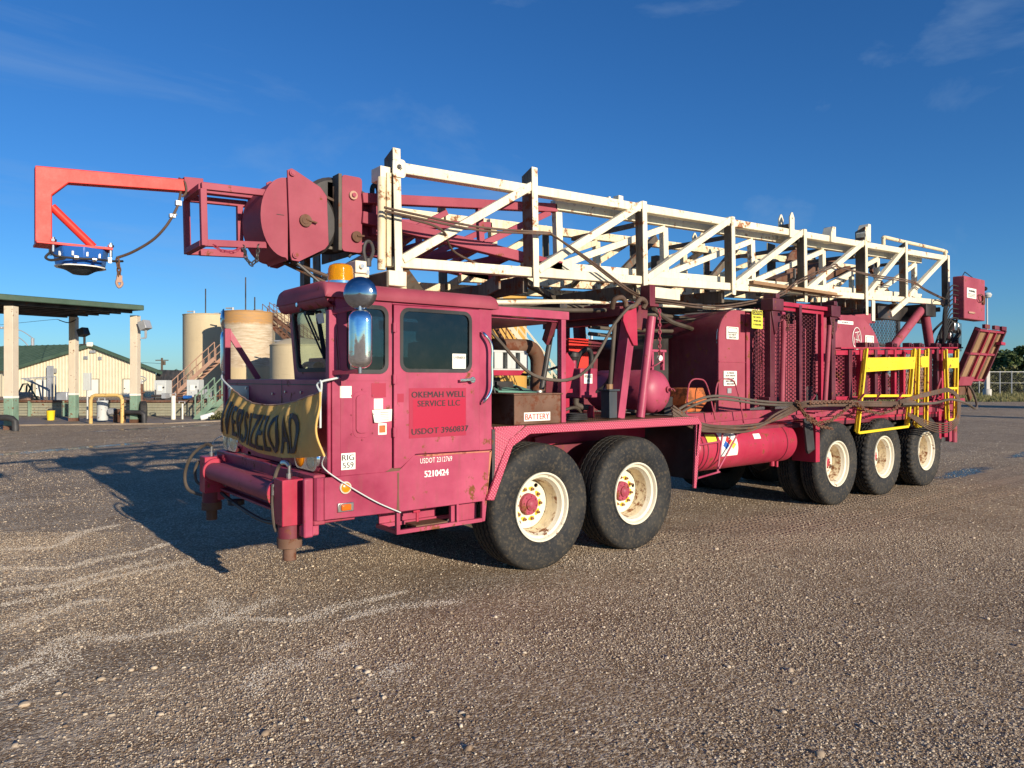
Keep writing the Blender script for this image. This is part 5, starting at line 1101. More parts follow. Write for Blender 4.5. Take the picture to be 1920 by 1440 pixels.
for i in range(5): x = 5.4 + 1.7 * i; build(MB().bar((x, 5.55, zB(x) + .14), (x + .8, 6.6, zB(x) + .16), .05, .05).bar((x + .8, 5.55, zT(x) - .14), (x + .8, 6.6, zT(x) - .14), .05, .05), 'inner_lateral', 'grime', ins)
# dark diagonals and posts seen through the lattice, drill line sheaves, pipes along the mast
build(MB().bar((6.55, 6.2, 2.95), (7.3, 6.2, 3.55), .06, .08).bar((8.35, 6.2, 3.0), (9.1, 6.2, 3.62), .06, .08).bar((10.2, 6.2, 3.1), (10.9, 6.2, 3.7), .06, .08), 'inner_diagonal', 'grime', ins)
build(MB().tube([(7.0, 6.6, 2.95), (7.35, 6.6, 2.97)], .03, 8).box(7.45, 7.70, 6.3, 6.4, 2.9, 3.35).box(8.6, 8.75, 6.3, 6.4, 2.95, 3.25).box(9.9, 10.1, 6.3, 6.4, 3.0, 3.3), 'mast_bracket', 'darksteel', ins)
build(MB().lathe([(-.04, .05), (-.04, .30), (-.01, .33), (.01, .33), (.04, .30), (.04, .05)], (10.75, 6.2, 3.45), 'Y', 28).bar((9.9, 6.2, 3.15), (11.7, 6.2, 3.65), .30, .14), 'travelling_block', 'rust', ins)
build(MB().bar((9.7, 5.8, 2.98), (11.6, 5.8, 3.5), .10, .10).bar((12.3, 5.8, 3.1), (13.6, 5.8, 3.6), .06, .06).bar((12.6, 5.9, 3.6), (13.5, 5.9, 3.1), .06, .06), 'tubing_board', 'rust', ins)
build(MB().box(8.0, 10.1, 5.20, 5.27, 2.90, 2.945).box(8.75, 10.1, 5.12, 5.2, 2.885, 2.90), 'racking_board', 'wood', mast, bev=.003)
build(MB().bar((8.95, 5.24, 3.05), (8.95, 5.24, 2.90), .05, .06).cyl((8.95, 5.2, 3.05), (8.95, 5.2, 3.18), .02, 8).bar((11.9, 5.5, 3.62), (12.1, 5.5, 3.3), .03, .03), 'board_hook', 'darksteel', mast)
# lugs on the mast
def lug(x, y, z, h, wd=.11, nm='mast_lug', mt='cream'):
    lp = [(x - wd / 2, z), (x + wd / 2, z), (x + wd / 2, z + h * .8), (x + wd * .12, z + h), (x - wd * .12, z + h), (x - wd / 2, z + h * .8)]
    hole = [(x + .012 * math.cos(t), z + h * .76 + .016 * math.sin(t)) for t in [2 * math.pi * k / 10 for k in range(10)]]
    return build(MB().plate([lp, hole], 'Y', y, .02), nm, mt, mast, bev=.003)
for y in (5.26, 5.42): lug(9.0, y, zT(9.0) - .12, .34)
for y in (6.72, 6.86): lug(9.0, y, zT(9.0) - .12, .32, mt='creamrust')
build(MB().box(8.93, 9.07, 5.28, 5.42, zT(9) + .02, zT(9) + .06), 'lug_spacer', 'grime', mast)
build(MB().plate([[(10.02, zT(10.1) - .10), (10.15, zT(10.1) - .10), (10.15, zT(10.1) + .13), (10.07, zT(10.1) + .13), (10.02, zT(10.1) + .04)]], 'Y', 5.25, .14), 'guy_bracket', 'cream', mast, bev=.004)
build(MB().plate([[(11.07, zT(11.1)), (11.2, zT(11.1)), (11.2, zT(11.1) + .27), (11.13, zT(11.1) + .27), (11.03, zT(11.1) + .12)]], 'Y', 5.24, .15), 'guy_bracket', 'cream', mast, bev=.004)
build(MB().box(11.24, 11.34, 5.24, 5.26, 2.60, 2.92).bar((11.9, 5.25, 2.74), (12.5, 5.25, 3.02), .03, .09), 'hanging_strap', 'cream', mast, bev=.003)
build(MB().box(9.75, 9.86, 5.24, 5.27, 2.66, 2.88).box(6.05, 6.6, 5.24, 5.27, 2.60, 2.72), 'pad_plate', 'cream', mast, bev=.003)
build(MB().box(5.65, 5.72, 5.3, 5.38, zT(5.7), zT(5.7) + .05).box(5.5, 5.53, 5.3, 5.34, zT(5.5), zT(5.5) + .02), 'chord_tab', 'cream', mast)
build(MB().cyl((9.25, 5.35, zT(9.3) - .13), (9.5, 5.35, zT(9.5) - .14), .035, 10), 'chord_lamp', 'darksteel', mast)
# hand rail pipe at the rear end
zr = zT(12.5) + .10
hr = MB().tube(spline([(11.75, 5.3, zT(11.75)), (11.75, 5.3, zr - .03), (11.80, 5.3, zr), (12.4, 5.3, zr + .01), (14.05, 5.3, zr + .04), (14.14, 5.3, zr), (14.14, 5.3, zT(14) - .05)], 4), .030, 10); build(hr, 'end_rail', 'creamrust', mast)
# pinned head plate at the front post, seat block on the cab roof
build(MB().plate([rrect(2.90, 3.02, 3.37, 3.52, .03)], 'Y', 5.235, .015).box(2.81, 2.90, 5.28, 5.44, 3.34, 3.45), 'pin_plate', 'cream', mast, bev=.003)
build(MB().cyl((2.955, 5.22, 3.455), (2.955, 5.24, 3.455), .018, 10).bar((2.955, 5.22, 3.455), (2.975, 5.215, 3.435), .008, .008), 'head_pin', 'darksteel', mast)
build(MB().box(2.86, 2.90, 5.26, 5.42, 2.63, 3.40).cyl((2.83, 5.30, 2.6), (2.83, 5.30, 3.36), .035, 12), 'front_flange', 'creamrust', mast, bev=.003)
seat = bpy.data.objects.new('mast_seat', None); C.objects.link(seat); seat.parent = rig; seat.location = Vector((2.8, 5.3, 2.41)) - rig.location
build(MB().box(2.80, 2.965, 5.12, 5.5, 2.452, 2.575), 'seat_block', 'cream', seat, bev=.008)
build(MB().box(2.78, 2.80, 5.12, 6.2, 2.44, 2.56), 'seat_face', 'grime', seat, bev=.003)
build(MB().box(2.50, 2.595, 5.10, 5.28, 2.525, 2.62).box(2.64, 2.72, 5.30, 5.44, 2.525, 2.61), 'seat_lug', 'cream', seat, bev=.006)
build(MB().box(2.50, 2.60, 5.11, 5.2, 2.41, 2.52).box(2.9, 3.2, 5.2, 5.4, 2.41, 2.44), 'seat_foot', 'beigepost', seat, bev=.004)
nb = MB()
for x, y, z in ((2.545, 5.09, 2.575), (2.69, 5.29, 2.565)): nb.cyl((x, y - .02, z), (x, y, z), .018, 8)
for y in (5.5, 5.85): nb.cyl((2.765, y, 2.52), (2.78, y, 2.52), .016, 8)
build(nb, 'seat_bolt', 'brightsteel', seat)
build(MB().tube(spline([(2.64, 5.2, 2.63), (2.62, 5.2, 2.72), (2.64, 5.2, 2.79), (2.68, 5.2, 2.79), (2.70, 5.2, 2.72), (2.665, 5.2, 2.63)], 5), .014, 8).cyl((2.66, 5.2, 2.60), (2.66, 5.2, 2.66), .025, 8), 'shackle', 'darksteel', seat)
build(MB().box(2.6, 3.0, 5.6, 6.6, 2.48, 2.56).add([(3.02, 5.3, 2.66), (3.06, 5.3, 2.66), (3.42, 5.5, 2.42), (3.20, 5.5, 2.42)], [(0, 1, 2, 3)]).box(2.62, 2.68, 5.6, 5.7, 2.4, 2.6).box(2.62, 2.68, 6.4, 6.5, 2.41, 2.95), 'roof_rack', 'grime', rig)
# ---- crown: sheave housing, plates, box frame, boom
cw = bpy.data.objects.new('crown_block', None); C.objects.link(cw); cw.parent = rig; cw.location = Vector((2.3, 5.8, 3.0)) - rig.location
cx_, cz_ = 2.125, 2.975
pts = [(cx_ + .015, 3.30)] + [(cx_ - .20 * math.sin(a), cz_ + .315 * math.cos(a)) for a in [R(10 * i) for i in range(0, 19)]] + [(cx_ + .015, 2.64)]
sh = MB(); y0, y1 = 5.56, 5.98
for x, z in pts: sh.v += [(x, y0, z), (x, y1, z)]
for i in range(len(pts) - 1): sh.f.append((2 * i, 2 * i + 1, 2 * i + 3, 2 * i + 2))
build(sh, 'sheave_cover', 'mauve', cw, smooth=60)
build(MB().plate([pts], 'Y', y0 - .004, .008).plate([pts], 'Y', y1, .01), 'cover_side', 'mauve', cw, smooth=30)
build(MB().box(2.05, 2.11, y0 - .008, y0 - .004, 2.99, 2.994), 'cover_weld', 'darksteel', cw)
plt = [(2.125, 3.345), (2.16, 3.365), (2.20, 3.35), (2.40, 3.255), (2.455, 3.19), (2.47, 2.80), (2.44, 2.76), (2.22, 2.635), (2.16, 2.64), (2.15, 2.68)]
cp = build(MB().plate([plt], 'Y', 5.525, .018).plate([[(x, z) for x, z in plt]], 'Y', 5.99, .015), 'crown_plate', 'mauve', cw, bev=.003)
for x, z in ((2.16, 3.325), (2.185, 2.68)): build(MB().cyl((x, 5.505, z), (x, 5.53, z), .024, 16).cyl((x, 5.50, z), (x, 5.51, z), .014, 12), 'plate_pin', 'pinkdirty', cw)
build(MB().cyl((2.27, 5.505, 2.965), (2.27, 5.53, 2.965), .05, 18).cyl((2.265, 5.50, 2.965), (2.265, 5.51, 2.965), .03, 8).bar((2.27, 5.50, 2.975), (2.36, 5.50, 2.955), .012, .012), 'axle_cap', 'rust', cw)
build(MB().lathe([(-.17, .03), (-.17, .27), (-.14, .30), (-.11, .27), (-.08, .30), (-.05, .27), (-.02, .30), (.01, .27), (.04, .30), (.07, .27), (.10, .30), (.13, .27), (.16, .3), (.17, .03)], (2.28, 5.75, 2.98), 'Y', 36), 'sheave', 'darksteel', cw)
build(MB().plate([rrect(2.575, 2.755, 2.755, 3.385, .03)], 'Y', 5.50, .02), 'side_plate', 'mauve', cw, bev=.003)
build(MB().box(2.545, 2.575, 5.50, 5.62, 2.76, 3.39).box(2.745, 2.76, 5.52, 6.3, 2.76, 3.36).box(2.50, 2.56, 5.62, 6.3, 2.78, 3.34), 'plate_flange', 'grime', cw, bev=.003)
build(MB().cyl((2.67, 5.48, 3.225), (2.67, 5.50, 3.225), .036, 20), 'round_washer', 'tanbelly', cw); build(MB().cyl((2.67, 5.465, 3.225), (2.67, 5.48, 3.225), .018, 12), 'pin_head', 'pinkdirty', cw)
build(MB().cyl((2.70, 5.475, 2.885), (2.70, 5.50, 2.885), .045, 16).bar((2.70, 5.47, 2.89), (2.76, 5.47, 2.895), .014, .014), 'axle_cap', 'rust', cw)
build(MB().lathe([(-.14, .03), (-.14, .28), (-.11, .31), (-.08, .28), (-.05, .31), (-.02, .28), (.01, .31), (.04, .28), (.07, .31), (.10, .28), (.14, .03)], (2.58, 5.76, 3.08), 'Y', 36), 'sheave', 'darksteel', cw)
lines = MB()
for i in range(6): lines.cyl((2.33, 5.60 + .05 * i, 3.25), (2.62, 5.60 + .05 * i, 3.16), .013, 6); lines.cyl((2.55, 5.6 + .05 * i, 3.3), (2.57, 5.6 + .05 * i, 2.78), .013, 6)
build(lines, 'drill_line', 'rope', cw)
build(MB().box(2.76, 3.10, 5.60, 5.72, 2.915, 3.205).box(2.86, 2.97, 5.52, 5.60, 2.93, 3.20).box(2.76, 3.1, 6.3, 6.42, 2.9, 3.2).box(2.76, 3.0, 5.72, 6.3, 2.94, 3.16), 'crown_beam', 'mauve', cw, bev=.008)
build(MB().tube(spline([(2.90, 5.58, 3.20), (2.89, 5.58, 3.33), (2.92, 5.58, 3.37), (2.95, 5.58, 3.33), (2.95, 5.58, 3.2)], 4), .022, 8), 'lifting_eye', 'black', cw)
build(MB().bar((2.75, 5.5, 3.27), (2.92, 5.5, 3.20), .014, .014).cyl((2.74, 5.55, 2.83), (2.66, 5.55, 2.72), .012, 6), 'tie_rod', 'darksteel', cw)
# box frame at the nose of the crown
bf = MB(); A0, A1 = 1.50, 1.97
def zz(x): return .05 * (x - 1.5)
for yy, x1 in ((5.60, 1.98), (6.06, 1.98)):
    bf.bar((A0, yy, 3.13), (x1, yy, 3.13 + zz(x1)), .045, .05); bf.bar((A0 + .02, yy, 2.71), (x1, yy, 2.71 + zz(x1) * 1.5), .045, .05)
    bf.bar((A0 + .022, yy, 2.69), (A0 + .012, yy, 3.11), .05, .045)
bf.bar((A0 + .012, 5.62, 3.13), (A0 + .012, 6.04, 3.13), .05, .045); bf.bar((A0 + .02, 5.62, 2.71), (A0 + .02, 6.04, 2.71), .05, .045)
bf.bar((1.93, 6.06, 2.73), (1.925, 6.06, 3.13), .05, .045)
build(bf, 'crown_box_frame', 'mauve', cw, bev=.003)
build(MB().bar((1.60, 6.00, 2.70), (1.95, 6.00, 2.72), .05, .04), 'frame_bar', 'mauve', cw)
build(chain_mb([(1.58, 5.58, 2.70), (1.64, 5.58, 2.665), (1.72, 5.58, 2.66), (1.78, 5.58, 2.70)], .04, .005), 'short_chain', 'pinkdirty', cw)
build(chain_mb([(1.80, 5.58, 2.72), (1.82, 5.57, 2.62), (1.86, 5.57, 2.58), (1.90, 5.57, 2.62), (1.92, 5.58, 2.74)], .045, .006), 'slack_chain', 'darksteel', cw)
bm_ = bpy.data.objects.new('boom_arm', None); C.objects.link(bm_); bm_.parent = rig; bm_.location = Vector((1.0, 5.95, 3.1)) - rig.location; bm_['label'] = 'bright red cantilever arm reaching out over the cab end'
ybm = 5.95
build(MB().plate([[(.50, 2.645), (.598, 2.645), (.598, 2.98), (.70, 3.085), (1.52, 3.155), (1.52, 3.245), (.50, 3.17)]], 'Y', ybm - .045, .09), 'boom_beam', 'boomred', bm_, bev=.006)
build(MB().bar((1.52, ybm, 3.20), (2.0, ybm, 3.22), .08, .085).bar((1.46, ybm, 3.2), (1.6, ybm, 3.21), .11, .115), 'boom_sleeve', 'mauve', bm_, bev=.004)
build(MB().cyl((.60, ybm, 2.91), (.855, ybm, 2.655), .028, 16), 'boom_strut', 'boomred', bm_)
build(MB().box(.50, .96, ybm - .12, ybm + .12, 2.628, 2.645), 'boom_foot', 'boomred', bm_, bev=.002)
fxm = bpy.data.objects.new('blue_pipe_clamp', None); C.objects.link(fxm); fxm.parent = rig; fxm.location = Vector((.78, ybm, 2.5)) - rig.location; fxm['label'] = 'bright blue hexagonal fitting bolted under the red arm'
hx = MB().lathe([(0, 0), (0, .155), (.055, .165), (.125, .178), (.125, 0)], (.775, ybm, 2.50), 'Z', 8); build(hx, 'fitting_body', 'blue', fxm, bev=.008)
build(MB().lathe([(0, 0), (0, .162), (.008, .162), (.008, 0)], (.775, ybm, 2.494), 'Z', 12), 'fitting_rim', 'sticker', fxm)
build(MB().lathe([(-.05, 0), (-.045, .05), (-.02, .09), (0, .14), (0, 0)], (.775, ybm, 2.494), 'Z', 24), 'fitting_dome', 'slate', fxm)
bo = MB()
for x, y in ((.60, ybm - .1), (.95, ybm - .1), (.60, ybm + .1), (.95, ybm + .1)): bo.cyl((x, y, 2.58), (x, y, 2.68), .010, 6).cyl((x, y, 2.65), (x, y, 2.665), .020, 6)
build(bo, 'fitting_bolt', 'brightsteel', fxm)
for a in (-2.6, -2.0, -1.45, -.9): build(MB().box(.775 + .16 * math.cos(a) - .006, .775 + .16 * math.cos(a) + .006, ybm + .16 * math.sin(a) - .006, ybm + .16 * math.sin(a), 2.56, 2.59), 'fitting_tag', 'sticker', fxm)
build(MB().tube(spline([(.58, ybm - .14, 2.58), (.60, ybm - .19, 2.54), (.70, ybm - .19, 2.535), (.85, ybm - .19, 2.54), (.95, ybm - .14, 2.545), (1.03, ybm - .08, 2.56)], 5), .008, 8).tube(spline([(.58, ybm - .14, 2.57), (.55, ybm - .15, 2.53), (.58, ybm - .17, 2.51), (.66, ybm - .19, 2.53)], 5), .009, 6), 'air_hose', 'black', fxm)
build(MB().cyl((.71, ybm - .2, 2.54), (.735, ybm - .2, 2.54), .017, 10).cyl((.82, ybm - .2, 2.535), (.845, ybm - .2, 2.535), .016, 10).box(.92, .94, ybm - .19, ybm - .17, 2.525, 2.56), 'hose_coupling', 'brightsteel', fxm)

# ------------------------------------------------------------------ things that hang on the rig
def wire(pts, r, nm, mt, label, cat, n=6, group=None, seg=7):
    o = build(MB().tube(spline(pts, n), r, seg), nm, mt); return tag(o, label, cat, group)
sl_ = thing('boom_sling', 'thin steel cable swooping from the red arm to the blue fitting', 'cable', (1.2, 5.8, 2.6))
build(MB().tube(spline([(1.44, 5.93, 3.15), (1.41, 5.86, 3.05), (1.375, 5.84, 2.96), (1.31, 5.84, 2.84), (1.22, 5.84, 2.73), (1.09, 5.84, 2.63), (.985, 5.84, 2.575)], 7), .010, 7).tube(spline([(1.44, 5.98, 3.26), (1.46, 5.9, 3.22), (1.47, 5.89, 3.14), (1.44, 5.9, 3.1)], 4), .008, 6), 'cable', 'rope', sl_)
build(MB().box(1.385, 1.425, 5.84, 5.88, 3.02, 3.055).box(1.34, 1.38, 5.83, 5.87, 2.92, 2.945).cyl((1.34, 5.85, 2.935), (1.39, 5.85, 2.95), .012, 6), 'cable_clamp', 'greymetal', sl_)
build(chain_mb([(.99, 5.84, 2.57), (1.0, 5.84, 2.49), (1.0, 5.84, 2.44)], .045, .007), 'hook_chain', 'rust', sl_)
build(MB().tube(spline([(1.0, 5.84, 2.44), (.985, 5.84, 2.40), (1.0, 5.84, 2.365), (1.02, 5.84, 2.39), (1.01, 5.84, 2.42)], 4), .010, 6).box(.985, 1.02, 5.83, 5.85, 2.40, 2.45), 'snap_hook', 'tanbelly', sl_)
# guy wires tied round the mast
for k_, (dz_, dy) in enumerate(((0, 0), (-.03, -.01))):
    wire([(2.80, 5.20 + dy, 3.09 + dz_), (3.0, 5.17 + dy, 3.07 + dz_), (3.76, 5.2 + dy, 3.055 + dz_), (4.50, 5.18 + dy, 3.10 + dz_ * .5), (4.62, 5.2 + dy, 3.09), (5.1, 5.18 + dy, 2.90 + dz_), (5.8, 5.2 + dy, 2.62 + dz_), (6.3, 5.18 + dy, 2.57 + dz_), (7.3, 5.18 + dy, 2.58 + dz_), (8.5, 5.18 + dy, 2.80 + dz_), (9.0, 5.18 + dy, 3.02 + dz_), (9.95, 5.18 + dy, 3.33 + dz_), (10.2, 5.2 + dy, 3.31), (11.3, 5.2 + dy, 3.30 + dz_), (12.5, 5.2 + dy, 3.32 + dz_), (13.1, 5.2 + dy, 3.22 + dz_), (14.1, 5.22 + dy, 3.10 + dz_)], .0105, 'guy_wire', 'rope',
         'upper rusty guy wire drooping along the white mast' if k_ == 0 else 'lower of the two rusty guy wires drooping along the white mast', 'cable', group='guy wires along the mast')
wire([(3.02, 5.16, 3.02), (3.35, 5.2, 2.98), (3.7, 5.5, 2.86), (4.3, 5.6, 2.74)], .011, 'guy_wire', 'rope', 'short dark wire crossing the first bay of the mast', 'cable')
build_h = [(3.68, 5.0, 2.16), (3.80, 4.97, 2.03), (4.10, 4.93, 1.76), (4.40, 4.90, 1.69), (4.65, 4.90, 1.72), (4.89, 4.97, 1.82), (5.06, 5.0, 1.98), (5.26, 5.0, 2.24), (5.45, 4.98, 2.42), (5.56, 5.0, 2.46)]
wire(build_h, .0155, 'hydraulic_hose', 'hose', 'dusty brown hose drooping across the open engine bay', 'hose', 7)
# hose bundles over the hangers
paths = []
for k_ in range(6):
    j = lambda s_: rnd.uniform(-s_, s_)
    paths.append([(6.05, 4.92 + j(.02), 1.42 - .02 * k_), (6.32, 4.84 + j(.02), 1.27 - .02 * k_), (6.62, 4.80 + j(.02), 1.19 - .013 * k_), (7.3, 4.77 + j(.03), 1.165 - .013 * k_ + j(.01)), (7.8, 4.76 + j(.03), 1.22 + .012 * k_), (8.3, 4.77 + j(.02), 1.33 + .012 * k_), (8.65, 4.78, 1.36 + .012 * k_), (9.9, 4.79 + j(.02), 1.335 + .011 * k_), (11.1, 4.80, 1.30 + .012 * k_), (11.6, 4.76, 1.30 + .012 * k_)])
labels_h = ['lowest', 'second lowest', 'third', 'fourth', 'fifth', 'topmost']
for k_, p_ in enumerate(paths): wire(p_, .0125, 'wire_rope', 'rope', '%s brown wire rope of the bundle slung along the lower side of the rig' % labels_h[k_], 'wire rope', group='wire ropes slung along the rig')
for k_ in range(2):
    wire([(6.15, 4.9, 1.33 + .05 * k_), (6.4, 4.86, 1.43 + .045 * k_), (6.75, 4.82, 1.48 + .035 * k_), (7.5, 4.80, 1.41 + .035 * k_), (8.0, 4.79, 1.385 + .03 * k_), (8.65, 4.79, 1.375 + .02 * k_)], .014, 'air_hose', 'hose', ('upper' if k_ else 'lower') + ' grey brown hose arching over the hose hangers by the air receiver', 'hose', group='hoses over the hangers')
for k_ in range(5):
    z = .0 + .055 * k_; wire([(11.1, 4.78, 1.30 + .02 * k_), (11.5, 4.72, 1.40 + .012 * k_), (12.1, 4.66, 1.47 + .014 * k_), (12.55, 4.64, 1.50 + .012 * k_), (12.78 + .03 * k_, 4.62, 1.38), (12.72 + .02 * k_, 4.60, 1.10 - .02 * k_), (12.35, 4.60, .98 - .035 * k_ + .03), (11.8, 4.64, 1.05 - .03 * k_), (11.25, 4.72, 1.20 - .01 * k_)], .0105, 'rope_coil', 'rope', ['innermost', 'second', 'middle', 'fourth', 'outermost'][k_] + ' brown cable loop hanging from the hook beside the yellow ladders', 'cable', group='cable loops beside the yellow ladders')
wire([(11.1, 4.74, 1.33), (12.0, 4.66, 1.33), (12.55, 4.62, 1.38), (13.2, 4.62, 1.30), (13.8, 4.7, 1.20), (14.15, 4.8, 1.28), (14.25, 4.9, 1.50), (14.2, 5.0, 1.66)], .020, 'air_hose', 'hose', 'thick brown hose looping round the rear end under the platform', 'hose')
for k_, (p_, lb) in enumerate((([(8.20, 4.74, 1.43), (8.30, 4.72, 1.30), (8.62, 4.70, 1.15), (8.95, 4.70, 1.165), (9.2, 4.70, 1.25), (9.6, 4.72, 1.38)], 'longest rusty chain swag hanging over the tank end'), ([(8.20, 4.72, 1.40), (8.40, 4.70, 1.20), (8.72, 4.70, 1.10), (9.0, 4.70, 1.06)], 'loose rusty chain end dangling by the mud flap'), ([(9.62, 4.70, 1.38), (9.9, 4.70, 1.27), (10.35, 4.70, 1.21), (10.7, 4.70, 1.25), (11.0, 4.72, 1.33)], 'rusty chain swag beside the leftmost yellow ladder'), ([(8.5, 4.73, 1.40), (9.0, 4.72, 1.41), (9.6, 4.73, 1.40)], 'taut rusty chain lying along the wire rope bundle'))):
    tag(build(chain_mb(p_, .062, .009), 'chain', 'rust'), lb, 'chain', 'rusty chains on the rig side')
wire([(5.97, 5.0, 2.44), (5.97, 5.0, 2.2), (5.98, 5.02, 1.98), (6.02, 5.06, 1.93)], .004, 'hanging_wire', 'rust', 'thin wire hanging beside the round pink leg', 'wire')
tag(build(chain_mb([(5.955, 5.0, 2.44), (5.96, 5.0, 2.2), (5.98, 5.02, 1.96)], .05, .006), 'chain', 'pinkdirty'), 'pink painted chain hanging beside the round leg', 'chain')
# pipes and hoses under the mast
for k_, (p_, r_, mt, lb) in enumerate((
    ([(3.9, 5.4, 2.41), (5.1, 5.4, 2.50), (5.35, 5.4, 2.51)], .022, 'cream', 'cream pipe lying under the mast behind the cab'),
    ([(5.3, 5.5, 2.52), (8.6, 5.5, 2.62)], .016, 'cream', 'slim cream pipe running under the middle of the mast'),
    ([(3.7, 5.3, 2.36), (4.4, 5.35, 2.38), (5.0, 5.35, 2.40), (5.5, 5.35, 2.43)], .022, 'hose', 'brown hose sagging over the engine bay frame'),
    ([(3.7, 5.7, 2.37), (5.0, 5.9, 2.50), (6.2, 5.8, 2.5), (7.6, 5.6, 2.42), (8.3, 5.6, 2.3)], .026, 'hose', 'brown hose snaking under the mast towards the chain guard'),
    ([(3.7, 6.0, 2.42), (5.0, 6.1, 2.47), (6.4, 6.1, 2.50), (8.6, 6.0, 2.62)], .018, 'black', 'black hose under the mast'),
    ([(3.7, 6.3, 2.47), (5.4, 6.2, 2.60), (7.0, 6.3, 2.56), (9.6, 6.2, 2.75)], .018, 'darksteel', 'dark pipe under the far side of the mast'),
    ([(5.98, 5.1, 2.46), (6.5, 5.3, 2.36), (7.3, 5.6, 2.32), (7.9, 5.7, 2.2)], .026, 'hose', 'thick brown hose dropping from the rest post to the chain guard'),
    ([(5.8, 5.9, 2.30), (6.3, 5.9, 2.29), (7.3, 5.9, 2.31)], .024, 'hose', 'brown hose behind the round pink leg, upper'),
    ([(5.8, 5.9, 2.22), (6.3, 5.9, 2.21), (7.3, 5.9, 2.24)], .024, 'hose', 'brown hose behind the round pink leg, lower'),
    ([(10.9, 5.6, 2.55), (11.5, 5.4, 2.35), (11.9, 5.4, 2.25), (12.4, 5.5, 2.3)], .025, 'darksteel', 'dark hose drooping behind the chalk marked guard'),
    ([(11.2, 5.8, 2.75), (11.5, 5.6, 2.45), (11.45, 5.6, 2.25)], .02, 'darksteel', 'dark hose hanging under the rear of the mast'),
    ([(12.4, 5.9, 3.0), (12.3, 5.9, 2.7), (12.15, 5.9, 2.35)], .02, 'darksteel', 'dark hose hanging between the raising ram and the stand'))):
    wire(p_, r_, 'pipe' if 'pipe' in lb else 'hose', mt, lb, 'pipe' if 'pipe' in lb else 'hose')
build(MB().box(4.6, 11.5, 6.0, 6.1, 2.42, 2.50).box(4.9, 5.0, 5.4, 6.8, 2.40, 2.48).box(7.0, 7.1, 5.3, 6.8, 2.5, 2.6).box(8.9, 9.1, 5.3, 6.9, 2.45, 2.75).box(10.3, 10.5, 5.4, 6.9, 2.7, 2.85), 'mast_support', 'darksteel', rig, bev=.006)
build(MB().bar((11.05, 5.6, 2.62), (12.0, 5.6, 2.70), .1, .16).plate([[(11.55, 2.30), (11.62, 2.25), (11.70, 2.30), (11.72, 2.6), (11.54, 2.6)]], 'Y', 5.5, .06), 'hook_block', 'mauve', rig, bev=.01)
# thin lines from the crown to the rig
for k_, (p_, r_, lb) in enumerate((([(2.17, 5.6, 2.68), (2.45, 5.5, 2.43)], .014, 'slanting dark rod under the sheave housing'), ([(2.20, 5.8, 2.66), (2.9, 5.85, 2.42)], .016, 'drill line dropping from the first sheave to the cab roof'), ([(2.24, 5.75, 2.66), (3.1, 5.8, 2.44)], .016, 'drill line running beside it to the cab roof rack'))): wire(p_, r_, 'drill_line', 'rope' if k_ else 'darksteel', lb, 'cable', 1)
# yellow ladders hung on the rail
def ladder(label, rails, rungs, plates, y=4.80):
    xc = sum(a[0] for r_ in rails for a in r_) / (2 * len(rails)); zc = min(a[1] for r_ in rails for a in r_)
    t = thing('yellow_ladder', label, 'ladder', (xc, y, zc), 'yellow ladders hung on the rear rail')
    for a, b_ in rails:
        build(MB().bar((a[0], y, a[1]), (b_[0], y, b_[1]), .04, .036), 'ladder_rail', 'yellow', t, bev=.003)
        build(MB().bar((a[0] + .03, y + .05, a[1] + .02), (b_[0] + .03, y + .05, b_[1] - .02), .02, .03), 'ladder_channel', 'yellow', t, bev=.003)
    for a, b_ in rungs: build(MB().bar((a[0], y, a[1]), (b_[0], y, b_[1]), .03, .036), 'rung', 'yellow', t, bev=.003)
    for q in plates: build(MB().plate([q], 'Y', y - .025, .02), 'kick_plate', 'yellow', t, bev=.003)
    return t
ladder('wide yellow ladder frame hung on the rear rail left of the narrow ones', [((9.87, .955), (10.13, 2.13)), ((11.44, .99), (11.66, 2.17))], [((9.9, .96), (11.44, .985)), ((9.98, 1.47), (11.52, 1.45))],
       [[(10.06, 1.80), (11.62, 1.86), (11.66, 2.04), (10.12, 2.0)]])
ladder('narrow yellow ladder right beside the wide one', [((11.70, .96), (11.78, 2.17)), ((12.06, .98), (12.10, 2.18))], [((11.70, .97), (12.06, .985)), ((11.74, 1.46), (12.08, 1.45))], [[(11.80, 1.88), (12.09, 1.89), (12.09, 2.06), (11.80, 2.05)]], 4.785)
ladder('last yellow ladder, near the folded platform at the rear', [((12.93, 1.02), (12.85, 2.19)), ((13.26, 1.03), (13.32, 2.20))], [((12.93, 1.03), (13.26, 1.04)), ((12.9, 1.55), (13.29, 1.55))], [[(12.88, 1.88), (13.31, 1.89), (13.31, 2.06), (12.88, 2.05)]])
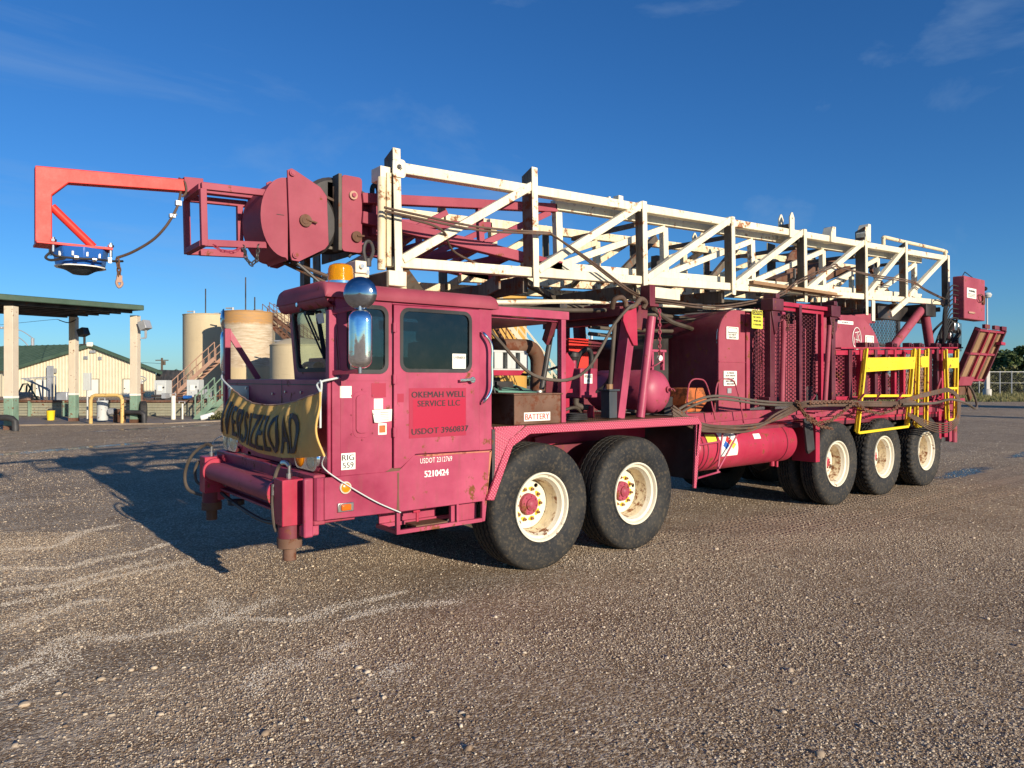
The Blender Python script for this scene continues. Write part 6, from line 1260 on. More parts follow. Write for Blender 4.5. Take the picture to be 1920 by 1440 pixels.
# ------------------------------------------------------------------ the banner across the nose
def ban(u, v):
    """u from the far end (0) to the near end (1), v from the top (0) to the hem (1)"""
    def lut(tab, t):
        t = max(0., min(1., t)) * (len(tab) - 1); k = min(int(t), len(tab) - 2); f = t - k; g = lambda q: tab[max(0, min(len(tab) - 1, q))]
        return tuple(.5 * ((2 * p1) + (p2 - p0) * f + (2 * p0 - 5 * p1 + 4 * p2 - p3) * f * f + (3 * p1 - p0 - 3 * p2 + p3) * f ** 3) for p0, p1, p2, p3 in zip(g(k - 1), g(k), g(k + 1), g(k + 2)))
    y_top, z_top = lut([(6.70, 1.613), (6.31, 1.525), (5.92, 1.494), (5.52, 1.503), (5.12, 1.544), (4.74, 1.610)], u)
    y_bot, z_bot = lut([(6.99, 1.168), (6.55, 1.155), (6.10, 1.098), (5.62, 1.088), (5.15, 1.118), (4.70, 1.168)], u)
    y = y_top + (y_bot - y_top) * v; z = z_top + (z_bot - z_top) * v
    fold = .014 * math.sin(74 * u + 3.5 * v + 1.6 * math.sin(9 * u)) * max(.12, 1 - 2.2 * v) * min(1, .3 + v * 6) + .012 * math.sin(33 * u - 6 * v + 1) * (.35 + .65 * v) * (1 - .5 * v) + .010 * math.sin(13 * u + 7 * v)
    return (2.055 + fold - .03 * math.sin(math.pi * v) , y + .006 * math.sin(40 * u + 3 * v), z)
bn = thing('banner', 'creased yellow cloth OVERSIZE LOAD banner tied across the nose of the rig', 'banner', (2.05, 5.9, 1.1))
nu, nv = 220, 40; mb = MB()
mb.v = [ban(i / nu, j / nv) for j in range(nv + 1) for i in range(nu + 1)]
mb.f = [(j * (nu + 1) + i, j * (nu + 1) + i + 1, (j + 1) * (nu + 1) + i + 1, (j + 1) * (nu + 1) + i) for j in range(nv) for i in range(nu)]
build(mb, 'banner_cloth', 'cloth', bn, smooth=80)
vs, fs, a0, a1, b0, b1 = text_geo('OVERSIZELOAD', 0., 1.14)
bm2 = bmesh.new(); bv = [bm2.verts.new(v) for v in vs]
for f in fs:
    try: bm2.faces.new([bv[i] for i in f])
    except ValueError: pass
for k_ in range(1, 150): bmesh.ops.bisect_plane(bm2, geom=bm2.verts[:] + bm2.edges[:] + bm2.faces[:], plane_co=(a0 + (a1 - a0) * k_ / 150, 0, 0), plane_no=(1, 0, 0))
for k_ in range(1, 14): bmesh.ops.bisect_plane(bm2, geom=bm2.verts[:] + bm2.edges[:] + bm2.faces[:], plane_co=(0, b0 + (b1 - b0) * k_ / 14, 0), plane_no=(0, 1, 0))
bm2.verts.index_update(); mb = MB(); nvb = len(bm2.verts)
for q_ in range(4):
    for v in bm2.verts:
        u = -.03 + (v.co.x - a0) / (a1 - a0) * .86 + (q_ - 1.5) * .0034; vv = .93 - (v.co.y - b0) / (b1 - b0) * .73
        x, y, z = ban(max(0, u), vv); mb.v.append((x - .007 - .0006 * q_, y, z))
    mb.f += [tuple(v.index + q_ * nvb for v in f.verts) for f in bm2.faces]
bm2.free()
build(mb, 'banner_lettering', 'ink', bn, smooth=80)
hem = [ban(i / 60, 0) for i in range(61)]; build(MB().tube(hem, .006, 6), 'banner_cord', 'tanbelly', bn)
build(MB().tube([ban(1, i / 20) for i in range(21)], .008, 6), 'banner_hem', 'cloth', bn)
wire([ban(0, 0), (2.06, 6.98, 1.70), (2.10, 7.12, 1.74), (2.13, 7.2, 1.74)], .009, 'tie_rope', 'ropewhite', 'pale rope tying the banner to the far mirror post', 'rope', group='banner tie ropes')
wire([ban(1, 0), (2.06, 4.80, 1.66), (2.08, 4.76, 1.685), (2.14, 4.74, 1.70), (2.20, 4.76, 1.71)], .008, 'tie_rope', 'ropewhite', 'pale rope knotted round the near mirror post', 'rope', group='banner tie ropes')
wire([(2.07, 4.77, 1.69), (2.07, 4.75, 1.66), (2.075, 4.78, 1.55), (2.07, 4.77, 1.40), (2.07, 4.77, 1.36)], .008, 'tie_rope', 'ropewhite', 'loose rope end hanging below the knot on the mirror post', 'rope')
wire([ban(1, 1), (2.10, 4.79, 1.08), (2.25, 4.785, .96), (2.5, 4.785, .80), (2.72, 4.79, .69)], .005, 'banner_string', 'ropewhite', 'thin cord stretched from the banner hem down to the cab step', 'cord')
wire([ban(0, 1), (2.04, 7.18, 1.1), (2.0, 7.22, .9)], .005, 'banner_string', 'ropewhite', 'thin cord from the far lower corner of the banner', 'cord')
# ------------------------------------------------------------------ background, laid out in the yard's own frame
YA = R(HDG - 90)
def place(o, r, f, z=0., rot=0.):
    o.location = yd(r, f, z); o.rotation_euler.z = YA + rot; return o
def lb(mb, nm, mt, root, **k):
    q = build(mb, nm, mt, root, **k)
    return q
def local_thing(name, label, cat, group=None): return thing(name, label, cat, (0, 0, 0), group)
# concrete wash pad with a low kerb
P = MB(); pts = [(-40, 22.2), (-13.2, 27.2), (-11.5, 29.2), (-11.5, 37), (-40, 37)]
P.v = [yd(r, f, .004) for r, f in pts]; P.f = [(0, 1, 2, 3, 4)]
pad = build(P, 'wash_pad', 'concrete', smooth=0); pad['kind'] = 'structure'
kb = MB()
for a, b_ in zip(pts[:2], pts[1:3]): kb.bar(yd(*a, .02), yd(*b_, .02), .14, .05)
kb = build(kb, 'pad_kerb', 'concrete'); kb['kind'] = 'structure'
# open canopy on posts
cp_ = local_thing('open_canopy', 'flat green edged canopy roof on beige and green posts at the left edge', 'canopy')
c0 = Vector((-14.10, 27.5)); e1 = Vector((-.60, -.80)); e2 = Vector((-.85, .45)).normalized()
def cn(a, b_, z): v = c0 + e1 * a + e2 * b_; return (v.x, v.y, z)
def q4(mb, a0, a1, b0, b1, z0, z1):
    c = [cn(a0, b0, z0), cn(a1, b0, z0), cn(a1, b1, z0), cn(a0, b1, z0), cn(a0, b0, z1), cn(a1, b0, z1), cn(a1, b1, z1), cn(a0, b1, z1)]
    return mb.add(c, [(0, 3, 2, 1), (4, 5, 6, 7), (0, 1, 5, 4), (1, 2, 6, 5), (2, 3, 7, 6), (3, 0, 4, 7)])
z1 = 4.53
lb(q4(q4(MB(), -.02, 14, -.02, .10, z1 - .20, z1), -.02, .08, .1, 5.0, z1 - .20, z1), 'roof_fascia', 'green', cp_, bev=.03)
lb(q4(q4(MB(), .1, 14, .12, 5.0, z1 - .12, z1 - .03), .0, 14, 4.9, 5.0, z1 - .28, z1 - .1), 'roof', 'darksteel', cp_)
for i in range(7): b_ = .5 + .7 * i; lb(q4(MB(), .1, 14, b_, b_ + .08, z1 - .30, z1 - .12), 'purlin', 'darksteel', cp_)
for u, bz, f, hh_, wd in ((15, 0, 24.1, 4.16, .30), (134.5, 0, 29.0, 4.22, .26), (250, 0, 27.9, 4.18, .28)):
    r = (u - 960) * f / 1348
    p_ = lb(MB().box(r - wd / 2, r + wd / 2, f, f + wd, 1.14, hh_), 'post', 'beigepost', cp_, bev=.01)
    lb(MB().box(r - wd / 2 - .004, r + wd / 2 + .004, f - .004, f + wd + .004, .0, 1.06), 'post_base', 'greenlight', p_, bev=.01)
    lb(MB().box(r - wd / 2 - .006, r + wd / 2 + .006, f - .006, f + wd + .006, 1.06, 1.14), 'post_stripe', 'sticker', p_)
    lb(MB().box(r - wd / 2 - .012, r + wd / 2 + .012, f - .012, f + wd + .012, 0, .14), 'post_foot', 'rust', p_)
for r, f, z, s, mt in ((-14.32, 28.0, 3.60, 1, 'greymetal'), (-17.30, 29.0, 3.40, .9, 'darksteel')):
    lb(MB().bar((r - .05, f - .1, z + .13), (r + .22, f - .16, z + .24), .36 * s, .34 * s).bar((r - .12, f, z - .30), (r + .05, f, z - .30), .05, .05).bar((r + .05, f, z - .30), (r + .08, f - .05, z), .07, .07), 'floodlight', mt, cp_, bev=.01)
lb(MB().tube(spline([(-18.4, 29.2, 4.1), (-17.9, 29.0, 3.98), (-17.6, 29.0, 4.1)], 4), .02, 6), 'conduit', 'darksteel', cp_)
eb = lb(MB().box(-17.25, -16.98, 28.9, 29.05, 1.25, 1.95), 'switch_box', 'greybox', cp_, bev=.01)
lb(MB().cyl((-17.1, 28.95, .1), (-17.1, 28.95, 1.25), .03, 8), 'conduit', 'greybox', cp_)
place(cp_, 0, 0)
# low containment wall of horizontal boards
cw_ = local_thing('containment_wall', 'low grey wall of horizontal boards with a rusty rail behind the canopy', 'wall')
for i in range(5): lb(MB().box(-27, -10.9, 33.0 + .0, 33.06, .02 + i * .125, .135 + i * .125), 'board', 'wallboard', cw_, bev=.012)
for x in (-24.9, -22.1, -20.5, -18.6, -12.6): lb(MB().bar((x, 32.96, 0), (x, 32.96, .70), .16, .10), 'wall_post', 'greenlight', cw_)
lb(MB().box(-27, -10.9, 32.9, 33.2, .64, .74), 'wall_rail', 'rust', cw_); place(cw_, 0, 0)
# metal building
bd = local_thing('metal_building', 'long cream ribbed metal building with a dark green gable roof', 'building')
F0 = 70.; rx = lambda u: (u - 960) * F0 / 1348
gx0, gx1, pk = rx(22), rx(292), rx(173); ez, pz = 2.62, 5.0; bdir = Vector((-.93, .37)).normalized() * 34
wl = MB(); nrib = 46
prof_ = []
for i in range(nrib + 1):
    x = gx0 + (gx1 - gx0) * i / nrib; zt_ = ez + (pz - ez) * (1 - abs(x - pk) / ((pk - gx0) if x < pk else (gx1 - pk)))
    for dx, dy in ((0, 0), (.05, -.05), (.14, -.05), (.19, 0)):
        xx = min(gx1, x + dx); zt_ = ez + (pz - ez) * (1 - abs(xx - pk) / ((pk - gx0) if xx < pk else (gx1 - pk))); prof_.append((xx, F0 + dy, zt_))
for x, y, z in prof_: wl.v += [(x, y, 0), (x, y, z)]
for i in range(len(prof_) - 1): wl.f.append((2 * i, 2 * i + 2, 2 * i + 3, 2 * i + 1))
lb(wl, 'gable_wall', 'siding', bd, smooth=0)
sw_ = MB(); nr_ = 60
for i in range(nr_):
    for t_, d in ((i / nr_, 0), ((i + .25) / nr_, .06), ((i + .5) / nr_, .06), ((i + .75) / nr_, 0)):
        sw_.v += [(gx0 + bdir.x * t_ - d * .37, F0 + bdir.y * t_ - d * .93, 0), (gx0 + bdir.x * t_ - d * .37, F0 + bdir.y * t_ - d * .93, ez)]
for i in range(len(sw_.v) // 2 - 1): sw_.f.append((2 * i, 2 * i + 2, 2 * i + 3, 2 * i + 1))
lb(sw_, 'side_wall', 'siding', bd, smooth=0)
def roofp(x0, z0, x1, z1_, nm):
    mb = MB(); b0 = Vector((bdir.x, bdir.y)); n_ = 40; ov = .35
    for k_ in range(2):
        off = .12 * k_
        mb.v += [(x0, F0 - ov, z0 + off), (x1, F0 - ov, z1_ + off), (x1 + b0.x, F0 + b0.y, z1_ + off), (x0 + b0.x, F0 + b0.y, z0 + off)]
    mb.f += [(0, 1, 2, 3), (7, 6, 5, 4), (0, 4, 5, 1), (1, 5, 6, 2), (2, 6, 7, 3), (3, 7, 4, 0)]
    for i in range(n_ + 1):
        t_ = i / n_; a = Vector((x0 + b0.x * t_, F0 - ov + (b0.y + ov) * t_, z0 + .125)); b_ = Vector((x1 + b0.x * t_, F0 - ov + (b0.y + ov) * t_, z1_ + .125)); mb.bar(a, b_, .08, .06)
    return lb(mb, nm, 'green', bd)
sl1 = (pz - ez) / (pk - gx0); sl2 = (pz - ez) / (gx1 - pk)
roofp(gx0 - .5, ez - .5 * sl1, pk, pz, 'roof'); roofp(gx1 + .8, ez - .8 * sl2, pk, pz, 'roof')
lb(MB().bar((gx0 - .5, F0 - .4, ez - .5 * sl1 - .05), (pk, F0 - .4, pz - .05), .1, .26).bar((gx1 + .8, F0 - .4, ez - .8 * sl2 - .05), (pk, F0 - .4, pz - .05), .1, .26), 'gable_trim', 'green', bd)
lb(MB().box(pk - .3, pk + .3, F0 - .55, F0 - .3, pz - .15, pz + .28), 'ridge_cap', 'whitedoor', bd, bev=.08)
lb(MB().box(pk - .15, pk + .4, F0 - .25, F0 - .05, pz - .75, pz - .5), 'gable_lamp', 'greymetal', bd, bev=.02)
for u, v, wd in ((161.5, 671, .40), (188, 672, .32)):
    x = rx(u); z = 1.7 + (711 - v) * F0 / 1348; q = lb(MB().box(x - wd / 2, x + wd / 2, F0 - .10, F0 - .02, z - .17, z + .17), 'wall_vent', 'greymetal', bd)
    for i in range(4): lb(MB().bar((x - wd / 2 + .02, F0 - .13, z - .12 + .08 * i), (x + wd / 2 - .02, F0 - .13, z - .12 + .08 * i), .05, .02), 'slat', 'greymetal', q)
for u0, u1, v0 in ((164.5, 185.5, 712), (232.5, 269.5, 712), (68, 92, 712)):
    x0, x1 = rx(u0), rx(u1); d = lb(MB().box(x0, x1, F0 - .10, F0 - .02, 0, 1.68), 'door', 'whitedoor', bd)
    lb(MB().box(x0 - .08, x0, F0 - .12, F0 - .02, 0, 1.74).box(x1, x1 + .08, F0 - .12, F0 - .02, 0, 1.74).box(x0, x1, F0 - .12, F0 - .02, 1.68, 1.76), 'door_frame', 'wallboard', d)
    lb(MB().box(x0 + .08, x0 + .16, F0 - .16, F0 - .1, .75, .85), 'door_handle', 'darksteel', d)
lb(MB().box(gx1, gx1 + .5, F0 + .1, F0 + 8, 0, ez), 'dark_side_wall', 'darksteel', bd)  # plain dark block at the right corner of the building
lb(MB().box(rx(95), rx(107), F0 - .6, F0 - .5, 0, 3.0).box(rx(103), rx(108), F0 - .3, F0 - .1, 2.3, 2.75), 'downpipe', 'greymetal', bd)
place(bd, 0, 0)
# storage tanks
def tank(label, u0, u1, vt, f, mt, poles=(), cone=.12, blank=False):
    r0 = (u0 + u1) / 2; rad = (u1 - u0) / 2 * f / 1348; r = (r0 - 960) * f / 1348; h = 1.7 + (711 - vt) * f / 1348
    t = local_thing('storage_tank', label, 'tank', 'steel storage tanks')
    s = lb(MB().lathe([(0, rad), (h - .05, rad), (h, rad + .03), (h + .03, rad + .03)], (0, 0, 0), 'Z', 64), 'tank_shell', mt, t, smooth=30)
    lb(MB().lathe([(h + .03, rad + .03), (h + cone, rad * .5), (h + cone * 1.3, .0)], (0, 0, 0), 'Z', 48), 'tank_roof', mt, t)
    for x, hh_ in poles: lb(MB().cyl((x, -.3, h), (x, -.3, h + hh_), .045, 6), 'vent_pole', 'darksteel', t)
    vv = MB().cyl((-rad * .6, 0, h), (-rad * .6, 0, h + .35), .08, 8).cyl((-rad * .6, 0, h + .3), (-rad * .9, 0, h + .3), .05, 6).box(rad * .3, rad * .6, -.2, .2, h, h + .2); lb(vv, 'tank_hatch', 'greymetal', t)
    place(t, r, f + rad); return t
tank('plain sand tank left of the stained one, dark staircase shadow on its side', 326, 416, 588, 50, 'tanksand', ((-.05, 1.9),))
tank('tall tank with an orange stained band round its top', 400, 493, 582, 46, 'tankband', ((0, 2.3), (.60, 1.0)))
tank('short wide sand tank behind the rig nose', 490, 600, 646, 42, 'tanksand', (), .4)
tank('pale tank behind the zigzag stairs', 536, 640, 588, 56, 'tanksand', ((-.4, 1.9),))
tank('tall ochre tank showing behind the cab and engine bay', 848, 989, 540, 42, 'tankochre')
tank('grey green tank between the stairs and the rig cab', 498, 556, 587, 60, 'tanksand')
# industrial staircases
def stair(label, a, b_, width, mt, posts=7, zoff=0.):
    """a, b_: (r, f, z) foot and head of the near stringer"""
    t = local_thing('steel_staircase', label, 'staircase'); A = Vector(a); B = Vector(b_); d = B - A; side = Vector((d.y, -d.x, 0)).normalized() * width
    if side.y < 0: side = -side
    for off in (Vector((0, 0, 0)), side):
        lb(MB().bar(A + off, B + off, .05, .22), 'stringer', mt, t)
        lb(MB().bar(A + off + Vector((0, 0, 1.0)), B + off + Vector((0, 0, 1.0)), .045, .045).bar(A + off + Vector((0, 0, .55)), B + off + Vector((0, 0, .55)), .035, .035), 'handrail', mt, t)
        for i in range(posts + 1): p_ = A.lerp(B, i / posts) + off; lb(MB().bar(p_, p_ + Vector((0, 0, 1.0)), .04, .04), 'rail_post', mt, t)
    n_ = int(abs(B.z - A.z) / .22)
    for i in range(1, n_): p_ = A.lerp(B, i / n_); lb(MB().bar(p_, p_ + side, .24, .03), 'tread', mt, t)
    place(t, 0, 0); return t
def uf(u, v, f): return ((u - 960) * f / 1348, f, 1.7 + (711 - v) * f / 1348)
stair('orange brown steel staircase climbing the left tank', uf(322, 745, 44), uf(402, 672, 44), 1.1, 'tanbelly')
stair('dark rusty staircase descending behind the mirrors', uf(556, 655, 52), uf(492, 596, 52), 1.2, 'rust')
stair('upper flight of the brown staircase between the tanks', uf(604, 665, 54), uf(505, 592, 54), 1.0, 'rust')
stair('long cream staircase descending across the ochre tank', uf(1052, 735, 39), uf(905, 545, 39), 1.0, 'siding', 9)
stair('brown staircase seen through the engine bay frame', uf(962, 668, 40), uf(895, 560, 40), 1.2, 'rust', 5)
# elevated walkway between tanks
wk = local_thing('pipe_walkway', 'brown elevated walkway rails between the tanks', 'walkway')
for v in (660, 672, 640): a = uf(560, v - 6, 50); b_ = uf(700, v + 4, 50); lb(MB().bar(a, b_, .06, .08), 'walkway_rail', 'rust', wk)
for u in (566, 590, 615, 640): a = uf(u, 640, 50); b_ = uf(u, 674, 50); lb(MB().bar(a, b_, .05, .05), 'rail_post', 'rust', wk)
place(wk, 0, 0)
# green stair by the wall
stair('green painted steps beside the white cabinet', uf(366, 788, 30.5), uf(402, 752, 30.5), .8, 'greenlight', 3)
# electrical cabinets on a dark skid
for u0, u1, v0, v1, f, l_ in ((289, 311, 713, 745, 40, 'grey electrical cabinet on the skid by the building corner'), (350, 372, 712, 744, 40, 'grey electrical cabinet in front of the left tank')):
    x0, x1 = uf(u0, 0, f)[0], uf(u1, 0, f)[0]; z0, z1c = uf(0, v1, f)[2], uf(0, v0, f)[2]
    t = local_thing('electrical_cabinet', l_, 'cabinet', 'electrical cabinets'); lb(MB().box(x0, x1, f, f + .7, z0, z1c), 'cabinet_body', 'greybox', t, bev=.01)
    lb(MB().box(x0 + .14, x1 - .04, f - .02, f, z0 + .15, z1c - .15), 'cabinet_door', 'greybox', t, bev=.008); lb(MB().box(x0 + .2, x1 - .2, f - .04, f - .02, z0 + .35, z1c - .3), 'cabinet_window', 'sticker', t)
    lb(MB().cyl((x1 - .12, f - .06, z0 + .55), (x1 - .12, f, z0 + .55), .05, 8), 'cabinet_lock', 'darksteel', t); place(t, 0, 0)
sk = local_thing('pump_skid', 'dark pump skid with pipes standing behind the low wall', 'pump skid')
lb(MB().box(-20, -10.5, 39, 41.5, .45, .68).box(-19.5, -11, 39.3, 41, .0, .45), 'skid_frame', 'darksteel', sk)
rr_ = random.Random(3)
for i in range(16):
    x = -19.5 + i * .58; h = rr_.uniform(.15, .5); w_ = rr_.uniform(.1, .3)
    lb(MB().box(x, x + w_, 38.8, 39.3, .66, .66 + h) if i % 2 else MB().cyl((x, 38.9, .8), (x + .5, 38.9, .8), .07, 8).cyl((x + .2, 38.9, .6), (x + .2, 38.9, .9 + h), .04, 6), 'skid_pipe', ('darksteel', 'greymetal', 'rust', 'blue')[i % 4] if i != 7 else 'blue', sk)
place(sk, 0, 0)
# white filter pots and pipes at the wall end
def pot(label, u, v0, v1, f, rad, mt='greybox'):
    x, _, z1q = uf(u, v0, f); z0 = max(0, uf(u, v1, f)[2])
    t = local_thing('filter_vessel', label, 'vessel'); lb(MB().lathe([(z0, 0), (z0, rad * .95), (z0 + .05, rad), (z1q - .08, rad), (z1q - .06, rad * 1.06), (z1q, rad * 1.06), (z1q + .01, 0)], (x, f, 0), 'Z', 24), 'vessel_body', mt, t)
    lb(MB().cyl((x - .12, f - .05, z1q), (x - .12, f - .05, z1q + .10), .02, 6).cyl((x + .12, f - .05, z1q), (x + .12, f - .05, z1q + .10), .02, 6).cyl((x - .12, f - .05, z1q + .1), (x + .12, f - .05, z1q + .1), .015, 6), 'vessel_handle', 'greymetal', t)
    place(t, 0, 0); return t
pot('white filter vessel inside the beige pipe guard', 192, 751, 788, 28.5, .20)
pot('slim white standpipe by the green steps', 325, 742, 787, 30.3, .09, 'whitedoor'); pot('thin white standpipe right of the thick one', 342, 757, 786, 30.3, .035, 'whitedoor')
pg = local_thing('pump_motor', 'small grey pump with a brown motor beside the filter vessel', 'pump')
x, f, z = uf(205, 772, 28.4); lb(MB().cyl((x, f, z), (x + .25, f, z), .14, 14).cyl((x + .1, f - .15, z), (x + .1, f + .1, z), .09, 12), 'pump_body', 'greymetal', pg); lb(MB().cyl((x + .25, f, z), (x + .6, f, z + .02), .11, 14).box(x + .2, x + .6, f - .1, f + .1, 0, .3), 'pump_motor_body', 'rust', pg)
lb(MB().cyl((x + .5, f - .1, z - .05), (x + 1.6, f - .4, z - .05), .09, 12), 'suction_pipe', 'black', pg); place(pg, 0, 0)
# beige pipe guards and black standpipe bend
def uguard(label, u0, u1, vt, f, rad, mt, name='pipe_guard'):
    a = uf(u0, vt, f); b_ = uf(u1, vt, f); z = a[2]; q = .18
    o = build(MB().tube([yd(a[0], f, 0), yd(a[0], f, z - q), yd(a[0] + q * .3, f, z - q * .3), yd(a[0] + q, f, z), yd(b_[0] - q, f, z), yd(b_[0] - q * .3, f, z - q * .3), yd(b_[0], f, z - q), yd(b_[0], f, 0)], rad, 14), name, mt); return tag(o, label, 'pipe guard')
uguard('beige bent pipe guard over the filter vessel', 170, 229, 741, 27.3, .065, 'pipebeige')
o = build(MB().tube([yd(*uf(-30, 783, 23.5)), yd(*uf(12, 783, 23.5)), yd(*uf(22, 785, 23.5)), yd(*uf(28, 790, 23.5)), yd(uf(29, 0, 23.5)[0], 23.5, 0)], .10, 16), 'pipe_bend', 'black'); tag(o, 'fat black pipe bending to the ground at the left edge', 'pipe')
# tyre and hose reel by the post
ty2 = build(MB().lathe([(-.14, .2), (-.14, .33), (-.10, .42), (.10, .42), (.14, .33), (.14, .2), (.10, .18), (-.10, .18)], (0, 0, 0), 'X', 30), 'old_tyre', 'tyre', origin=(0, 0, 0)); tag(ty2, 'old black tyre leaning by the right canopy post', 'tyre')
place(ty2, uf(268, 0, 28.2)[0], 28.2, .42, R(30))
o = build(MB().tube([yd(uf(270, 0, 27.6)[0] - .9, 27.9, .42), yd(uf(270, 0, 27.6)[0] - .1, 27.6, .42), yd(uf(270, 0, 27.6)[0], 27.6, .34), yd(uf(270, 0, 27.6)[0], 27.6, 0)], .09, 12), 'pipe_bend', 'black'); tag(o, 'short black pipe bending down in front of the old tyre', 'pipe')
# bucket with lid off, debris
bk = thing('bucket', 'yellow plastic bucket standing on the wet pad', 'bucket', yd(uf(95, 0, 29.8)[0], 29.8, 0))
bx_, by_, _ = yd(uf(95, 0, 29.8)[0], 29.8, 0)
build(MB().lathe([(0, 0), (0, .13), (.36, .155), (.38, .165), (.40, .155), (.40, .14), (.3, .13), (.3, 0)], (bx_, by_, 0), 'Z', 20), 'bucket_body', 'yellow', bk); build(MB().lathe([(.38, .13), (.47, .10), (.49, 0)], (bx_, by_, 0), 'Z', 14), 'bucket_contents', 'black', bk)
o = build(MB().box(-.28, .28, -.1, .1, 0, .22), 'plastic_jug', 'foam', origin=(0, 0, 0), bev=.05); tag(o, 'white plastic jug lying tilted by the green steps', 'jug'); place(o, uf(390, 0, 29.8)[0], 29.8, .05); o.rotation_euler.y = -.25
# brown drum on a stand, ramp frame, sawhorse
dm = local_thing('oil_drum', 'rusty tan drum lying on a cradle behind the low wall', 'drum'); x, f, z = uf(42, 744, 36)
lb(MB().lathe([(-.45, 0), (-.42, .2), (-.38, .24), (.38, .24), (.42, .2), (.45, 0)], (x, f, z), 'X', 24), 'drum_shell', 'tanbelly', dm); lb(MB().box(x - .3, x + .3, f - .2, f + .2, .4, z - .2).cyl((x + .44, f, z - .1), (x + .52, f, z - .1), .05, 8), 'drum_cradle', 'darksteel', dm); place(dm, 0, 0)
rf_ = local_thing('loading_ramp', 'grey steel loading ramp frame in front of the building', 'ramp'); f = 38
def fr_(pairs, root, mt, f=38, t_=.06, nm='frame_bar'):
    for a, b_ in pairs:
        A = uf(*a, f); B = uf(*b_, f); lb(MB().bar(A, B, t_, t_), nm, mt, root)
fr_([((40, 710), (105, 706)), ((45, 711), (90, 729)), ((52, 711), (92, 733)), ((80, 708), (80, 754)), ((98, 706), (98, 754)), ((104, 706), (104, 754)), ((92, 730), (92, 750)), ((60, 712), (60, 752)), ((72, 722), (78, 752))], rf_, 'greymetal')
fr_([((40, 710), (105, 706)), ((80, 708), (80, 754)), ((104, 706), (104, 754))], rf_, 'greymetal', 39.2); place(rf_, 0, 0)
sh_ = local_thing('sawhorse_frame', 'dark green steel trestle beside the loading ramp', 'trestle')
fr_([((43, 720), (52, 720)), ((43, 720), (34, 738)), ((52, 720), (72, 752)), ((50, 722), (48, 750)), ((62, 742), (56, 752)), ((60, 720), (52, 740)), ((58, 742), (72, 744)), ((60, 748), (74, 750))], sh_, 'green', 37); place(sh_, 0, 0)
# small clutter behind the wall
cl_ = local_thing('hopper', 'grey sheet metal hopper behind the middle canopy post', 'hopper'); x0 = uf(105, 0, 36)[0]; x1 = uf(125, 0, 36)[0]
lb(MB().box(x0, x1, 36, 36.6, .5, 1.05).box(x1, x1 + .25, 36.1, 36.5, .55, 1.25), 'hopper_body', 'greymetal', cl_, bev=.03); lb(MB().box(x0 - 1.2, x1 + 1, 35.8, 37, .35, .5), 'hopper_base', 'darksteel', cl_); place(cl_, 0, 0)
# gatepost clutter right of the right post
vs_ = local_thing('valve_manifold', 'rusty vertical valve stack by the right canopy post', 'valve'); x, f, z = uf(264, 755, 31)
lb(MB().cyl((x, f, 0), (x, f, 1.5), .09, 10).lathe([(0, 0), (0, .16), (.05, .16), (.05, 0)], (x, f, 1.1), 'Z', 12), 'valve_body', 'rust', vs_); lb(MB().cyl((x, f, 1.4), (x, f, 1.65), .04, 8).tube([(x + .22 * math.cos(a), f, 1.7 + .12 * math.sin(a)) for a in [2 * math.pi * i / 12 for i in range(12)]], .025, 6, closed=True), 'valve_handle', 'greymetal', vs_); place(vs_, 0, 0)
# utility pole, street lights
up_ = local_thing('utility_pole', 'grey wooden utility pole between the building and the tanks', 'pole'); x, f, z = uf(303.5, 671, 90)
lb(MB().cyl((x, f, 0), (x, f, z), .13, 8), 'pole_shaft', 'bark', up_); lb(MB().bar((x - .8, f, z - .3), (x + .8, f, z - .3), .12, .12).cyl((x + .3, f, z - .9), (x + .3, f, z - .4), .16, 8), 'crossarm', 'bark', up_); place(up_, 0, 0)
o = build(MB().tube(spline([yd(*uf(-300, 640, 90)), yd(*uf(60, 603, 90)), yd(*uf(110, 599, 60))], 6), .025, 5), 'overhead_wire', 'darksteel'); tag(o, 'thin overhead wire crossing the sky behind the canopy', 'wire')
o = build(MB().tube(spline([yd(*uf(303, 682, 90)), yd(*uf(270, 680, 95)), yd(*uf(180, 677, 110))], 3), .03, 4), 'overhead_wire', 'darksteel'); tag(o, 'overhead wire running left from the utility pole', 'wire')
def streetlamp(label, ub, ut, vt, vs__, f, arm):
    t = local_thing('street_lamp', label, 'street lamp'); X, _, Z = uf(ub, vs__, f); X2, _, Z2 = uf(ut, vt, f)
    lb(MB().cyl((X, f, 0), (X, f, Z), .16, 8), 'lamp_pole', 'greymetal', t)
    A = spline([(X, f, Z - 1.4), (X + (X2 - X) * .30, f, Z + (Z2 - Z) * .55 - .9), (X + (X2 - X) * .65, f, Z2 - .7), (X2, f, Z2 - .05)], 5); B = spline([(X, f, Z), (X + (X2 - X) * .32, f, Z + (Z2 - Z) * .62), (X + (X2 - X) * .65, f, Z2 - .12), (X2, f, Z2)], 5)
    lb(MB().tube(A, .05, 6).tube(B, .05, 6), 'lamp_arm', 'greymetal', t); lb(MB().box(X2 - .9 if X2 < X else X2, X2 + .1 if X2 < X else X2 + 1, f - .2, f + .2, Z2 - .15, Z2 + .08), 'lamp_head', 'greymetal', t, bev=.04); place(t, 0, 0)
streetlamp('street lamp with double curved arm seen behind the canopy', 61, 4, 614, 634, 75, 1)
streetlamp('street lamp seen through the gap above the red cabinet', 1109, 1086, 609, 626, 80, 1)
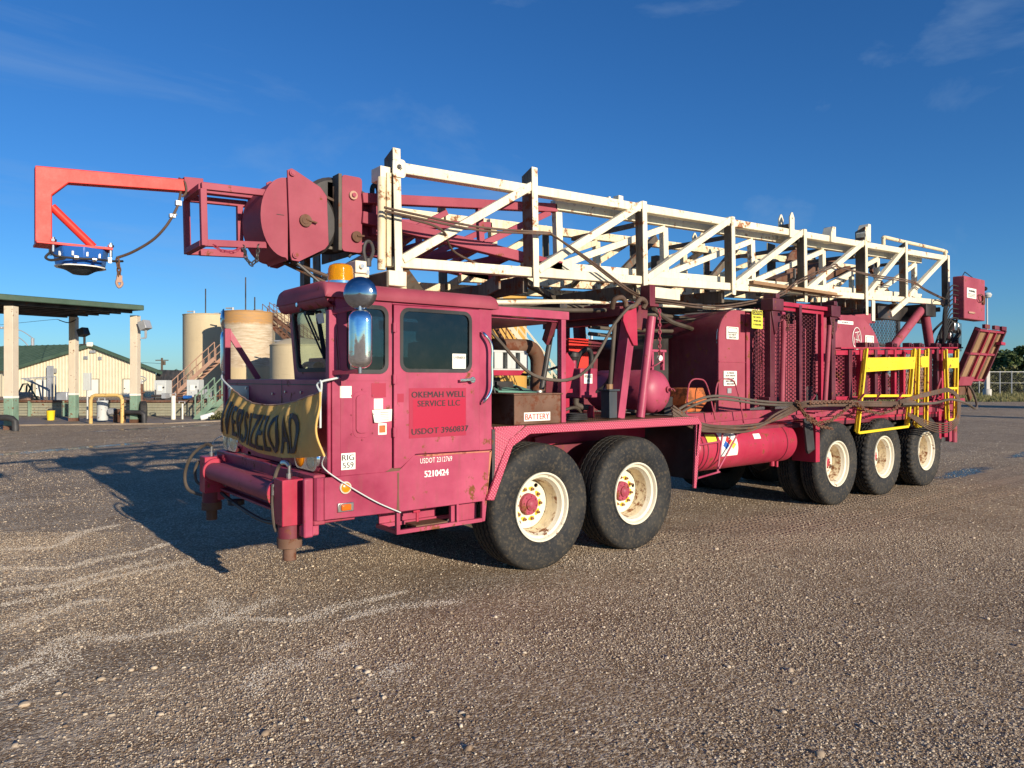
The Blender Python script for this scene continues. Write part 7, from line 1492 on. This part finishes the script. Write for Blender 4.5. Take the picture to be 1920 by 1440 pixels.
# right hand side: lot lamp, fence, trees, grass
lp_ = local_thing('lot_lamp', 'white pole lamp on a concrete base at the right edge', 'street lamp'); f = 70; x, _, zt2 = uf(1851, 558, f)
bz = 1.7 + (711 - 734) * f / 1348
lb(MB().cyl((x, f, .45), (x, f, zt2), .11, 10, .06), 'lamp_pole', 'greybox', lp_); lb(MB().lathe([(zt2 - .05, 0), (zt2, .3), (zt2 + .25, .42), (zt2 + .45, .3), (zt2 + .5, 0)], (x, f, 0), 'Z', 20), 'lamp_head', 'greybox', lp_); lb(MB().cyl((x, f, 0), (x, f, .75), .38, 16).box(x - .18, x + .18, f - .18, f + .18, .75, 2.5), 'lamp_base', 'concretepale', lp_, bev=.03); place(lp_, 0, 0)
cf = local_thing('chain_link_fence', 'grey chain link fence in front of the trees at the right edge', 'fence'); f = 78
xs_ = [uf(u, 0, f)[0] for u in (1797, 1836, 1875, 1897, 1921, 1946, 1975)]
for x in xs_: lb(MB().cyl((x, f, 0), (x, f, 2.6), .05, 8), 'fence_post', 'greymetal', cf)
lb(MB().bar((xs_[0], f, 2.5), (xs_[-1], f, 2.5), .04, .04).bar((xs_[0], f, 1.3), (xs_[-1], f, 1.3), .02, .02), 'fence_rail', 'greymetal', cf)
ml = MB(); xx = xs_[0]
while xx < xs_[-1]: ml.bar((xx, f, .05), (xx + 2.4, f, 2.45), .007, .007); ml.bar((xx + 2.4, f + .01, .05), (xx, f + .01, 2.45), .007, .007); xx += .28
lb(ml, 'chain_link', 'linkwire', cf, kind='stuff', smooth=0); place(cf, 0, 0)
def leaves(cx, cy, cz, rx_, ry_, rz_, n, size, seed):
    rg = np.random.default_rng(seed); ncl = 26; cl = rg.normal(size=(ncl, 3)); cl /= np.linalg.norm(cl, axis=1)[:, None]; cl *= rg.uniform(.45, .95, (ncl, 1)); rad = rg.uniform(.22, .42, ncl)
    k = rg.integers(0, ncl, n); d = rg.normal(size=(n, 3)); d /= np.linalg.norm(d, axis=1)[:, None]; p = cl[k] + d * (rad[k] * rg.uniform(.5, 1, n) ** .5)[:, None]
    p = p * np.array([rx_, ry_, rz_]) + np.array([cx, cy, cz]); a = rg.normal(size=(n, 3)); a /= np.linalg.norm(a, axis=1)[:, None]; b_ = np.cross(a, rg.normal(size=(n, 3))); b_ /= np.linalg.norm(b_, axis=1)[:, None]
    s = (size * rg.uniform(.6, 1.4, n))[:, None]; V = np.stack([p - a * s, p + b_ * s * .6, p + a * s, p - b_ * s * .6], 1).reshape(-1, 3)
    V[:, 2] = np.maximum(V[:, 2], .05); mb = MB(); mb.v = V.tolist(); mb.f = [(4 * i, 4 * i + 1, 4 * i + 2, 4 * i + 3) for i in range(n)]; return mb
def tree(label, r, f, h, wd, seed, mt='leaf', n=5200, nm='broadleaf_tree', grp='trees beyond the fence'):
    X, Y, _ = yd(r, f); t = thing(nm, label, 'tree', (X, Y, 0), grp)
    tk = MB().tube([(X, Y, 0), (X + .1, Y, h * .3), (X - .1, Y + .1, h * .65)], [.28, .2, .08], 8); rg = random.Random(seed)
    for i in range(6): a = rg.uniform(0, 6.28); z = h * rg.uniform(.25, .5); tk.tube([(X, Y, z), (X + math.cos(a) * wd * .25, Y + math.sin(a) * wd * .25, z + h * .2)], [.1, .03], 5)
    build(tk, 'trunk', 'bark', t); build(leaves(X, Y, h * .58, wd / 2, wd / 2, h * .46, n, .26, seed), 'crown', mt, t, smooth=0)
fT = 92
for i, (u, vt, wd, dl, mt) in enumerate(((1893, 654, 7.0, 0, 'leaf'), (1935, 672, 6, 2, 'leafdry'), (1858, 676, 6, 6, 'leaf'), (1975, 664, 8, 5, 'leaf'), (1824, 684, 6, 8, 'leaf'))):
    f = fT + dl; tree(['tallest bushy green tree right of the lot lamp', 'olive green tree at the right edge of the photo', 'dark green tree right behind the lot lamp', 'green tree just past the right edge', 'low green tree half hidden by the folded platform'][i], (u - 960) * f / 1348, f, 1.7 + (711 - vt) * f / 1348, wd, 20 + i, mt)
# low brush behind the fence, grass verge
br_ = MB(); 
for i in range(14): q = leaves(*yd((1790 + i * 16 - 960) * 84 / 1348, 84 + i % 3, 1.0), 2.0, 1.6, 1.1 + .5 * (i % 4), 900, .17, 60 + i); br_.add(q.v, q.f)
o = build(br_, 'undergrowth', 'leafdry', smooth=0); o['kind'] = 'stuff'
rg = np.random.default_rng(5); n = 26000
u_ = rg.uniform(1560, 2080, n); f_a = rg.uniform(54, 84, n); rr = (u_ - 960) * f_a / 1348; hs_ = rg.uniform(.10, .36, n) * (.6 + .5 * np.sin(rr * 1.3) ** 2); h_ = R(HDG)
X = f_a * math.cos(h_) + rr * math.sin(h_); Y = f_a * math.sin(h_) - rr * math.cos(h_); an = rg.uniform(0, 6.28, n); dx = np.cos(an) * .035; dy = np.sin(an) * .035; lx_ = rg.normal(0, .08, n); ly_ = rg.normal(0, .08, n)
V = np.stack([np.stack([X - dx, Y - dy, 0 * X], 1), np.stack([X + dx, Y + dy, 0 * X], 1), np.stack([X + lx_, Y + ly_, hs_], 1)], 1).reshape(-1, 3)
mb = MB(); mb.v = V.tolist(); mb.f = [(3 * i, 3 * i + 1, 3 * i + 2) for i in range(n)]; o = build(mb, 'grass', 'grass', smooth=0); o['kind'] = 'stuff'
vg = MB(); vg.v = [yd(r, f, .006) for r, f in ((24, 54), (60, 54), (120, 110), (24, 110))]; vg.f = [(0, 1, 2, 3)]; 
m_, n_, b_ = new_mat('grassy_earth'); n_.links.new(mixc(n_, ramp(n_, noise_n(n_, .8, 6, .7, pos(n_)), .35, .65), (.09, .10, .035), (.20, .16, .075)), b_.inputs['Base Color']); b_.inputs['Roughness'].default_value = .9; M['verge'] = m_
o = build(vg, 'grass_verge', 'verge', smooth=0); o['kind'] = 'structure'
# distant woods all round the yard
dw = MB(); rg = np.random.default_rng(9)
for i in range(60):
    a = math.radians(HDG - 42 + 84 * i / 59); d = 210 + 30 * math.sin(i * 1.7); q = leaves(d * math.cos(a), d * math.sin(a), .8, 8, 6, 2.0 + .7 * math.sin(i * 2.3), 620, .7, 100 + i); dw.add(q.v, q.f)
o = build(dw, 'distant_woods', 'far', smooth=0); o['kind'] = 'stuff'
# weeds by the steps
o = build(MB().add(leaves(*yd(uf(408, 0, 29)[0], 29.5, .15), .5, .5, .2, 400, .05, 77).v, [(4 * i, 4 * i + 1, 4 * i + 2, 4 * i + 3) for i in range(400)]), 'weeds', 'leafdry', smooth=0); o['kind'] = 'stuff'

# unseen stand-ins added outside the frame to cast two long shadows on the lot
t = thing('shadow_tank', 'grey box tank added unseen beyond the right edge to cast the wide shadow band', 'shadow caster', (51.2, 3.0, 0))
build(MB().box(49.2, 53.2, -1.5, 7.0, .5, 3.6).box(49.6, 52.8, -1.0, 6.5, .35, .5), 'tank_body', 'greybox', t, bev=.05)
for x in (49.8, 52.3): build(MB().cyl((x, 0, .5), (x + .3, 0, .5), .5, 16).cyl((x, 5.5, .5), (x + .3, 5.5, .5), .5, 16), 'shadow_tank_wheel', 'tyre', t)
t = thing('shadow_board', 'narrow board on posts added unseen beyond the right edge to cast the thin shadow band', 'board', (37.2, 2, 0))
build(MB().box(36.7, 37.8, 2.0, 2.1, 1.0, 3.4), 'board_panel', 'greybox', t, bev=.01); build(MB().box(36.8, 36.9, 2.1, 2.2, 0, 3.3).box(37.6, 37.7, 2.1, 2.2, 0, 3.3), 'board_post', 'greymetal', t)

# ------------------------------------------------------------------ loose stones on the gravel
def stones(n, rmin, rmax, f0, f1, seed, zfac=.35, power=1., clump=True):
    rg = np.random.default_rng(seed)
    base = np.array([(-1, -1, -.3), (1, -1, -.3), (1, 1, -.3), (-1, 1, -.3), (-.62, -.55, .8), (.5, -.7, .75), (.65, .5, .85), (-.5, .62, .7)], float)
    base[:4] *= np.array([.85, .85, 1]); fc = np.array([(4, 5, 6, 7), (0, 1, 5, 4), (1, 2, 6, 5), (2, 3, 7, 6), (3, 0, 4, 7)])
    m = int(n * 2.2); f = np.sqrt(rg.uniform(f0 ** 2, f1 ** 2, m)); r = rg.uniform(-.80, .80, m) * f; h = R(HDG); X = f * math.cos(h) + r * math.sin(h); Y = f * math.sin(h) - r * math.cos(h)
    if clump:
        den = .5 + .28 * np.sin(X * 1.7 + 1.3 * np.sin(Y * .9)) + .25 * np.sin(Y * 2.3 + 1.1 * np.sin(X * 1.3 + 2)) + .15 * np.sin((X + Y) * 4.1); keep = rg.uniform(0, 1, m) < np.clip(den, .05, 1)
        X, Y = X[keep], Y[keep]
    X, Y = X[:n], Y[:n]; n = len(X)
    s = rmin * (rmax / rmin) ** (rg.uniform(0, 1, n) ** power); an = rg.uniform(0, 6.28, n); el = rg.uniform(.65, 1.5, n)
    V = base[None] * (1 + rg.uniform(-.28, .28, (n, 8, 3))); V[:, :, 0] *= (s * el)[:, None]; V[:, :, 1] *= (s / el ** .5)[:, None]; V[:, :, 2] *= (s * rg.uniform(.45, .95, n))[:, None]
    ca, sa = np.cos(an)[:, None], np.sin(an)[:, None]; x = V[:, :, 0] * ca - V[:, :, 1] * sa; y = V[:, :, 0] * sa + V[:, :, 1] * ca
    V = np.stack([x + X[:, None], y + Y[:, None], V[:, :, 2] + .002], 2).reshape(-1, 3); Fc = (fc[None] + (np.arange(n) * 8)[:, None, None]).reshape(-1, 4)
    return V, Fc
def stones_obj(parts, name):
    me = bpy.data.meshes.new(name); Vs = []; Fs = []; o_ = 0
    for V, Fc in parts: Vs.append(V); Fs.append(Fc + o_); o_ += len(V)
    V = np.concatenate(Vs); Fc = np.concatenate(Fs); me.vertices.add(len(V)); me.vertices.foreach_set('co', V.ravel()); me.loops.add(len(Fc) * 4); me.loops.foreach_set('vertex_index', Fc.ravel().astype(np.int32))
    me.polygons.add(len(Fc)); me.polygons.foreach_set('loop_start', np.arange(0, len(Fc) * 4, 4, dtype=np.int32)); me.update(calc_edges=True); me.validate(); me.materials.append(M['stone'])
    o = bpy.data.objects.new(name, me); C.objects.link(o); o['kind'] = 'stuff'; return o
stones_obj([stones(125000, .0020, .0058, 2.9, 8.0, 1, power=1.3), stones(34000, .0038, .009, 6.5, 17, 2, power=1.6), stones(3500, .005, .012, 2.9, 7, 3, power=2.4), stones(9000, .007, .012, 12, 34, 4, power=2), stones(130, .012, .022, 3, 9, 8, power=2)], 'gravel')
drift = [[(.261, 5.072), (.424, 5.191), (.589, 5.452), (.714, 5.5), (.928, 5.281), (1.246, 5.248), (1.516, 5.341), (1.633, 5.554), (1.636, 5.766)], [(1.492, 5.258), (1.657, 5.199), (1.97, 4.908), (2.247, 4.988), (2.9, 5.03)], [(1.598, 5.246), (1.796, 5.392), (2.021, 5.513)], [(.1, 6.6), (.341, 6.626), (.614, 6.663), (1.099, 6.948), (1.537, 7.042), (1.841, 7.167)], [(.367, 7.131), (.718, 6.987), (1.092, 7.168), (1.566, 7.385)], [(.408, 7.937), (.86, 7.579), (1.134, 7.727), (1.515, 7.824), (1.922, 8.096)], [(.453, 8.808), (.885, 8.612), (1.192, 9.174), (1.597, 9.406)], [(.308, 5.991), (.602, 6.184), (.822, 6.327), (1.025, 6.251)], [(1.308, 3.928), (1.447, 4.16), (1.593, 4.213), (1.671, 4.081)], [(1.776, 4.173), (2.073, 4.277)], [(1.91, 3.671), (2.167, 3.759)], [(.2, 4.7), (.5, 4.95), (.62, 5.3)], [(2.2, 4.7), (2.6, 4.75), (3.1, 4.55)]]
dV = []; dF = []; rg = np.random.default_rng(31); off_ = 0
for ln_ in drift:
    pts_ = np.array([tuple(q)[:2] for q in spline([(x, y, 0) for x, y in ln_], 10)]); seg_ = np.linalg.norm(np.diff(pts_, axis=0), axis=1); tot = seg_.sum(); n_ = int(tot * 800)
    t_ = rg.uniform(0, tot, n_); cum = np.concatenate([[0], np.cumsum(seg_)]); k_ = np.clip(np.searchsorted(cum, t_) - 1, 0, len(seg_) - 1); f_t = (t_ - cum[k_]) / seg_[k_]
    wq = .018 + .035 * np.abs(np.sin(t_ * 3.1 + len(ln_))); ctr = pts_[k_] + (pts_[k_ + 1] - pts_[k_]) * f_t[:, None] + rg.normal(size=(n_, 2)) * wq[:, None]
    s = rg.uniform(.0022, .0056, n_); base = np.array([(-1, -.8, -.2), (.9, -.9, -.2), (1, .8, -.2), (-.8, 1, -.2), (.05, .0, .95)]); V = base[None] * (1 + rg.uniform(-.3, .3, (n_, 5, 3))) * s[:, None, None]
    V[:, :, 0] += ctr[:, 0:1]; V[:, :, 1] += ctr[:, 1:2]; V[:, :, 2] += .002; dV.append(V.reshape(-1, 3)); fc = np.array([(0, 1, 4, 4), (1, 2, 4, 4), (2, 3, 4, 4), (3, 0, 4, 4)])[:, :3]; dF.append((fc[None] + (np.arange(n_) * 5 + off_)[:, None, None]).reshape(-1, 3)); off_ += n_ * 5
V = np.concatenate(dV); Fc = np.concatenate(dF); me = bpy.data.meshes.new('fine_gravel'); me.vertices.add(len(V)); me.vertices.foreach_set('co', V.ravel()); me.loops.add(len(Fc) * 3); me.loops.foreach_set('vertex_index', Fc.ravel().astype(np.int32)); me.polygons.add(len(Fc)); me.polygons.foreach_set('loop_start', np.arange(0, len(Fc) * 3, 3, dtype=np.int32)); me.update(calc_edges=True); me.validate()
m_, n_, b_ = new_mat('pale_fine_gravel'); g_ = N(n_, 'NewGeometry'); n_.links.new(mixc(n_, g_.outputs['Random Per Island'], (.42, .34, .25), (.86, .78, .64)), b_.inputs['Base Color']); b_.inputs['Roughness'].default_value = .9; me.materials.append(m_)
o = bpy.data.objects.new('fine_gravel', me); C.objects.link(o); o['kind'] = 'stuff'
rs_ = random.Random(11)
for i, (u, v, s, l_) in enumerate(((46, 1323, .024, 'pale flat stone lying alone at the lower left'), (190, 1275, .017, 'left one of two small stones at the lower left'), (246, 1257, .015, 'small pale stone among the gravel left of centre'), (288, 1254, .016, 'round stone right of the other small ones'), (300, 1341, .015, 'stone near the bottom left'), (498, 1377, .018, 'angular dark edged stone at bottom centre'), (470, 1342, .014, 'small stone left of the angular one'), (672, 1253, .018, 'brown stone in the short row below the rig'), (688, 1262, .017, 'pale stone at the end of the short row below the rig'), (676, 1280, .015, 'light stone just under the short row'), (1366, 1252, .014, 'lone stone at the lower centre right'), (1468, 1336, .015, 'lone pale stone left of the lower right corner'), (1852, 1161, .014, 'lone pale stone near the right edge'))):
    F_ = 1348 * 1.7 / (v - 711); X, Y, _ = yd((u - 960) * F_ / 1348, F_); bm = bmesh.new(); bmesh.ops.create_icosphere(bm, subdivisions=2, radius=s)
    for vt in bm.verts: k_ = 1 + .35 * noise.noise(vt.co * 40 + Vector((i * 9, 0, 0))); vt.co = Vector((vt.co.x * 1.25 * k_, vt.co.y * k_, vt.co.z * .65 * k_))
    me = bpy.data.meshes.new('stone'); bm.to_mesh(me); bm.free(); me.materials.append(M['stone']); me.shade_smooth(); me.set_sharp_from_angle(angle=R(30)); o = bpy.data.objects.new('stone', me); C.objects.link(o); o.location = (X, Y, s * .3); o.rotation_euler.z = rs_.uniform(0, 6); tag(o, l_, 'stone')
